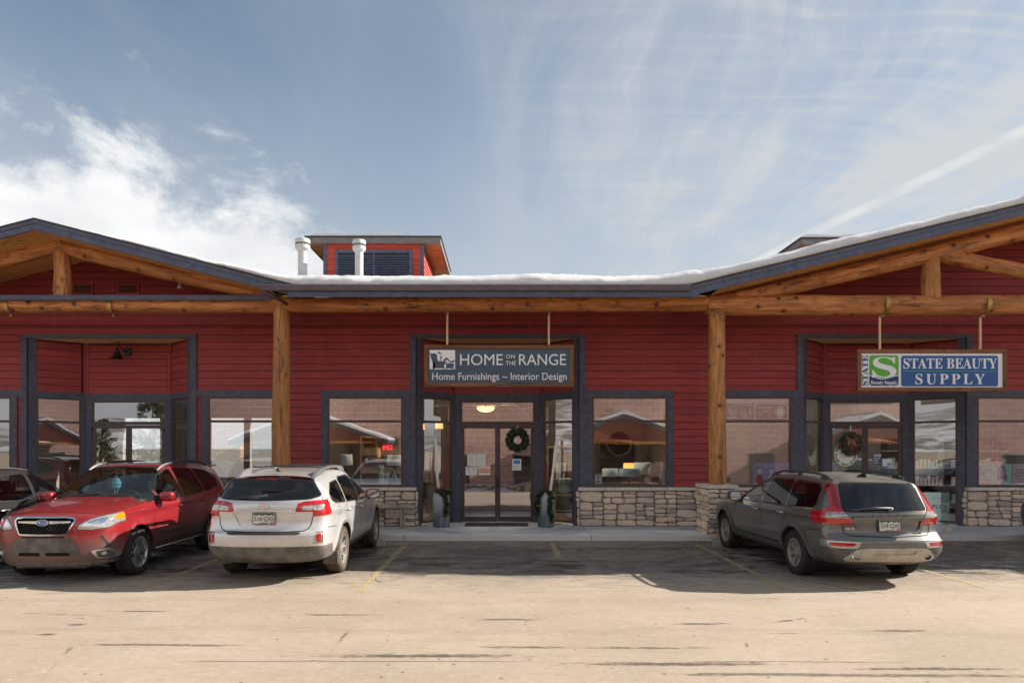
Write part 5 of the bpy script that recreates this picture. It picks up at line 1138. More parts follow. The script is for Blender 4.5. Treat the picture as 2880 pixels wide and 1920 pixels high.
def opposite():
    t = empty('block_building',(10,-16,-1.6)); tag(t,'pink block building across the car park, seen mirrored in the shop windows','building'); z0 = -1.6
    def lk(mb,n,m,**k): o = mb.build(n,m,t,**k); o.matrix_parent_inverse = Matrix.Translation(-Vector(t.location)); return o
    lk(MB().box(-20.5,46,-26,-16,z0,7.6),'wall',mk_block()); m, nt, b = new_mat('far_ledge_stone'); g = n_geo(nt); v = NN(nt,'ShaderNodeTexVoronoi'); nt.links.new(n_map(nt,g,(2.6,2.6,5)),v.inputs['Vector']); v.inputs['Scale'].default_value = 1; cr = n_ramp(nt,n_xyz(nt,v.outputs['Color'])[0],[(0,(.58,.42,.31)),(.5,(.74,.56,.42)),(1,(.62,.48,.40))]); nt.links.new(n_mix(nt,n_step(nt,v.outputs['Distance'],.42,.52),cr,(.20,.15,.12)),b.inputs['Base Color'])
    lk(MB().box(-20.6,46,-16.002,-15.86,z0,z0+.86),'stone_base',m); lk(MB().box(-20.62,46,-16.001,-15.80,z0+.862,z0+.95),'stone_cap',M_cap)
    for x in (-17.5,-8.2,-3.2,1.8,13.6,18.2,21.2,31,36):
        lk(MB().box(x-.9,x+.9,-16.05,-15.97,z0+1.0,z0+3.1),'window_frame',M_fascia); lk(MB().box(x-.82,x+.82,-15.969,-15.955,z0+1.08,z0+3.02),'window_pane',pbr('far_glass',(.012,.014,.016),.08,var=0,spec=.8))
    for k,gx in enumerate((-12.6,7.9,25.5)):
        hz = 4.15; half = 5.2; sl = .33; y0,y1 = -16.0,-12.6
        fz = lambda x: hz-sl*abs(x-gx)
        for sg in (-1,1):
            xa,xb = gx,gx+sg*half; pr = [(xa,fz(xa)),(xb,fz(xb)),(xb,fz(xb)-.22),(xa,fz(xa)-.22)]
            lk(MB().prism(pr if sg < 0 else pr[::-1], lambda a,b_,h:(a,h,b_), y0,y1),'porch_roof',M_fascia); sn = [(xa,fz(xa)+.002),(xb,fz(xb)+.002),(xb,fz(xb)+.14),(xa-sg*.1,fz(xa)+.26)]
            lk(MB().prism(sn[::-1] if sg < 0 else sn, lambda a,b_,h:(a,h,b_), y0,y1+.05),'porch_snow',MATS['snow'])
        w = half-.5; lk(MB().prism([(gx-w,fz(gx+w)-.22),(gx+w,fz(gx+w)-.22),(gx,hz-.24)], lambda a,b_,h:(a,h,b_), y1-.5,y1-.4),'porch_gable',mk_red('far_red_siding',(.30,.06,.05)))
        for sg in (-1,1): lk(MB().tube([(gx+sg*(w-.2),y1-.5,z0),(gx+sg*(w-.2),y1-.5,fz(gx+w)-.1)],.17,12),'porch_post',M_post,smooth=True)
        lk(MB().tube([(gx-w,y1-.5,fz(gx+w)-.25),(gx+w,y1-.5,fz(gx+w)-.25)],.17,12),'porch_beam',M_log,smooth=True)
    for gx in (-12.6,7.9,25.5): lk(MB().box(gx-4.3,gx+4.3,-15.99,-15.75,z0,2.35),'porch_shade_panel',pbr('porch_shade_paint',(.05,.035,.03),.35,var=.3,vs=1.5))  # dark panels added in place of the shade under the porches
    lk(MB().box(-6.4,-3.4,-15.6,-15.4,2.5,3.7),'sign_board',M_mint); fit_text('ings',1.6,.6,M_ink,None,(-4.9,-15.38,3.15),(PI/2,0,PI)).parent = None
    for o in list(C.objects):
        if o.name.startswith('lettering') and o.parent is None: o.parent = t; o.matrix_parent_inverse = Matrix.Translation(-Vector(t.location))
    o = fit_text('OPEN',.95,.30,pbr('red_neon',(.6,.02,.03),.5,var=0,emit=(1,.03,.05),es=2),t,(-8.1,-15.93,1.95),(PI/2,0,PI),name='open_sign'); o.matrix_parent_inverse = Matrix.Translation(-Vector(t.location)); o = fit_text(serif('STONE'),1.1,.28,M_lett,t,(-7.95,-15.93,1.35),(PI/2,0,PI),name='window_lettering'); o.matrix_parent_inverse = Matrix.Translation(-Vector(t.location))
    mb = MB(); r = random.Random(8); n = 90
    for i in range(n+1):
        x = -24+72*i/n; h = .48+.16*math.sin(i*.7)+.1*math.sin(i*1.9)+r.uniform(0,.08)
        for (dy,f) in ((0,1.0),(.5,1.05),(1.0,.75),(1.5,.3),(1.9,-.1)): mb.v.append((x,-15.8+dy+r.uniform(-.08,.08),z0+h*f+r.uniform(-.02,.02)))
    mb.f = [(i*5+k,(i+1)*5+k,(i+1)*5+k+1,i*5+k+1) for i in range(n) for k in range(4)]; mb.fm=[0]*len(mb.f); o = mb.build('snow_bank',MATS['snow'],smooth=True); tag(o,'low bank of cleared snow along the far building, seen in the door glass',kind='stuff')
opposite()
def pine(x,y,z0,H,label,seed):
    t = empty('pine_tree',(x,y,z0)); tag(t,label,'tree','trees mirrored in the shop glass'); r = random.Random(seed); MB().tube([(0,0,0),(.1,0,H*.5),(.05,0,H*.95)],[.22,.14,.03],10).build('trunk',pbr('pine_bark',(.10,.07,.05),.9),t,smooth=True)
    g = MB()
    for k in range(70):
        h = H*r.uniform(.18,.97); L_ = (1-h/H)**.7*H*.30+.35; a = r.uniform(0,6.28); d = Vector((math.cos(a),math.sin(a),r.uniform(-.1,.35)))
        for j in range(14): needles(g, Vector((0,0,h))+d*L_*r.uniform(.25,1)+Vector((r.uniform(-.25,.25),r.uniform(-.25,.25),r.uniform(-.2,.2))), d+Vector((0,0,.5)), 5, .42, r, .045, .9)
    g.build('crown',pbr('pine_foliage',(.05,.075,.025),.8,var=.4,vs=4),t)
pine(-33,-31,-1.6,8.6,'bushy pine tree mirrored in the glass of the left shop doors',2); pine(-50,-52,-1.6,7.0,'smaller pine tree mirrored low in the left shop door',3)
def bare_tree(x,y,z0,H,label,seed):
    t = empty('bare_tree',(x,y,z0)); tag(t,label,'tree','trees mirrored in the shop glass'); r = random.Random(seed); mb = MB(); tr = MB()
    def br(p,d,l,w,n,out):
        q = p+d*l; out.tube([p,p+d*l*.5+Vector((r.uniform(-.05,.05),r.uniform(-.05,.05),0))*l,q],[w,w*.85,w*.65],5,cap=False)
        if n:
            for _ in range(3 if n > 1 else 4): br(p+d*l*r.uniform(.55,1), (d+Vector((r.uniform(-.8,.8),r.uniform(-.8,.8),r.uniform(-.2,.6)))).normalized(), l*r.uniform(.5,.75), w*.55, n-1, mb)
    br(Vector((0,0,0)),Vector((0,0,1)),H*.4,.13,5,tr); tr.build('trunk',pbr('aspen_bark',(.42,.37,.30),.9),t); mb.build('crown',pbr('aspen_bark',(.42,.37,.30),.9),t)
bare_tree(-28,-26,-1.6,6.5,'leafless pale tree mirrored in the left shop door',5)
def hills():
    mb = MB(); n = 60; r = random.Random(5)
    for i in range(n+1):
        a = PI+PI*i/n; h = 45+30*math.sin(i*.55)+18*math.sin(i*1.3+1)+r.uniform(-6,6)
        for (d,f) in ((520,-.2),(700,.55),(860,1.0),(900,.6)): mb.v.append((d*math.cos(a),d*math.sin(a),h*f))
    mb.f = [(i*4+k,(i+1)*4+k,(i+1)*4+k+1,i*4+k+1)[::-1] for i in range(n) for k in range(3)]; mb.fm=[0]*len(mb.f)
    m, nt, b = new_mat('scrub_hill'); f = n_noise(nt,n_geo(nt),.05,7,.7); nt.links.new(n_mix(nt,n_step(nt,f,.42,.6),(.13,.11,.09),(.55,.55,.58)),b.inputs['Base Color']); tag(mb.build('hills',m,smooth=True),kind='structure')
hills()
# ------------------------------------------------------------------ cars: each body is one smooth surface, cut exactly along its panels, glass and lamps
def catmull(pts, n=6, closed=True):
    P = np.array(pts, float); N = len(P); out = []
    for i in range(N):
        p0, p1, p2, p3 = P[(i-1)%N], P[i], P[(i+1)%N], P[(i+2)%N]
        for k in range(n):
            t = k/n; out.append(.5*((2*p1)+(-p0+p2)*t+(2*p0-5*p1+4*p2-p3)*t*t+(-p0+3*p1-3*p2+p3)*t**3))
    return np.array(out)
def poly_sd(poly, a, b):
    """signed distance to a closed polygon (negative inside)"""
    poly = np.asarray(poly, float); d = np.full(a.shape, 1e9); ins = np.zeros(a.shape, bool); n = len(poly)
    for i in range(n):
        x0, y0 = poly[i]; x1, y1 = poly[(i+1)%n]; ex, ey = x1-x0, y1-y0; wx, wy = a-x0, b-y0
        t = np.clip((wx*ex+wy*ey)/(ex*ex+ey*ey+1e-12), 0, 1); d = np.minimum(d, (wx-ex*t)**2+(wy-ey*t)**2)
        c = ((y0 <= b) != (y1 <= b)); ins ^= c & (a < ex*(b-y0)/(ey if abs(ey) > 1e-12 else 1e-12)+x0)
    return np.where(ins, -1, 1)*np.sqrt(d)
def line_d(pts, a, b):
    d = np.full(a.shape, 1e9)
    for (x0,y0),(x1,y1) in zip(pts[:-1],pts[1:]):
        ex, ey = x1-x0, y1-y0; wx, wy = a-x0, b-y0; t = np.clip((wx*ex+wy*ey)/(ex*ex+ey*ey+1e-12),0,1); d = np.minimum(d,(wx-ex*t)**2+(wy-ey*t)**2)
    return np.sqrt(d)
def smax(a,b,k): return (a+b+np.sqrt((a-b)**2+k*k))/2
def sst(x,a,b): t = np.clip((x-a)/(b-a),0,1); return t*t*(3-2*t)
def surface_nets(F, org, h):
    s = F < 0; nx,ny,nz = F.shape
    cs = [(i,j,k) for i in (0,1) for j in (0,1) for k in (0,1)]
    def sub(A,c): return A[c[0]:nx-1+c[0], c[1]:ny-1+c[1], c[2]:nz-1+c[2]]
    cnt = sum(sub(s,c).astype(np.int8) for c in cs); act = (cnt > 0)&(cnt < 8)
    I = np.argwhere(act); idx = -np.ones(act.shape, np.int64); idx[act] = np.arange(len(I))
    acc = np.zeros((len(I),3)); num = np.zeros(len(I))
    for a in range(3):
        for c in cs:
            if c[a]: continue
            c2 = list(c); c2[a] = 1; f0 = sub(F,c)[act]; f1 = sub(F,tuple(c2))[act]; m = (f0 < 0) != (f1 < 0)
            t = np.where(m, f0/(f0-f1+1e-12), 0); p = np.tile(np.array(c,float),(len(I),1)); p[:,a] = t
            acc[m] += p[m]; num[m] += 1
    V = np.array(org)+h*(I+acc/num[:,None]); Q = []
    for a in range(3):
        b, c = [(1,2),(2,0),(0,1)][a]
        lo = [slice(0,n) for n in F.shape]; hi = [slice(0,n) for n in F.shape]; lo[a] = slice(0,F.shape[a]-1); hi[a] = slice(1,F.shape[a])
        s0, s1 = s[tuple(lo)], s[tuple(hi)]; E = np.argwhere(s0 != s1); fl = s0[tuple(E.T)]
        ok = (E[:,b] > 0)&(E[:,c] > 0)&(E[:,b] < F.shape[b]-1)&(E[:,c] < F.shape[c]-1); E = E[ok]; fl = fl[ok]
        def g(db,dc): q = E.copy(); q[:,b] += db; q[:,c] += dc; return idx[tuple(q.T)]
        q = np.stack([g(-1,-1),g(0,-1),g(0,0),g(-1,0)],1); q[~fl] = q[~fl][:,::-1]; Q.append(q)
    return V, np.concatenate(Q)
class Shell:
    """triangle mesh with one label per triangle that can be cut along any scalar field"""
    def __init__(s, V, Q, fn):
        s.fn = fn; s.V = V
        for _ in range(3):
            f = fn(s.V); g = s.grad(s.V); s.V = s.V-(f/np.maximum((g*g).sum(1),.2))[:,None]*g
        s.T = np.concatenate([Q[:,[0,1,2]],Q[:,[0,2,3]]]); s.lab = np.zeros(len(s.T), int); s.names = ['body']
    def grad(s, P, e=.004):
        g = np.empty_like(P)
        for a in range(3):
            d = np.zeros(3); d[a] = e; g[:,a] = (s.fn(P+d)-s.fn(P-d))/(2*e)
        return g
    def cut(s, name, g, of=('body',)):
        """triangles of the given labels with g < 0 become `name`"""
        g = np.where(np.abs(g) < 1e-5, 1e-5, g)
        ids = [s.names.index(o) for o in of if o in s.names]; sel = np.isin(s.lab, ids)
        if name not in s.names: s.names.append(name)
        li = s.names.index(name); sg = g[s.T] < 0; cnt = sg.sum(1)
        s.lab[sel&(cnt == 3)] = li; mix = np.where(sel&(cnt > 0)&(cnt < 3))[0]
        if not len(mix): return
        T = s.T[mix]; sg = sg[mix]; one = np.where(sg.sum(1) == 1, sg.argmax(1), (~sg).argmax(1)); r = np.arange(len(T))
        a, b, c = T[r,one], T[r,(one+1)%3], T[r,(one+2)%3]
        def ev(p,q):
            k = np.stack([np.minimum(p,q),np.maximum(p,q)],1); return k
        K = np.concatenate([ev(a,b),ev(a,c)]); U, inv = np.unique(K, axis=0, return_inverse=True); inv = inv.ravel()
        t = g[U[:,0]]/(g[U[:,0]]-g[U[:,1]]); t = np.clip(t,.02,.98); NV = s.V[U[:,0]]+(s.V[U[:,1]]-s.V[U[:,0]])*t[:,None]
        base = len(s.V); s.V = np.concatenate([s.V,NV]); ab = base+inv[:len(T)]; ac = base+inv[len(T):]
        old = s.lab[mix]; ain = g[a] < 0
        la, lo = np.where(ain, li, old), np.where(ain, old, li)
        keep = np.ones(len(s.T),bool); keep[mix] = False
        s.T = np.concatenate([s.T[keep], np.stack([a,ab,ac],1), np.stack([ab,b,c],1), np.stack([ab,c,ac],1)])
        s.lab = np.concatenate([s.lab[keep], la, lo, lo])
    def take(s, name, oname, m, parent, off=0.0, side=0, smooth=True, keep=None):
        if name not in s.names: return None
        sel = s.lab == s.names.index(name); T = s.T[sel]
        if side: T = T[np.sign(s.V[T].mean(1)[:,1]) == side]
        if keep is not None: T = T[keep(s.V[T].mean(1))]
        if not len(T): return None
        u, inv = np.unique(T, return_inverse=True); V = s.V[u]; n = s.grad(V); n /= np.maximum(np.linalg.norm(n,axis=1),1e-9)[:,None]
        me = bpy.data.meshes.new(oname); me.from_pydata((V+n*off).tolist(), [], inv.reshape(-1,3).tolist()); me.materials.append(m)
        me.polygons.foreach_set('use_smooth',[True]*len(T)); me.update()
        if smooth: me.normals_split_custom_set_from_vertices(n.tolist())
        return link(oname, me, parent)

def car_paint(name, base, dust=(.30,.25,.20), amt=.5, metal=.35, rough=.30, hz=.75, top=.1, cut=.30):
    m, nt, b = new_mat(name); L = nt.links; o = n_obj(nt); x,y,z = n_xyz(nt, o)
    n1 = n_noise(nt, n_map(nt, o, (2.2,2.2,1.0)), 1.5, 6, .65); n2 = n_noise(nt, n_map(nt, o, (16,16,1.6)), 1, 5, .7); n3 = n_noise(nt, o, 90, 2, .6)
    q = n_math(nt,'ADD', z, n_math(nt,'MULTIPLY', n_math(nt,'SUBTRACT', n1, .5), -.55)); q = n_math(nt,'ADD', q, n_math(nt,'MULTIPLY', n_math(nt,'SUBTRACT', n2, .5), -.30))
    f = n_step(nt, q, hz, cut, top, amt)
    nz = n_xyz(nt, NN(nt,'ShaderNodeNewGeometry').outputs['Normal'])[2]
    f = n_math(nt,'ADD', f, n_math(nt,'MULTIPLY', n_step(nt, nz, .55, .95), n_step(nt, n1, .3, .7, top*.8, top*2.0)), True)
    col = n_mix(nt, f, base, dust); L.new(col, b.inputs['Base Color'])
    b.inputs['Metallic'].default_value = metal; L.new(n_math(nt,'ADD', n_math(nt,'MULTIPLY', f, .5), rough, True), b.inputs['Roughness'])
    L.new(n_math(nt,'SUBTRACT', 1.0, n_math(nt,'MULTIPLY', f, 1.25), True), b.inputs['Coat Weight']); b.inputs['Coat Roughness'].default_value = .04
    bf = NN(nt,'ShaderNodeNewGeometry').outputs['Backfacing']; ins = NN(nt,'ShaderNodeBsdfDiffuse'); ins.inputs[0].default_value = (.03,.03,.03,1)
    mx = NN(nt,'ShaderNodeMixShader'); L.new(bf, mx.inputs[0]); L.new(b.outputs[0], mx.inputs[1]); L.new(ins.outputs[0], mx.inputs[2])
    L.new(mx.outputs[0], nt.nodes['Material Output'].inputs[0]); return m
M_plast = pbr('dark_plastic', (.050,.050,.052), .62, var=.2, vs=8, world=False)
M_plastd = pbr('dusty_plastic', (.125,.118,.108), .8, var=.35, vs=6, world=False)
M_seal = pbr('black_rubber_seal', (.010,.010,.011), .5, var=.1)
M_gap = pbr('panel_gap', (.004,.004,.004), .9, var=.1)
M_chrome = pbr('chrome', (.72,.73,.75), .12, 1.0, var=.03)
M_silver = pbr('silver_alloy', (.50,.50,.50), .32, .8, var=.1, vs=10, world=False)
M_alloyd = pbr('dusty_alloy', (.34,.32,.29), .5, .45, var=.25, vs=9, world=False)
M_alloyk = pbr('dark_alloy', (.035,.035,.037), .45, .4, var=.2)
M_cloth = pbr('seat_cloth', (.045,.045,.047), .9, var=.2, vs=20, world=False)
M_clothg = pbr('grey_seat_cloth', (.13,.13,.125), .9, var=.2, vs=20, world=False)
M_dash = pbr('dashboard_plastic', (.028,.029,.031), .75, var=.2, world=False)
M_wglass = mat_glass('windscreen_glass', .09, (.66,.76,.74)); M_sglass = mat_glass('side_glass', .075, (.50,.58,.57)); M_pglass = mat_glass('privacy_glass', .06, (.075,.08,.09))
M_rglass = mat_glass('rear_glass', .07, (.16,.175,.19))
M_redlens = pbr('red_lens', (.42,.008,.012), .10, var=.2, vs=30, coat=1, world=False); M_redlens2 = pbr('deep_red_lens', (.20,.004,.006), .1, var=.25, vs=40, coat=1, world=False)
M_whitelens = pbr('clear_lens', (.40,.385,.37), .10, .45, var=.25, vs=25, coat=1, world=False); M_amber = pbr('amber_lens', (.72,.20,.012), .15, coat=1, var=.12)
M_mirror = pbr('mirror_glass', (.85,.87,.88), .02, 1, var=0)
M_under = pbr('underbody', (.030,.026,.022), .9, var=.4, vs=9, bump=.3)
M_plate = pbr('plate_white', (.62,.62,.58), .5, var=.12, vs=30, world=False); M_plateg = pbr('plate_green', (.02,.10,.06), .5, var=.1); M_sticker = pbr('orange_sticker', (.75,.12,.03), .5, var=.05)
M_emblem = pbr('emblem_blue', (.02,.05,.22), .2, var=.1, coat=1)
def mk_tyre(name, col):
    m, nt, b = new_mat(name); o = n_obj(nt); f = n_noise(nt, o, 7, 5, .65)
    nt.links.new(n_mix(nt, n_step(nt, f, .35, .7), tuple(c*.55 for c in col), col), b.inputs['Base Color']); b.inputs['Roughness'].default_value = .85; return m
M_tyre = mk_tyre('tyre_rubber', (.040,.037,.034)); M_tyred = mk_tyre('muddy_tyre', (.125,.098,.070))

def wheel_meshes(R, w, rim_r, style, mt, mr, mk):
    """tyre and rim around the local Y axis, outer face at -Y"""
    t = MB(); h = w/2
    prof = [(rim_r,-h*.80),(rim_r+.012,-h*.92),(rim_r+.045,-h*1.0),(R-.065,-h*1.03),(R-.030,-h*.97),(R-.012,-h*.84),(R-.008,-h*.80)]
    prof += [(R-.008,h*.80),(R-.012,h*.84),(R-.030,h*.97),(R-.065,h*1.03),(rim_r+.045,h*1.0),(rim_r,h*.8)]
    t.lathe(prof, (0,0,0), 56, axis='y')
    t.f = [f for f in t.f if len(f) == 4]; t.fm = [0]*len(t.f)
    nb = 54; rows = 5
    for k in range(nb):                                            # tread blocks
        for j in range(rows):
            th = 2*PI*(k+(.5 if j%2 else 0))/nb; y0 = -h*.86+j*(h*1.72/rows)+.006; y1 = y0+h*1.72/rows-.013; dth = 2*PI/nb*.36; sk = .016*(1 if j%2 else -1)
            vs = []
            for rr in (R-.014,R+.001):
                for (yy,dd) in ((y0,-dth),(y0,dth),(y1,dth),(y1,-dth)):
                    a = th+dd+(sk/R if yy == y1 else -sk/R); q = rr-(.006 if (j in (0,rows-1) and ((yy == y0 and j == 0) or (yy == y1 and j == rows-1))) else 0); vs.append((q*math.cos(a),yy,q*math.sin(a)))
            t.add(vs,[(4,5,6,7),(0,1,5,4),(1,2,6,5),(2,3,7,6),(3,0,4,7)])
        th = 2*PI*(k+.25)/nb                                       # shoulder lugs
        for sgn in (-1,1):
            vs = []
            for rr,yy in ((R-.012,h*.88),(R-.045,h*1.035)):
                for dd in (-.030,.030):
                    for e in (0,.004): vs.append(((rr+e)*math.cos(th+dd), sgn*(yy+e), (rr+e)*math.sin(th+dd)))
            t.add(vs,[(1,3,7,5),(0,1,5,4),(2,6,7,3)] )
    tm = t.mesh('tyre', mt, True, 40)
    r = MB(); f0 = -h*.80
    r.lathe([(rim_r+.004,f0-.006),(rim_r+.006,f0-.012),(rim_r-.008,f0-.012),(rim_r-.020,f0+.01),(rim_r-.030,f0+.06),(rim_r-.035,h*.7)], (0,0,0), 48, axis='y')
    r.f = [f for f in r.f if len(f) == 4]; r.fm = [0]*len(r.f)
    def spoke(a0, r0, a1, r1, w0, w1, d0, d1, mi=0, th=.022):
        r.mi = mi; n = 4; vs = []
        for i in range(n+1):
            q = i/n; rr = r0+(r1-r0)*q; aa = a0+(a1-a0)*q; ww = w0+(w1-w0)*q; dd = d0+(d1-d0)*q
            cx, cz = rr*math.cos(aa), rr*math.sin(aa); tx, tz = -math.sin(aa), math.cos(aa)
            for sx,dy in ((-1,th),(-.8,0),(.8,0),(1,th)): vs.append((cx+tx*ww*sx, dd+dy, cz+tz*ww*sx))
        r.add(vs, [(i*4+k,i*4+k+1,(i+1)*4+k+1,(i+1)*4+k) for i in range(n) for k in range(3)]+[(0,3,2,1),(n*4,n*4+1,n*4+2,n*4+3)]); r.mi = 0
    fd = f0+.012
    if style == 'y5':
        for k in range(5):
            a = 2*PI*k/5+PI/2
            for sg in (-1,1): spoke(a+sg*.20, .075, a+sg*.30, rim_r-.008, .016, .026, fd+.012, fd-.012, 0); 
            spoke(a, .06, a, rim_r*.62, .03, .03, fd+.022, fd+.022, 1); spoke(a+.30, rim_r*.64, a+.30+.33, rim_r-.01, .012,.02, fd+.004, fd, 0); spoke(a-.30, rim_r*.64, a-.30-.33, rim_r-.01, .012,.02, fd+.004, fd, 0)
    elif style == 's5':
        for k in range(5):
            a = 2*PI*k/5+PI/2
            for sg in (-1,1): spoke(a+sg*.10, .06, a+sg*.22, rim_r-.008, .017, .020, fd+.012, fd-.008, 0)
    else:
        for k in range(7):
            a = 2*PI*k/7+PI/2; spoke(a, .055, a, rim_r-.008, .030, .040, fd+.018, fd-.006, 0, .03)
    r.mi = 0; r.lathe([(.088,fd+.02),(.082,fd+.004),(.055,fd+.0),(.032,fd-.002),(.030,fd-.010),(.001,fd-.012)][::-1], (0,0,0), 24, axis='y')
    r.mi = 1
    for k in range(5): a = 2*PI*k/5+.3; r.lathe([(.001,fd-.001),(.010,fd-.001),(.010,fd+.01)], (.056*math.cos(a),0,.056*math.sin(a)), 8, axis='y')
    r.mi = 2; r.lathe([(.001,.03),(rim_r*.70,.03),(rim_r*.70,.055),(.001,.055)], (0,0,0), 32, axis='y'); r.lathe([(.001,h*.6),(rim_r-.03,h*.6)], (0,0,0), 32, axis='y')
    rm = r.mesh('rim', [mr, M_alloyk, mk], True, 35); return tm, rm

def build_car(sp):
    hw, h = sp['hw'], sp.get('h', .024); prof = catmull(sp['profile'], 5); xr, xf = prof[:,0].min(), prof[:,0].max(); ztop = prof[:,1].max()
    zb, zs = sp['belt'], sp['sill']; R = sp['R']; xa, xb = sp['axles']; Ra = sp['arch']
    px, pw = zip(*sp['plan'])
    hs = .012; gx0, gz0 = xr-.5, -.1; GX, GZ = np.meshgrid(np.arange(gx0, xf+.6, hs), np.arange(gz0, ztop+.4, hs), indexing='ij'); G2 = poly_sd(prof, GX, GZ); nzg = G2.shape[1]; Gf = G2.ravel()
    def psd(a, b):                                   # smooth (cubic) look-up of the profile's distance field
        fa = np.clip((a-gx0)/hs, 1, G2.shape[0]-3.001); fb = np.clip((b-gz0)/hs, 1, nzg-3.001); i = fa.astype(np.int64); j = fb.astype(np.int64); t = fa-i; u = fb-j
        def bw(t): return ((1-t)**3/6, (3*t**3-6*t**2+4)/6, (-3*t**3+3*t**2+3*t+1)/6, t**3/6)
        wt, wu = bw(t), bw(u); base = (i-1)*nzg+(j-1); out = 0
        for m in range(4):
            r = 0
            for n in range(4): r = r+wu[n]*Gf[base+m*nzg+n]
            out = out+wt[m]*r
        return out
    def bwid(x):
        return np.interp(x, px, pw)
    def fn(P):
        x, y, z = P[...,0], P[...,1], P[...,2]; ay = np.abs(y); q = ay/hw
        bf = sp['bow_f']+sp.get('bow_ws',.10)*sst(z,.95,1.25); br = sp['bow_r']+sp.get('bow_rg',.04)*sst(z,.95,1.3)
        xx = x+bf*q**2.6*sst(x,-.1,xf*.75)-br*q**2.6*sst(-x,.6,-xr*.9)
        zz = z+sp.get('crown',.05)*q**2.2*sst(z,.7,1.0)
        pr = psd(xx, zz)
        w = bwid(x); zbx = zb[0]+(zb[1]-zb[0])*(xf-x)/(xf-xr)
        w = w-sp.get('sill_in',.05)*sst(z,.62,zs)-.035*sst(z,.72,zbx-.02)+sp.get('shoulder',.018)*np.exp(-((z-(zbx-.10))/.05)**2)
        up = np.maximum(z-zbx,0); w = w-sp['tumble']*up-.22*up*up
        for a in (xa,xb):
            rr = np.sqrt((x-a)**2+(z-R)**2); w = w+sp.get('flare',.018)*np.exp(-((rr-Ra)/.075)**2)*(z < zbx+.05)
        for (cx,cz,rx,rz,amp) in sp.get('dents',()): w = w+amp*np.exp(-((x-cx)/rx)**2-((z-cz)/rz)**2)
        kk = sp.get('k',.09)+.05*sst(z,.55,.2)
        f = smax(pr, ay-w, kk)
        for a in (xa,xb):
            rr = np.sqrt((x-a)**2+((z-R))**2); cyl = np.maximum(rr-Ra, (hw-.36)-ay); f = np.maximum(f, -cyl)
        return f
    xs = np.arange(xr-.08, xf+.10, h); ys = (np.arange(int((hw+.12)/h)+1)+.5)*h; zsn = np.arange(.10, ztop+.10, h)
    F = fn(np.stack(np.meshgrid(xs,ys,zsn,indexing='ij'),-1)); F = np.concatenate([F[:,::-1],F],1)
    V, Q = surface_nets(F, (xs[0], -ys[-1], zsn[0]), h)
    sh = Shell(V, Q, fn)
    root = empty(sp['name']); tag(root, sp['label'], 'car', sp.get('group'))
    sp['features'](sh, root)
    # the body itself
    P = lambda: sh.V
    body = sh.take('body', 'body', sp['paint'], root)
    for (s_,pts,w_,kd) in LINES: ribbon(s_, root, pts, w_, kd)
    LINES.clear()
    sh.take('seal', 'window_seal', M_seal, root, .001)
    sh.take('under', 'underbody', M_under, root)
    sp['root'] = root; sp['fn'] = fn; sp['shell'] = sh
    # wheels
    tm, rm = wheel_meshes(R, sp['tw'], sp['rim_r'], sp['rim'], sp.get('tyre',M_tyre), sp.get('rim_m',M_silver), M_alloyk)
    for a in (xa,xb):
        for sg in (-1,1):
            w = empty('wheel', (a, sg*sp['track']/2, R), 0 if sg < 0 else PI, root)
            if a > 0 and sp.get('steer'): w.rotation_euler.z += sp['steer']
            link('tyre', tm, w); link('rim', rm, w)
    # cabin
    fl = .30
    MB().box(-1.9,1.0,-hw+.16,hw-.16,fl-.02,fl).build('cabin_floor', M_dash, root)
    cz = sp['cowl']; 
    MB().bbox(sp['dash_x']-.28,sp['dash_x']+.12,-hw+.14,hw-.14,cz-.45,cz-.06,.06).build('dashboard', M_dash, root, smooth=True)
    ms = sp.get('seats', M_cloth)
    for (sx, yy, wd_) in ((sp['dash_x']-.95,.36,.46),(sp['dash_x']-.95,-.36,.46),(sp['dash_x']-1.85,.38,.52),(sp['dash_x']-1.85,-.38,.52)):
        s = MB(); s.bbox(sx-.02,sx+.48,yy-wd_/2,yy+wd_/2,fl+.12,fl+.36,.06)
        vs = len(s.v); s.bbox(-.08,.08,-wd_/2,wd_/2,0,.56,.06)
        for i in range(vs,len(s.v)): v = s.v[i]; s.v[i] = (sx-.02+v[0]-v[2]*.22, yy+v[1], fl+.28+v[2])
        vs = len(s.v); s.bbox(-.05,.05,-.13,.13,0,.18,.045)
        for i in range(vs,len(s.v)): v = s.v[i]; s.v[i] = (sx-.17+v[0]-v[2]*.2, yy+v[1], fl+.90+v[2])
        s.build('seat', ms, root, smooth=True)
    st = MB(); c = Vector((sp['dash_x']-.34, .36, cz-.12)); ring = []
    for k in range(25):
        a = 2*PI*k/24; ring.append((c.x+.06*math.sin(a), c.y+.185*math.cos(a), c.z+.175*math.sin(a)))
    st.tube(ring,.015,8,cap=False); st.tube([c+Vector((.0,-.17,0)),c+Vector((.03,0,-.02)),c+Vector((.0,.17,0))],.02,6); st.tube([c,c+Vector((.25,0,-.1))],.03,8); st.build('steering_wheel', M_dash, root, smooth=True)
    return root
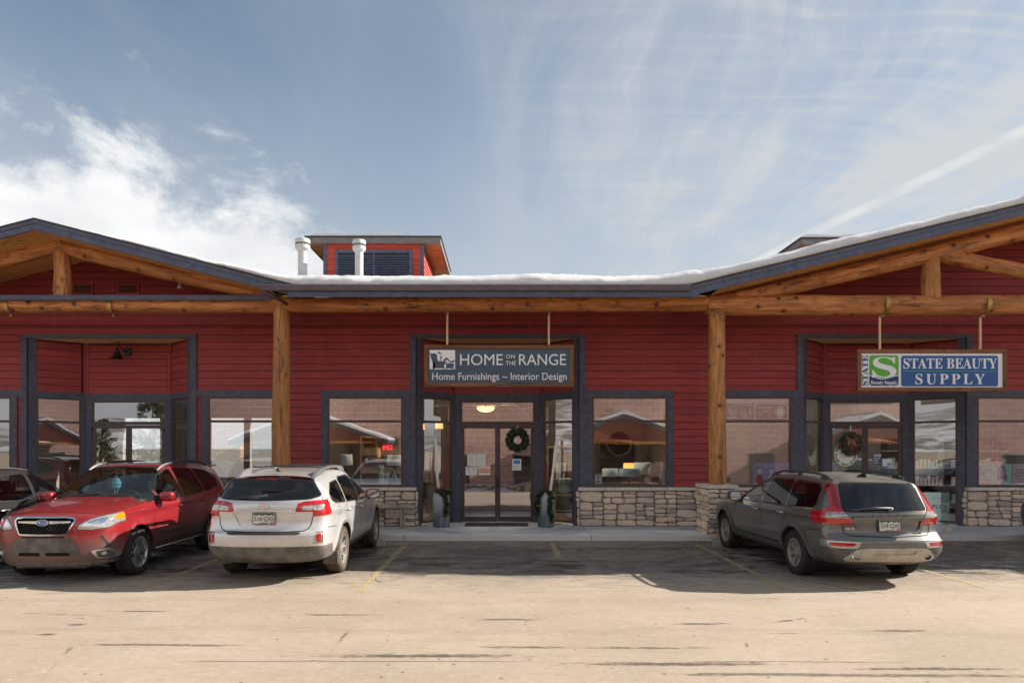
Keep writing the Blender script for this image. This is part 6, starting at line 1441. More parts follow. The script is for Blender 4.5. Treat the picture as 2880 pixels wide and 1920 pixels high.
# masks used by the cuts ---------------------------------------------
def side(V, poly, ymin=.40): return np.maximum(poly_sd(poly, V[:,0], V[:,2]), ymin-np.abs(V[:,1]))
def front(V, poly, x0=.9): return np.maximum(poly_sd(poly, np.abs(V[:,1]), V[:,2]), x0-V[:,0])
def rear(V, poly, x0=-1.7): return np.maximum(poly_sd(poly, np.abs(V[:,1]), V[:,2]), V[:,0]-x0)
def top(V, poly, z0=.9): return np.maximum(poly_sd(poly, V[:,0], np.abs(V[:,1])), z0-V[:,2])
def rnd(poly, n=4, k=.22):
    """rounds the corners of a polygon"""
    P = np.array(poly,float); N = len(P); out = []
    for i in range(N):
        a, b, c = P[i-1], P[i], P[(i+1)%N]; p, q = b+(a-b)*k, b+(c-b)*k
        for j in range(n+1): t = j/n; out.append((1-t)**2*p+2*t*(1-t)*b+t*t*q)
    return np.array(out)
def surf_many(fn, O, d):
    O = np.array(O,float); d = np.asarray(d,float); T = np.zeros(len(O)); pf = fn(O); done = np.zeros(len(O),bool); st = .012
    for i in range(260):
        f = fn(O+d*(T+st)[:,None]); hit = (~done)&(pf > 0)&(f <= 0); T[hit] += st*pf[hit]/(pf[hit]-f[hit]); done |= hit; T[~done] += st; pf = np.where(done,pf,f)
        if done.all(): break
    return O+d*T[:,None], done
def ribbon(sh, root, pts, w, kind, m=None, name='panel_gap', off=.0022, mirror=True):
    """a narrow strip that follows the body surface along a line drawn in one view"""
    P = []; pts = [np.array(p,float) for p in pts]
    for a, b in zip(pts[:-1],pts[1:]):
        n = max(1,int(np.linalg.norm(b-a)/.03)); P += [a+(b-a)*k/n for k in range(n)]
    P.append(pts[-1]); P = np.array(P); T = np.gradient(P,axis=0); N = np.stack([-T[:,1],T[:,0]],1); N /= np.maximum(np.linalg.norm(N,axis=1),1e-9)[:,None]
    A, B = P+N*w, P-N*w
    for sg in ((-1,1) if mirror else (1,)):
        def O(Q):
            if kind == 'side': return np.stack([Q[:,0],np.full(len(Q),sg*1.3),Q[:,1]],1), (0,-sg,0)
            if kind == 'rear': return np.stack([np.full(len(Q),-3.0),sg*Q[:,0],Q[:,1]],1), (1,0,0)
            if kind == 'front': return np.stack([np.full(len(Q),3.0),sg*Q[:,0],Q[:,1]],1), (-1,0,0)
            return np.stack([Q[:,0],sg*Q[:,1],np.full(len(Q),2.3)],1), (0,0,-1)
        (oa,d),(ob,_) = O(A),O(B); a,da = surf_many(sh.fn,oa,d); b,db = surf_many(sh.fn,ob,d); d = np.array(d,float); a -= d*off; b -= d*off; n = len(a)
        V = np.concatenate([a,b]).tolist(); F = [(i,i+1,n+i+1,n+i) for i in range(n-1) if da[i] and da[i+1] and db[i] and db[i+1]]
        if F:
            me = bpy.data.meshes.new(name); me.from_pydata(V,[],F); me.materials.append(m or M_gap); me.update(); link(name, me, root)
def line_side(sh, pts, w=.0045, ymin=0): LINES.append((sh,pts,w,'side'))
def line_rear(sh, pts, w=.005, x0=0): LINES.append((sh,pts,w,'rear'))
def line_front(sh, pts, w=.0045, x0=0): LINES.append((sh,pts,w,'front'))
def line_top(sh, pts, w=.0045, z0=0): LINES.append((sh,pts,w,'top'))
LINES = []
def pair(sh, lab, oname, m, root, off=0.0, p=None):
    out = []
    for sg in (-1,1):
        o = sh.take(lab, oname, m, p[sg] if p else root, off, sg); out.append(o)
    return {-1:out[0], 1:out[1]}
def surf(sp, d, o):
    """point where a ray from o along d meets the body surface"""
    o = np.array(o,float); d = np.array(d,float); d /= np.linalg.norm(d); t = 0.0; pf = sp['fn'](o[None])[0]
    for i in range(400):
        q = o+d*(t+.01); f = sp['fn'](q[None])[0]
        if pf > 0 and f <= 0: return Vector(o+d*(t+.01*pf/(pf-f)))
        pf = f; t += .01
    return Vector(o)
def rail(root, sp, pts, r, m, feet, name='roof_rail', seg=8, flat=1.0):
    """pts: (x, y, height above the roof skin)"""
    for sg in (-1,1):
        q,_ = surf_many(sp['fn'], [(x,sg*y,2.3) for x,y,z in pts], (0,0,-1)); P = [(x,sg*y,q[i][2]+z) for i,(x,y,z) in enumerate(pts)]; mb = MB(); mb.tube(P, r, seg, flat=flat)
        for fx,fy,wd_ in feet:
            z0 = surf_many(sp['fn'], [(fx,sg*fy,2.3)], (0,0,-1))[0][0][2]-.01; z1 = np.interp(-fx, [-p[0] for p in P], [p[2] for p in P])
            mb.add([(fx-wd_,sg*fy-.02,z0),(fx+wd_,sg*fy-.02,z0),(fx+wd_,sg*fy+.02,z0),(fx-wd_,sg*fy+.02,z0),(fx-wd_*.7,sg*fy-.015,z1),(fx+wd_*.7,sg*fy-.015,z1),(fx+wd_*.7,sg*fy+.015,z1),(fx-wd_*.7,sg*fy+.015,z1)],[(0,1,5,4),(1,2,6,5),(2,3,7,6),(3,0,4,7),(4,5,6,7)])
        mb.build(name, m, root, smooth=True, angle=40)
def mirrors(root, x, y, z, paint, sz=(.10,.125,.085), cap=True):
    for sg in (-1,1):
        b = MB().bm(ellipsoid_box((x, sg*(y+.12), z), (sz[0], sz[1], sz[2])))
        o = b.build('door_mirror', paint, root, smooth=True)
        q = MB(); n = 20
        q.add([(x-sz[0]-.002, sg*(y+.12)+sz[1]*.86*math.copysign(abs(math.cos(t))**.5,math.cos(t)), z+sz[2]*.84*math.copysign(abs(math.sin(t))**.5,math.sin(t))) for t in [2*PI*k/n for k in range(n)]], [tuple(range(n)) if sg > 0 else tuple(range(n-1,-1,-1))]); q.f = [q.f[0]]
        q.build('mirror_glass', M_mirror, o)
        f = MB(); f.add([(x-sz[0]-.001, sg*(y+.12)+sz[1]*1.0*math.copysign(abs(math.cos(t))**.5,math.cos(t)), z+sz[2]*1.0*math.copysign(abs(math.sin(t))**.5,math.sin(t))) for t in [2*PI*k/n for k in range(n)]], [tuple(range(n))]); f.build('mirror_frame', M_plast, o)
        MB().tube([(x+.03, sg*(y-.04), z-.10),(x+.02, sg*(y+.03), z-.08)], .03, 8).build('mirror_foot', M_plast, o, smooth=True)
def handles(root, sp, pts, m):
    for (x,z) in pts:
        for sg in (-1,1):
            s = surf(sp, (0,-sg,0), (x, sg*1.3, z)); mb = MB()
            mb.tube([(x-.10,s.y+sg*.002,z),(x-.085,s.y+sg*.022,z+.002),(x,s.y+sg*.030,z+.004),(x+.085,s.y+sg*.022,z+.002),(x+.10,s.y+sg*.002,z)], [.010,.014,.015,.014,.010], 8, flat=1.15); mb.build('door_handle', m, root, smooth=True)
def plate(root, x, z, tilt, num, dark, sgn=-1):
    """licence plate with embossed number on the rear (sgn -1)"""
    mb = MB().bbox(-.157,.157,-.004,.004,-.079,.079,.004); o = mb.build('licence_plate', M_plate, root, loc=(x,0,z), rot=(tilt,0,-PI/2))
    y = -.0055
    q = MB(); k = [(-.145,.071),(.145,.071)]+[(.145,.040),(.10,.052),(.06,.040),(.03,.056),(-.02,.038),(-.06,.054),(-.10,.042),(-.145,.050)]
    q.add([(a,y,b) for a,b in k],[tuple(range(len(k)))[::-1]]); q.build('plate_band', M_plateg, o)
    fit_text(num, .265, .072, dark, o, (0,y-.001,-.008), extrude=.001); fit_text('COLORADO', .13, .015, dark, o, (0,y-.001,-.064), extrude=.0008)
    MB().box(.10,.14,y-.002,y,-.070,-.045).build('plate_sticker', M_sticker, o)
    fr = MB()
    for a in ((-.160,.160,.076,.083),(-.160,.160,-.083,-.076),(-.160,-.153,-.076,.076),(.153,.160,-.076,.076)): fr.box(a[0],a[1],y-.003,y+.002,a[2],a[3])
    fr.build('plate_frame', M_plast, o); return o
def emblem(root, x, z, ry, rz, tilt, m_in, rotz):
    """oval badge with six stars"""
    o = MB().lathe([(.001,-.006),(.92,-.006),(1,-.001),(1,.004)], (0,0,0), 32, axis='y'); o.v = [(a*ry,b,c*rz) for a,b,c in o.v]
    e = o.build('emblem', M_chrome, root, smooth=True, angle=40, loc=(x,0,z), rot=(tilt,0,rotz))
    i = MB().lathe([(.001,-.0065),(.86,-.0065),(.86,-.003)], (0,0,0), 32, axis='y'); i.v = [(a*ry,b,c*rz) for a,b,c in i.v]; i.build('emblem_field', m_in, e)
    s = MB()
    for (a,b,r) in ((-.42,.08,.30),(.02,.34,.15),(.42,.22,.15),(.55,-.10,.15),(.25,-.36,.15),(-.08,-.22,.15)):
        pts = [( (a+(r if k%2 == 0 else r*.3)*math.cos(PI/4*k+ (PI/2))*.8)*ry, (b+(r if k%2 == 0 else r*.3)*1.5*math.sin(PI/4*k+PI/2))*rz) for k in range(8)]
        s.prism(pts, lambda p,q,h:(p,h,q), -.0085, -.0066)
    s.build('emblem_star', M_chrome, e); return e
def glaze(sh, name, gf, seal=.014):
    sh.cut('seal', gf(sh.V)-seal); sh.cut(name, gf(sh.V), ('seal',))
def lower(sh, sp, zc, ring=.0, lab='cladding'):
    """underbody, wheel wells and the plastic cladding above them"""
    xa, xb = sp['axles']; R, Ra = sp['R'], sp['arch']
    def rr(V): return np.minimum(np.hypot(V[:,0]-xa,V[:,2]-R), np.hypot(V[:,0]-xb,V[:,2]-R))
    V = sh.V; sh.cut('under', np.minimum(rr(V)-(Ra+.004), V[:,2]-sp['sill']+.02))
    V = sh.V; px, pz = zip(*zc); g = V[:,2]-np.interp(V[:,0], px, pz)
    if ring: g = np.minimum(g, np.maximum(rr(V)-(Ra+ring), .5-np.abs(V[:,1])))
    sh.cut(lab, g)

# ---- silver wagon, seen from behind --------------------------------
P_silver = car_paint('silver_paint', (.64,.645,.65), (.52,.45,.36), .80, .45, .30, .72, .05, .36)
SILVER = dict(name='silver_wagon', label='dusty silver station wagon parked nose-in, seen from behind beside the red car', group='cars parked along the shops',
    profile=[(2.20,.25),(2.31,.40),(2.33,.58),(2.31,.74),(2.22,.87),(1.98,.95),(1.5,1.03),(1.08,1.09),(.93,1.12),(.55,1.31),(.18,1.49),(-.08,1.575),(-.6,1.62),(-1.2,1.605),(-1.75,1.56),(-2.08,1.515),(-2.17,1.475),(-2.24,1.37),(-2.385,1.20),(-2.425,1.08),(-2.41,.93),(-2.44,.79),(-2.495,.73),(-2.50,.60),(-2.47,.46),(-2.36,.33),(-2.0,.27),(0,.25),(1.8,.24)],
    hw=.92, belt=(1.02,1.13), sill=.27, R=.362, arch=.415, track=1.575, tw=.225, rim_r=.222, axles=(1.3725,-1.3725), rim='s5', rim_m=M_alloyd, tyre=M_tyred,
    plan=[(-2.5,.86),(-2.0,.895),(-1.37,.915),(0,.92),(1.37,.91),(2.0,.87),(2.33,.80)], bow_f=.24, bow_r=.17, tumble=.40, cowl=1.12, dash_x=.95, seats=M_clothg, paint=P_silver)
def feat_silver(sh, root):
    sp = SILVER
    glaze(sh,'g_rear', lambda V: rear(V, rnd([(-.3,1.535),(.50,1.525),(.60,1.46),(.745,1.255),(.60,1.215),(-.3,1.195)],3,.15), -1.95))
    for nm, p in (('g_f',[(.80,1.06),(.14,1.405),(-.06,1.465),(-.13,1.47),(-.17,1.065)]),('g_r',[(-.25,1.065),(-.21,1.475),(-.95,1.465),(-1.05,1.42),(-1.12,1.095)]),('g_q',[(-1.20,1.10),(-1.13,1.425),(-1.58,1.40),(-1.87,1.26),(-1.90,1.18),(-1.78,1.13)])):
        glaze(sh, nm, lambda V, p=p: side(V, rnd(p,3,.10)), .018)
    glaze(sh,'g_w', lambda V: front(V, [(-.3,1.135),(.60,1.11),(.72,1.10),(.56,1.46),(.48,1.51),(-.3,1.53)], .10))
    lamp = rnd([(.435,1.035),(.47,1.155),(.56,1.178),(.80,1.195),(1.1,1.20),(1.1,.985),(.83,.975),(.665,.965),(.675,1.035)],3,.10)
    sh.cut('lamp', np.maximum(rear(sh.V, lamp, -2.06), -1.0+.0*sh.V[:,0]))
    sh.cut('lampw', rear(sh.V, rnd([(.505,1.052),(.54,1.118),(.80,1.13),(.80,1.052)],3,.12), -2.1), ('lamp',))
    sh.cut('lampd', rear(sh.V, [(.3,1.150),(.60,1.165),(.60,1.5),(.3,1.5)], -2.1), ('lamp',)); sh.cut('lampgap', np.maximum(np.abs(np.abs(sh.V[:,1])-.672)-.004, sh.V[:,0]+2.1), ('lamp','lampw'))
    sh.cut('refl', rear(sh.V, rnd([(.735,.60),(.735,.73),(.795,.73),(.795,.60)],2,.1), -2.0)); sh.cut('reflf', rear(sh.V, rnd([(.68,.585),(.715,.75),(.815,.75),(.815,.585)],2,.1), -2.0))
    sh.cut('pad', rear(sh.V, rnd([(-.3,.715),(.50,.715),(.53,.738),(.50,.752),(-.3,.752)],2,.2), -2.2))
    sh.cut('recess', rear(sh.V, rnd([(-.3,.83),(.33,.83),(.36,.86),(.45,1.02),(-.3,1.035)],2,.1), -2.2))
    lower(sh, sp, [(-2.6,.545),(-2.05,.555),(-1.9,.40),(1.8,.40),(2.0,.50),(2.4,.52)], .045)
    line_rear(sh, [(.76,1.24),(.775,1.19)]); line_rear(sh, [(.668,.965),(.65,.85),(.62,.80),(.56,.765),(.0,.755)], .006)
    line_side(sh, [(.74,1.0),(.86,.75),(.86,.42)]); line_side(sh, [(-.21,1.06),(-.24,.75),(-.22,.42)]); line_side(sh, [(-1.15,1.09),(-1.20,.9),(-.98,.62),(-.92,.42)]); line_side(sh, [(-2.2,.80),(-1.85,.78)])
    line_side(sh, rnd([(-1.52,.92),(-1.52,1.05),(-1.70,1.05),(-1.70,.92)],4,.3).tolist()+[[-1.52,.985]], .003)
    sh.take('g_rear','rear_window',M_rglass,root,-.002); sh.take('g_w','windscreen',M_wglass,root,-.002)
    for k,m in (('g_f',M_sglass),('g_r',M_pglass),('g_q',M_pglass)): pair(sh,k,'side_window',m,root,-.002)
    tl = pair(sh,'lamp','tail_light',M_redlens,root,.004); pair(sh,'lampw','reversing_lens',M_whitelens,root,.005,tl); pair(sh,'lampd','dark_lens',M_redlens2,root,.0045,tl); pair(sh,'lampgap','lens_joint',M_seal,root,.001,tl)
    pair(sh,'refl','rear_reflector',M_redlens,root,.002); pair(sh,'reflf','reflector_pocket',P_silver,root,-.012)
    sh.take('pad','bumper_step',M_plast,root,.006); sh.take('recess','tailgate_recess',P_silver,root,-.010); sh.take('cladding','bumper_cladding',M_plastd,root,.004)
SILVER['features'] = feat_silver
SV = build_car(SILVER)
def silver_extras():
    r = SV
    plate(r, -2.432, .945, math.radians(-4), '516\u00b7QXI', M_plast)
    emblem(r, -2.44, 1.115, .066, .034, math.radians(-8), M_chrome, -PI/2)
    MB().bbox(-2.445,-2.405,-.38,.38,1.036,1.050,.005).build('tailgate_lip', P_silver, r)
    fit_text('SUBARU', .17,.022, M_chrome, r, (-2.432,.47,.995), (PI/2,0,-PI/2), .002); fit_text('OUTBACK', .20,.022, M_chrome, r, (-2.432,-.47,.995), (PI/2,0,-PI/2), .002)
    MB().tube([(-2.30,.06,1.255),(-2.315,.02,1.262),(-2.33,-.02,1.258)],.016,8).tube([(-2.325,-.02,1.258),(-2.34,.20,1.248),(-2.355,.42,1.238)],[.014,.011,.007],8).tube([(-2.35,.10,1.232),(-2.362,.46,1.226)],.006,6).build('rear_wiper', M_plast, r, smooth=True)
    for sg in (-1,1): MB().tube([(-2.32,0,1.505),(-2.31,.15*sg,1.503)],.008,6).build('brake_light', M_redlens2, r)
    # roof rails: pale moulded ends, dark cross bars
    for sg in (-1,1):
        mb = MB(); y = .565*sg
        def zs_(x): return float(surf_many(SILVER['fn'], [(x,y,2.3)], (0,0,-1))[0][0][2])
        pts = [(a,zs_(a)+b) for a,b in ((.06,.0),(-.12,.062),(-.26,.086),(-1.0,.088),(-1.62,.086),(-1.76,.078),(-1.94,.0))]
        low = [(a,zs_(a)+b) for a,b in ((.06,-.02),(-.12,-.02),(-.30,-.02),(-.36,.05),(-1.0,.052),(-1.40,.05),(-1.46,-.02),(-1.70,-.02),(-1.94,-.02))]
        mb.prism(pts+low[::-1], lambda a,b,h:(a,h,b), y-.024*sg, y+.024*sg); mb.build('roof_rail', M_silver, r)
    for bx in (-.40,-1.30): MB().tube([(bx,.56,1.640),(bx,.3,1.652),(bx,0,1.656),(bx,-.3,1.652),(bx,-.56,1.640)],.015,8,flat=.8).build('cross_bar', M_plast, r, smooth=True)
    MB().lathe([(.04,1.585),(.035,1.62),(.012,1.655),(.001,1.66)],(-1.78,0,0),12).build('roof_aerial', M_plast, r, smooth=True)
    mirrors(r, .70, .86, 1.10, P_silver); handles(r, SILVER, [(-.05,.93),(-1.02,.96)], P_silver)
    MB().tube([(-2.30,-.45,.345),(-2.25,-.45,.35),(-2.0,-.45,.36)],[.026,.028,.028],12).build('exhaust_pipe', M_alloyd, r, smooth=True)
    MB().bbox(-2.15,-1.6,-.48,.48,.27,.34,.03).bbox(-1.45,-1.28,-.70,.70,.30,.40,.03).build('rear_subframe', M_under, r)
    for sg in (-1,1): MB().bbox(-1.84,-1.80,sg*.80-.11,sg*.80+.11,.20,.40,.008).build('mud_flap', M_plastd, r)
silver_extras()
SV.location = (-3.37, 10.74+1.3725, 0); SV.rotation_euler.z = PI/2

# ---- red compact SUV, three-quarter front ---------------------------
P_red = car_paint('red_metallic_paint', (.30,.006,.014), (.155,.125,.115), .88, .25, .25, .80, .07, .42)
RED = dict(name='red_suv', label='dusty red SUV parked nose-out towards the camera, light blue mask hanging from its mirror', group='cars parked along the shops',
    profile=[(2.12,.24),(2.215,.36),(2.245,.55),(2.25,.74),(2.225,.90),(2.14,1.005),(1.85,1.075),(1.4,1.13),(1.05,1.16),(.93,1.19),(.60,1.39),(.30,1.565),(.08,1.645),(-.4,1.69),(-1.0,1.69),(-1.6,1.65),(-2.0,1.595),(-2.10,1.55),(-2.19,1.40),(-2.27,1.15),(-2.30,.95),(-2.345,.75),(-2.345,.52),(-2.28,.36),(-2.0,.27),(0,.25),(1.8,.24)],
    hw=.8975, belt=(1.05,1.16), sill=.28, R=.354, arch=.408, track=1.555, tw=.225, rim_r=.236, axles=(1.32,-1.32), rim='y5', rim_m=M_silver, steer=0.0,
    plan=[(-2.35,.83),(-1.9,.87),(-1.32,.892),(0,.8975),(1.32,.89),(1.8,.865),(2.25,.80)], bow_f=.30, bow_r=.15, tumble=.36, cowl=1.19, dash_x=.95, seats=M_clothg, paint=P_red, k=.08)
def feat_red(sh, root):
    sp = RED
    glaze(sh,'g_w', lambda V: front(V, rnd([(-.3,1.205),(.55,1.185),(.735,1.165),(.60,1.545),(.50,1.60),(-.3,1.625)],2,.05), .10), .022)
    for nm, p in (('g_v',[(.93,1.105),(.70,1.255),(.66,1.105)]),('g_f',[(.62,1.105),(.62,1.30),(.32,1.485),(.05,1.56),(-.10,1.575),(-.14,1.11)]),('g_r',[(-.23,1.115),(-.19,1.58),(-.84,1.565),(-1.0,1.135)]),('g_q',[(-1.09,1.145),(-.94,1.555),(-1.45,1.50),(-1.72,1.36),(-1.72,1.22),(-1.45,1.165)])):
        glaze(sh, nm, lambda V, p=p: side(V, rnd(p,3,.10)), .020)
    glaze(sh,'g_rear', lambda V: rear(V, [(-.3,1.50),(.5,1.49),(.64,1.20),(-.3,1.16)], -2.0))
    sh.cut('sunroof', top(sh.V, rnd([(-.10,-.3),(-.10,.42),(-.98,.44),(-.98,-.3)],3,.15), 1.5))
    lamp = rnd([(.455,.800),(.47,.85),(.58,.925),(.70,.965),(.86,1.01),(1.1,1.04),(1.1,.90),(.84,.875),(.80,.815),(.62,.785)],3,.10)
    sh.cut('lamprim', np.maximum(front(sh.V, lamp, 1.66)-.010, 1.64-sh.V[:,0])); sh.cut('lamp', front(sh.V, lamp, 1.66), ('lamprim',))
    sh.cut('amber', front(sh.V, [(.80,1.2),(.80,.93),(.845,.90),(1.2,.90),(1.2,1.2)], 1.5), ('lamp',))
    sh.cut('lampi', front(sh.V, rnd([(.50,.815),(.52,.865),(.64,.925),(.76,.955),(.77,.86),(.72,.82)],3,.15), 1.6), ('lamp',))
    gr = rnd([(-.3,.972),(.30,.972),(.405,.955),(.435,.92),(.335,.715),(-.3,.705)],3,.08)
    sh.cut('grillerim', front(sh.V, gr, 1.6)); sh.cut('grille', front(sh.V, gr, 1.6)+.022, ('grillerim',))
    sh.cut('plas', front(sh.V, rnd([(-.3,.675),(.37,.685),(.43,.60),(.47,.50),(.50,.445),(-.3,.445)],2,.08), 1.6))
    sh.cut('intake', front(sh.V, [(.04,.425),(.04,.475),(.34,.475),(.38,.425)], 1.6), ('plas','body')); sh.cut('slot', front(sh.V, [(-.3,.678),(.30,.678),(.30,.70),(-.3,.70)], 1.6))
    sh.cut('fogrim', front(sh.V, rnd([(.60,.49),(.80,.515),(.845,.40),(.80,.365),(.66,.375)],3,.12), 1.5)); sh.cut('fog', front(sh.V, rnd([(.655,.475),(.785,.49),(.815,.41),(.78,.385),(.68,.395)],2,.12), 1.5), ('fogrim',))
    sh.cut('vent', front(sh.V, [(.695,.690),(.735,.695),(.805,.55),(.815,.39),(.780,.385),(.770,.54)], 1.5))
    lower(sh, sp, [(-2.4,.46),(-1.9,.45),(-1.75,.36),(1.72,.36),(1.9,.33),(2.3,.345)], 0)
    for pts in ([(.80,1.04),(.88,.80),(.86,.40)],[(-.185,1.11),(-.20,.75),(-.17,.40)],[(-1.04,1.13),(-1.12,.95),(-.95,.66),(-.88,.40)],[(.72,.40),(-.85,.40)]): line_side(sh, pts)
    line_side(sh, [(.70,.56),(-.16,.545)], .006); line_side(sh, [(.70,.66),(-.16,.645)], .004); line_side(sh, [(1.64,.895),(1.52,.86),(1.60,.70)]); line_side(sh, [(.88,.98),(1.70,.955)], .004)
    line_top(sh, [(2.06,.0),(2.04,.45),(1.95,.70),(1.5,.765),(1.05,.79),(.98,.70)], .005)
    sh.take('g_w','windscreen',M_wglass,root,-.002); sh.take('g_rear','rear_window',M_rglass,root,-.002)
    for k,m in (('g_v',M_sglass),('g_f',M_sglass),('g_r',M_pglass),('g_q',M_pglass)): pair(sh,k,'side_window',m,root,-.002)
    sh.take('sunroof','sunroof',M_rglass,root,.002)
    hl = pair(sh,'lamp','headlight',M_whitelens,root,.003); pair(sh,'lamprim','headlight_rim',M_plast,root,.002,hl); pair(sh,'amber','turn_signal',M_amber,root,.004,hl); pair(sh,'lampi','headlight_reflector',M_chrome,root,.0035,hl)
    gr_ = sh.take('grillerim','grille_surround',M_chrome,root,.012); sh.take('grille','grille_backing',M_gap,root,-.03)
    sh.take('plas','bumper_panel',M_plastd,root,.006); sh.take('intake','lower_intake',M_gap,root,-.012); sh.take('slot','bumper_slot',M_gap,root,-.01)
    fg = pair(sh,'fogrim','fog_light_surround',M_silver,root,.008); pair(sh,'fog','fog_light_pocket',M_plastd,root,-.010,fg); pair(sh,'vent','bumper_vent',M_plast,root,-.006)
    sh.take('cladding','sill_cladding',M_plastd,root,.003)
RED['features'] = feat_red
RD = build_car(RED)
def red_extras():
    r = RD; sp = RED
    # honeycomb bars of the grille
    g = MB()
    for k in range(7):
        z = .735+k*.028
        if z > .90: break
        hwid = .345+.32*(z-.73)
        for j in range(-12,13):
            y = j*.052+(.026 if k%2 else 0)
            if abs(y) > hwid: continue
            p = surf(sp,(-1,0,0),(2.6,y,z)); c = p.x-.004
            pts = [(y+.028*math.cos(a)*1.0, z+.0175*math.sin(a)) for a in [PI/6+PI/3*q for q in range(6)]]
            inn = [(y+.021*math.cos(a), z+.0120*math.sin(a)) for a in [PI/6+PI/3*q for q in range(6)]]
            b = len(g.v); g.v += [(c,a,b_) for a,b_ in pts]+[(c-.015,a,b_) for a,b_ in inn]; g.f += [(b+q,b+(q+1)%6,b+6+(q+1)%6,b+6+q) for q in range(6)]; g.fm += [0]*6
    g.build('grille_mesh', M_plast, r)
    wing = MB(); rows = []
    for i in range(21):
        y = -.37+.74*i/20; s = abs(y)/.37; zt = .925-.006*s; zb_ = .895-.030*(1-s)**1.2-.012*s; p = surf(sp,(-1,0,0),(2.6,y,.905)); rows.append((p.x+.012,y,zt,zb_))
    for x,y,a,b in rows: wing.v += [(x-.02,y,a),(x,y,a-.006),(x,y,b+.006),(x-.02,y,b)]
    for i in range(20):
        for k in range(3): wing.f.append((i*4+k,i*4+k+1,(i+1)*4+k+1,(i+1)*4+k)); wing.fm.append(0)
    wing.build('grille_wing', M_chrome, r, smooth=True, angle=40)
    p = surf(sp,(-1,0,0),(2.6,0,.905)); emblem(r, p.x+.026, .895, .088, .046, math.radians(-8), M_emblem, PI/2)
    for sg in (-1,1):
        for (y,z,rr) in ((.735,.435,.038),):
            p = surf(sp,(-1,0,0),(2.6,sg*y,z)); MB().lathe([(.001,-.02),(rr*.7,-.018),(rr,-.006),(rr,.02)],(0,0,0),16,axis='y').build('fog_light', M_whitelens, r, smooth=True, loc=(p.x-.01,p.y,z), rot=(0,0,PI/2+sg*.25))
    rail(r, sp, [(-.14,.575,.045),(-.4,.575,.058),(-1.0,.57,.062),(-1.5,.56,.055),(-1.72,.55,.030),(-1.82,.545,.0)], [.019,.019,.019,.019,.018,.012], M_plast, [(-.80,.572,.06)], flat=1.2)
    rail(r, sp, [(.20,.575,.0),(.08,.575,.022),(-.04,.575,.040),(-.15,.575,.047)], [.016,.023,.024,.021], M_silver, [], 'rail_end')
    mirrors(r, .66, .86, 1.155, P_red, (.085,.115,.078)); handles(r, RED, [(-.06,.955),(-.95,.985)], P_red)
    MB().tube([(-1.45,.30,1.66),(-1.62,.31,1.86)],.004,6).build('roof_aerial', M_plast, r)
    MB().bbox(-2.26,-2.02,-.55,.55,1.575,1.60,.01).build('roof_spoiler', P_red, r)
    # fender badge, chrome sill line, corner splitter
    for sg in (-1,1):
        MB().tube([(.82,sg*.858,.335),(-.9,sg*.862,.335)],.010,6).build('sill_trim', M_chrome, r)
        a = [surf(sp,(-1,-sg*1.0,0),(2.4,sg*(1.2+0*k),z)) for k,z in enumerate((.31,.355))]
        MB().bbox(1.78,1.95,sg*.80-.03,sg*.80+.03,.30,.345,.01).build('corner_splitter', M_plast, r)
    MB().bbox(1.80,2.06,-.50,.50,.225,.275,.02).build('skid_plate', M_plastd, r)
    # wipers, inside mirror
    MB().tube([(.98,-.60,1.185),(.93,-.05,1.215),(.90,.10,1.225)],.008,6).tube([(.98,.05,1.19),(.90,.60,1.205)],.008,6).build('wiper', M_plast, r)
    m = MB().bm(ellipsoid_box((.36,0,1.50),(.018,.11,.032))); m.build('inside_mirror', M_dash, r, smooth=True)
red_extras()
RED_TH = math.atan2(-1,.0)
RD.rotation_euler.z = RED_TH; RD.location = (-6.44-1.32*math.cos(RED_TH), 10.50-1.32*math.sin(RED_TH), 0)
def mask_thing():
    M = pbr('mask_blue', (.20,.52,.62), .8, var=.1, vs=30, world=False); w = RD.matrix_basis
    t = empty('face_mask', w @ Vector((.40,.0,1.46))); tag(t, 'light blue face mask hanging inside the windscreen of the red SUV', 'mask')
    mb = MB(); n = 8
    pts = []
    for i in range(n+1):
        f = i/n
        for j in range(5): pts.append((.012*math.sin(i*2.2)+.02*(1-abs(j/2-1)), (.045+.03*math.sin(PI*f))*(j/2-1), -.03-.17*f))
    mb.v = pts; mb.f = [(i*5+j,i*5+j+1,(i+1)*5+j+1,(i+1)*5+j) for i in range(n) for j in range(4)]; mb.fm = [0]*len(mb.f)
    mb.build('mask_cloth', M, t, smooth=True); MB().tube([(0,-.02,-.03),(0,0,.03),(0,.02,-.03)],.003,5).tube([(0,-.03,-.2),(0,-.02,-.27),(0,.0,-.30),(0,.03,-.2)],.003,5).build('ear_loop', M_white, t)
    t.rotation_euler.z = RED_TH+.3
mask_thing()

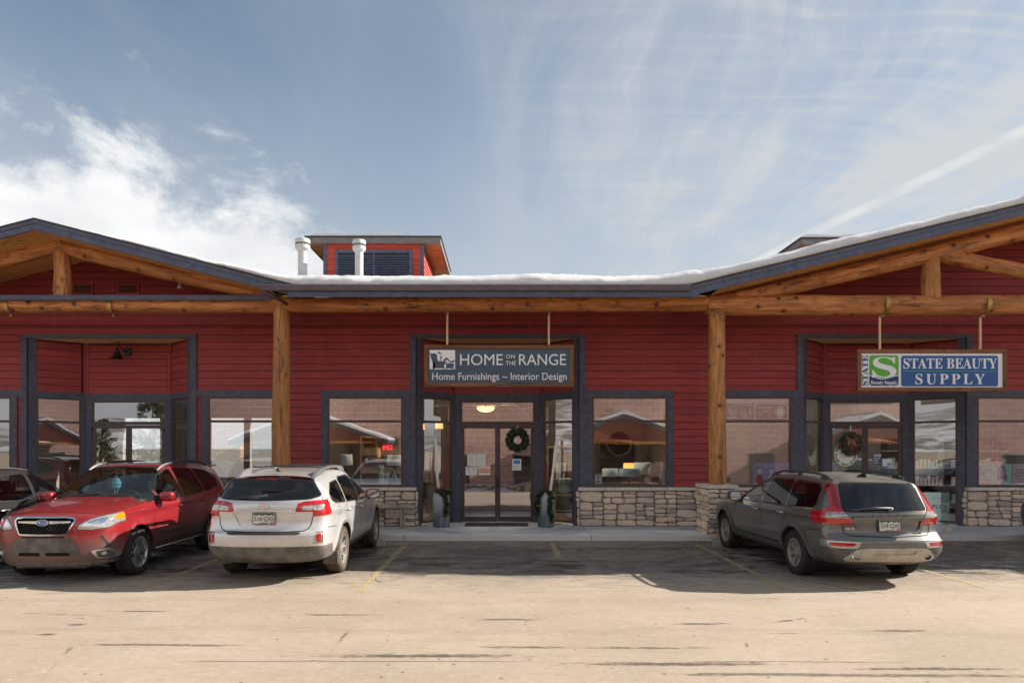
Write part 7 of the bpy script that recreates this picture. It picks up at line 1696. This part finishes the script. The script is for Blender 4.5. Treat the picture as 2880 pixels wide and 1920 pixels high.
# ---- grey-green wagon, seen from behind ------------------------------
P_grey = car_paint('grey_green_paint', (.105,.108,.104), (.33,.305,.265), .62, .45, .28, .66, .16, .25)
P_clad = pbr('grey_cladding', (.090,.090,.092), .6, var=.3, vs=6, world=False)
VOL = dict(name='grey_wagon', label='dusty grey wagon with tall red tail lights parked nose-in by the stone pier', group='cars parked along the shops',
    profile=[(2.22,.24),(2.32,.38),(2.345,.56),(2.32,.74),(2.22,.85),(1.95,.93),(1.5,1.0),(1.12,1.05),(.98,1.085),(.60,1.26),(.20,1.43),(-.10,1.515),(-.6,1.555),(-1.2,1.55),(-1.75,1.515),(-2.05,1.475),(-2.13,1.45),(-2.20,1.36),(-2.365,1.06),(-2.385,.97),(-2.375,.90),(-2.39,.76),(-2.45,.695),(-2.50,.64),(-2.50,.50),(-2.46,.40),(-2.36,.33),(-2.0,.27),(0,.25),(1.8,.24)],
    hw=.93, belt=(.98,1.07), sill=.27, R=.345, arch=.395, track=1.585, tw=.220, rim_r=.212, axles=(1.4075,-1.4075), rim='s7', rim_m=M_alloyd,
    plan=[(-2.5,.84),(-2.05,.885),(-1.4,.918),(0,.925),(1.4,.92),(2.0,.87),(2.34,.79)], bow_f=.28, bow_r=.20, tumble=.44, cowl=1.085, dash_x=.98, seats=M_clothg, paint=P_grey, shoulder=.040, flare=.030)
def feat_vol(sh, root):
    sp = VOL
    glaze(sh,'g_rear', lambda V: rear(V, rnd([(-.3,1.445),(.50,1.435),(.555,1.40),(.605,1.08),(.585,1.055),(-.3,1.045)],3,.10), -2.0), .016)
    for nm, p in (('g_f',[(.86,1.005),(.20,1.34),(-.05,1.415),(-.16,1.425),(-.20,1.02)]),('g_r',[(-.25,1.02),(-.21,1.43),(-.98,1.425),(-1.09,1.05)]),('g_q',[(-1.15,1.05),(-1.04,1.425),(-1.72,1.40),(-1.86,1.33),(-1.93,1.13),(-1.86,1.075)])):
        sh.cut('chrome', side(sh.V, rnd(p,3,.12))-.026); sh.cut('seal', side(sh.V, rnd(p,3,.12))-.014, ('chrome',)); sh.cut(nm, side(sh.V, rnd(p,3,.12)), ('seal',))
    glaze(sh,'g_w', lambda V: front(V, [(-.3,1.10),(.60,1.075),(.73,1.06),(.56,1.40),(.48,1.45),(-.3,1.475)], .10))
    lamp = rnd([(.585,1.455),(.665,1.45),(.70,1.30),(.745,1.10),(.86,1.035),(1.1,1.03),(1.1,.865),(.80,.862),(.465,.862),(.53,.94),(.605,1.04),(.625,1.10)],3,.08)
    sh.cut('lamp', rear(sh.V, lamp, -1.90)); sh.cut('lampw', rear(sh.V, rnd([(.53,.955),(.61,1.045),(.80,1.035),(.84,.955)],3,.15), -2.0), ('lamp',))
    sh.cut('lampd', rear(sh.V, [(.61,1.45),(.655,1.45),(.70,1.12),(.64,1.08)], -1.9), ('lamp',)); sh.cut('lampgap', np.maximum(line_d([(.60,.86),(.665,1.0),(.68,1.07),(.62,1.10)], np.abs(sh.V[:,1]), sh.V[:,2])-.004, sh.V[:,0]+2.1), ('lamp','lampw'))
    sh.cut('recess', rear(sh.V, rnd([(-.3,.765),(.40,.765),(.45,.80),(.50,.925),(-.3,.93)],3,.12), -2.2))
    rf = rnd([(.50,.55),(.47,.60),(.44,.635),(.80,.645),(1.0,.645),(1.0,.56),(.70,.545)],3,.12)
    sh.cut('reflf', rear(sh.V, rf, -2.13)); sh.cut('refl', rear(sh.V, rnd([(.54,.572),(.52,.62),(.82,.625),(.82,.572)],3,.12), -2.1), ('reflf',))
    sh.cut('skid', rear(sh.V, rnd([(-.3,.555),(.40,.555),(.52,.53),(.66,.41),(.62,.36),(-.3,.36)],3,.12), -2.2)); sh.cut('skidin', rear(sh.V, rnd([(-.3,.525),(.30,.525),(.33,.49),(.28,.465),(-.3,.465)],2,.2), -2.2), ('skid',))
    lower(sh, sp, [(-2.6,.50),(-2.1,.60),(-1.85,.44),(-.9,.43),(.9,.42),(1.9,.42),(2.4,.45)], .085)
    line_rear(sh, [(.635,.862),(.62,.76),(.56,.715),(.0,.700)], .006); line_rear(sh, [(.47,.862),(.46,.79)],.003)
    for pts in ([(.80,.99),(.92,.75),(.90,.42)],[(-.225,1.02),(-.26,.75),(-.22,.42)],[(-1.12,1.04),(-1.20,.93),(-.98,.65),(-.90,.42)],[(-1.85,.755),(-2.1,.77),(-2.2,.86)]): line_side(sh, pts)
    line_side(sh, [(.86,.445),(-.88,.44)], .007); line_side(sh, [(-1.97,1.44),(-1.99,1.10),(-2.08,.90)], .004)
    sh.take('g_rear','rear_window',M_rglass,root,-.002); sh.take('g_w','windscreen',M_wglass,root,-.002)
    for k,m in (('g_f',M_sglass),('g_r',M_pglass),('g_q',M_pglass)): pair(sh,k,'side_window',m,root,-.002)
    pair(sh,'chrome','window_trim',M_chrome,root,.002)
    tl = pair(sh,'lamp','tail_light',M_redlens,root,.005); pair(sh,'lampw','reversing_lens',M_whitelens,root,.006,tl); pair(sh,'lampd','dark_lens',M_redlens2,root,.0055,tl); pair(sh,'lampgap','lens_joint',M_seal,root,.001,tl)
    rfp = pair(sh,'reflf','reflector_surround',M_silver,root,.006); pair(sh,'refl','rear_reflector',M_redlens,root,.002,rfp)
    sh.take('recess','tailgate_recess',P_grey,root,-.014); sh.take('skid','skid_plate',pbr('silver_skid_paint',(.42,.39,.34),.5,.1,var=.15,vs=8,world=False),root,.014); sh.take('skidin','skid_groove',MATS['silver_skid_paint'],root,.004)
    sh.take('cladding','body_cladding',P_clad,root,.008)
VOL['features'] = feat_vol
VO = build_car(VOL)
def vol_extras():
    r = VO
    plate(r, -2.388, .855, math.radians(-4), '554\u00b7QXI', M_plast)
    for i,ch in enumerate('VOLVO'): fit_text(ch, .034,.026, M_chrome, r, (-2.388,.245-.1225*i,1.0), (PI/2-.06,0,-PI/2), .004)
    fit_text('XC70', .135,.030, M_chrome, r, (-2.345,.545,.812), (PI/2,0,-PI/2), .003); fit_text('T6', .05,.026, M_chrome, r, (-2.35,-.52,.822), (PI/2,0,-PI/2), .003); fit_text('AWD', .07,.024, M_chrome, r, (-2.35,-.52,.785), (PI/2,0,-PI/2), .003)
    fit_text('DEALER GROUP', .13,.014, M_white, r, (-2.345,.545,.745), (PI/2,0,-PI/2), .001) if False else None
    MB().bbox(-2.40,-2.36,-.52,.52,.938,.972,.008).build('tailgate_lip', P_grey, r)
    MB().tube([(-2.36,0,1.055),(-2.38,-.03,1.075),(-2.365,-.05,1.095)],.020,8).tube([(-2.365,-.05,1.095),(-2.37,.20,1.10),(-2.36,.40,1.09)],[.018,.015,.009],8).tube([(-2.355,.08,1.085),(-2.35,.52,1.075)],.007,6).build('rear_wiper', P_clad, r, smooth=True)
    rail(r, VOL, [(.10,.57,.0),(-.05,.57,.035),(-.35,.57,.060),(-.9,.565,.066),(-1.5,.555,.062),(-1.74,.55,.045),(-1.88,.545,.004)], [.014,.018,.018,.018,.018,.018,.014], M_plast, [(-.12,.57,.08),(-.95,.565,.05),(-1.68,.552,.10)], flat=1.1)
    MB().add([(-1.62,-.022,1.525),(-1.80,-.03,1.512),(-1.80,.03,1.512),(-1.62,.022,1.525),(-1.78,-.006,1.575),(-1.78,.006,1.575)],[(0,1,4),(0,4,5,3),(3,5,2),(1,2,5,4)]).build('shark_fin_aerial', P_grey, r)
    mirrors(r, .74, .86, 1.07, P_clad, (.085,.115,.085)); handles(r, VOL, [(-.08,.90),(-1.02,.925)], M_silver)
    for sg in (-1,1):
        e = MB().lathe([(.052,-.03),(.058,-.03),(.060,.12)],(0,0,0),20,axis='y'); e.f = [f for f in e.f if len(f) == 4]; e.fm = [0]*len(e.f); e.v = [(a*1.15,b,c*.8) for a,b,c in e.v]
        x = e.build('exhaust_tip', M_chrome, r, smooth=True, loc=(-2.43,sg*.50,.425), rot=(0,0,-PI/2)); q = MB().lathe([(.001,.01),(.052,.01)],(0,0,0),20,axis='y'); q.v = [(a*1.15,b,c*.8) for a,b,c in q.v]; q.build('exhaust_bore', M_gap, x)
    MB().bbox(-2.15,-1.6,-.48,.48,.27,.34,.03).bbox(-1.48,-1.30,-.68,.68,.28,.38,.03).build('rear_subframe', M_under, r)
    q = MB().bbox(-2.08,-2.02,-.30,-.05,1.395,1.44,.008); q.build('brake_light', M_redlens2, r) if False else None
vol_extras()
VO_TH = math.atan2(1,-.050)
VO.rotation_euler.z = VO_TH; VO.location = (5.40+1.4075*math.cos(VO_TH), 10.56+1.4075*math.sin(VO_TH), 0)

# ---- dark crossover at the left edge, and one just beyond the right edge
P_dark = car_paint('charcoal_paint', (.022,.023,.026), (.20,.175,.15), .75, .35, .28, .70, .06, .30)
DRK = dict(name='charcoal_crossover', label='charcoal crossover parked nose-in at the left edge, half hidden by the red car', group='cars parked along the shops',
    profile=[(2.12,.24),(2.22,.38),(2.25,.56),(2.22,.76),(2.12,.90),(1.85,.98),(1.4,1.05),(1.05,1.10),(.92,1.13),(.55,1.34),(.22,1.51),(-.05,1.59),(-.6,1.63),(-1.1,1.62),(-1.6,1.56),(-1.95,1.49),(-2.05,1.45),(-2.14,1.30),(-2.24,1.08),(-2.26,.92),(-2.30,.75),(-2.30,.50),(-2.22,.34),(-1.9,.26),(0,.24),(1.8,.24)],
    hw=.90, belt=(1.0,1.10), sill=.27, R=.352, arch=.405, track=1.56, tw=.225, rim_r=.222, axles=(1.33,-1.33), rim='s5', rim_m=M_silver, h=.03,
    plan=[(-2.3,.82),(-1.9,.865),(-1.33,.89),(0,.90),(1.33,.89),(1.9,.85),(2.25,.78)], bow_f=.26, bow_r=.17, tumble=.40, cowl=1.13, dash_x=.94, paint=P_dark, k=.10)
def feat_drk(sh, root):
    for nm, p in (('g_f',[(.82,1.045),(.20,1.405),(-.04,1.48),(-.12,1.49),(-.16,1.055)]),('g_r',[(-.24,1.055),(-.20,1.495),(-.88,1.47),(-1.06,1.09)]),('g_q',[(-1.16,1.10),(-1.0,1.44),(-1.45,1.38),(-1.66,1.24),(-1.60,1.14)])):
        glaze(sh, nm, lambda V, p=p: side(V, rnd(p,3,.10)), .02)
    glaze(sh,'g_w', lambda V: front(V, [(-.3,1.15),(.60,1.12),(.72,1.105),(.57,1.48),(.48,1.53),(-.3,1.55)], .10)); glaze(sh,'g_rear', lambda V: rear(V, [(-.3,1.42),(.5,1.41),(.62,1.14),(-.3,1.11)], -1.95))
    sh.cut('lampf', front(sh.V, rnd([(.52,.80),(.55,.87),(.80,.93),(1.1,.95),(1.1,.83),(.80,.79)],3,.12), 1.68)); sh.cut('lamp', rear(sh.V, rnd([(.48,.96),(.50,1.05),(.80,1.09),(1.1,1.09),(1.1,.93),(.70,.92)],3,.12), -1.9))
    sh.cut('grille', front(sh.V, rnd([(-.3,.86),(.40,.85),(.36,.62),(-.3,.60)],3,.1), 1.7))
    lower(sh, DRK, [(-2.4,.48),(-1.9,.42),(1.8,.40),(2.3,.44)], .05)
    for pts in ([(.78,1.03),(.86,.78),(.84,.42)],[(-.18,1.05),(-.20,.75),(-.18,.42)],[(-1.10,1.09),(-1.16,.94),(-.95,.66),(-.90,.42)]): line_side(sh, pts)
    sh.take('g_w','windscreen',M_wglass,root,-.002); sh.take('g_rear','rear_window',M_rglass,root,-.002)
    for k,m in (('g_f',M_sglass),('g_r',M_sglass),('g_q',M_pglass)): pair(sh,k,'side_window',m,root,-.002)
    pair(sh,'lampf','headlight',M_whitelens,root,.003); pair(sh,'lamp','tail_light',M_redlens,root,.004); sh.take('grille','grille',M_plast,root,.003); sh.take('cladding','body_cladding',M_plast,root,.006)
DRK['features'] = feat_drk
DK = build_car(DRK)
mirrors(DK, .72, .86, 1.08, P_dark); handles(DK, DRK, [(-.05,.90),(-.98,.93)], M_silver)
rail(DK, DRK, [(.10,.56,.0),(-.05,.56,.03),(-.4,.56,.045),(-1.2,.55,.045),(-1.55,.54,.0)], .014, M_plast, [])
plate(DK, -2.29, .72, 0, 'QXI', M_plast) if False else None
DK.rotation_euler.z = PI/2; DK.location = (-8.93, 10.72+1.33, 0)
d2 = copy_tree(DK); d2.location = (11.42, 12.0-.02, 0); d2['label'] = 'dark car nose-in at the right edge, only its front corner showing'
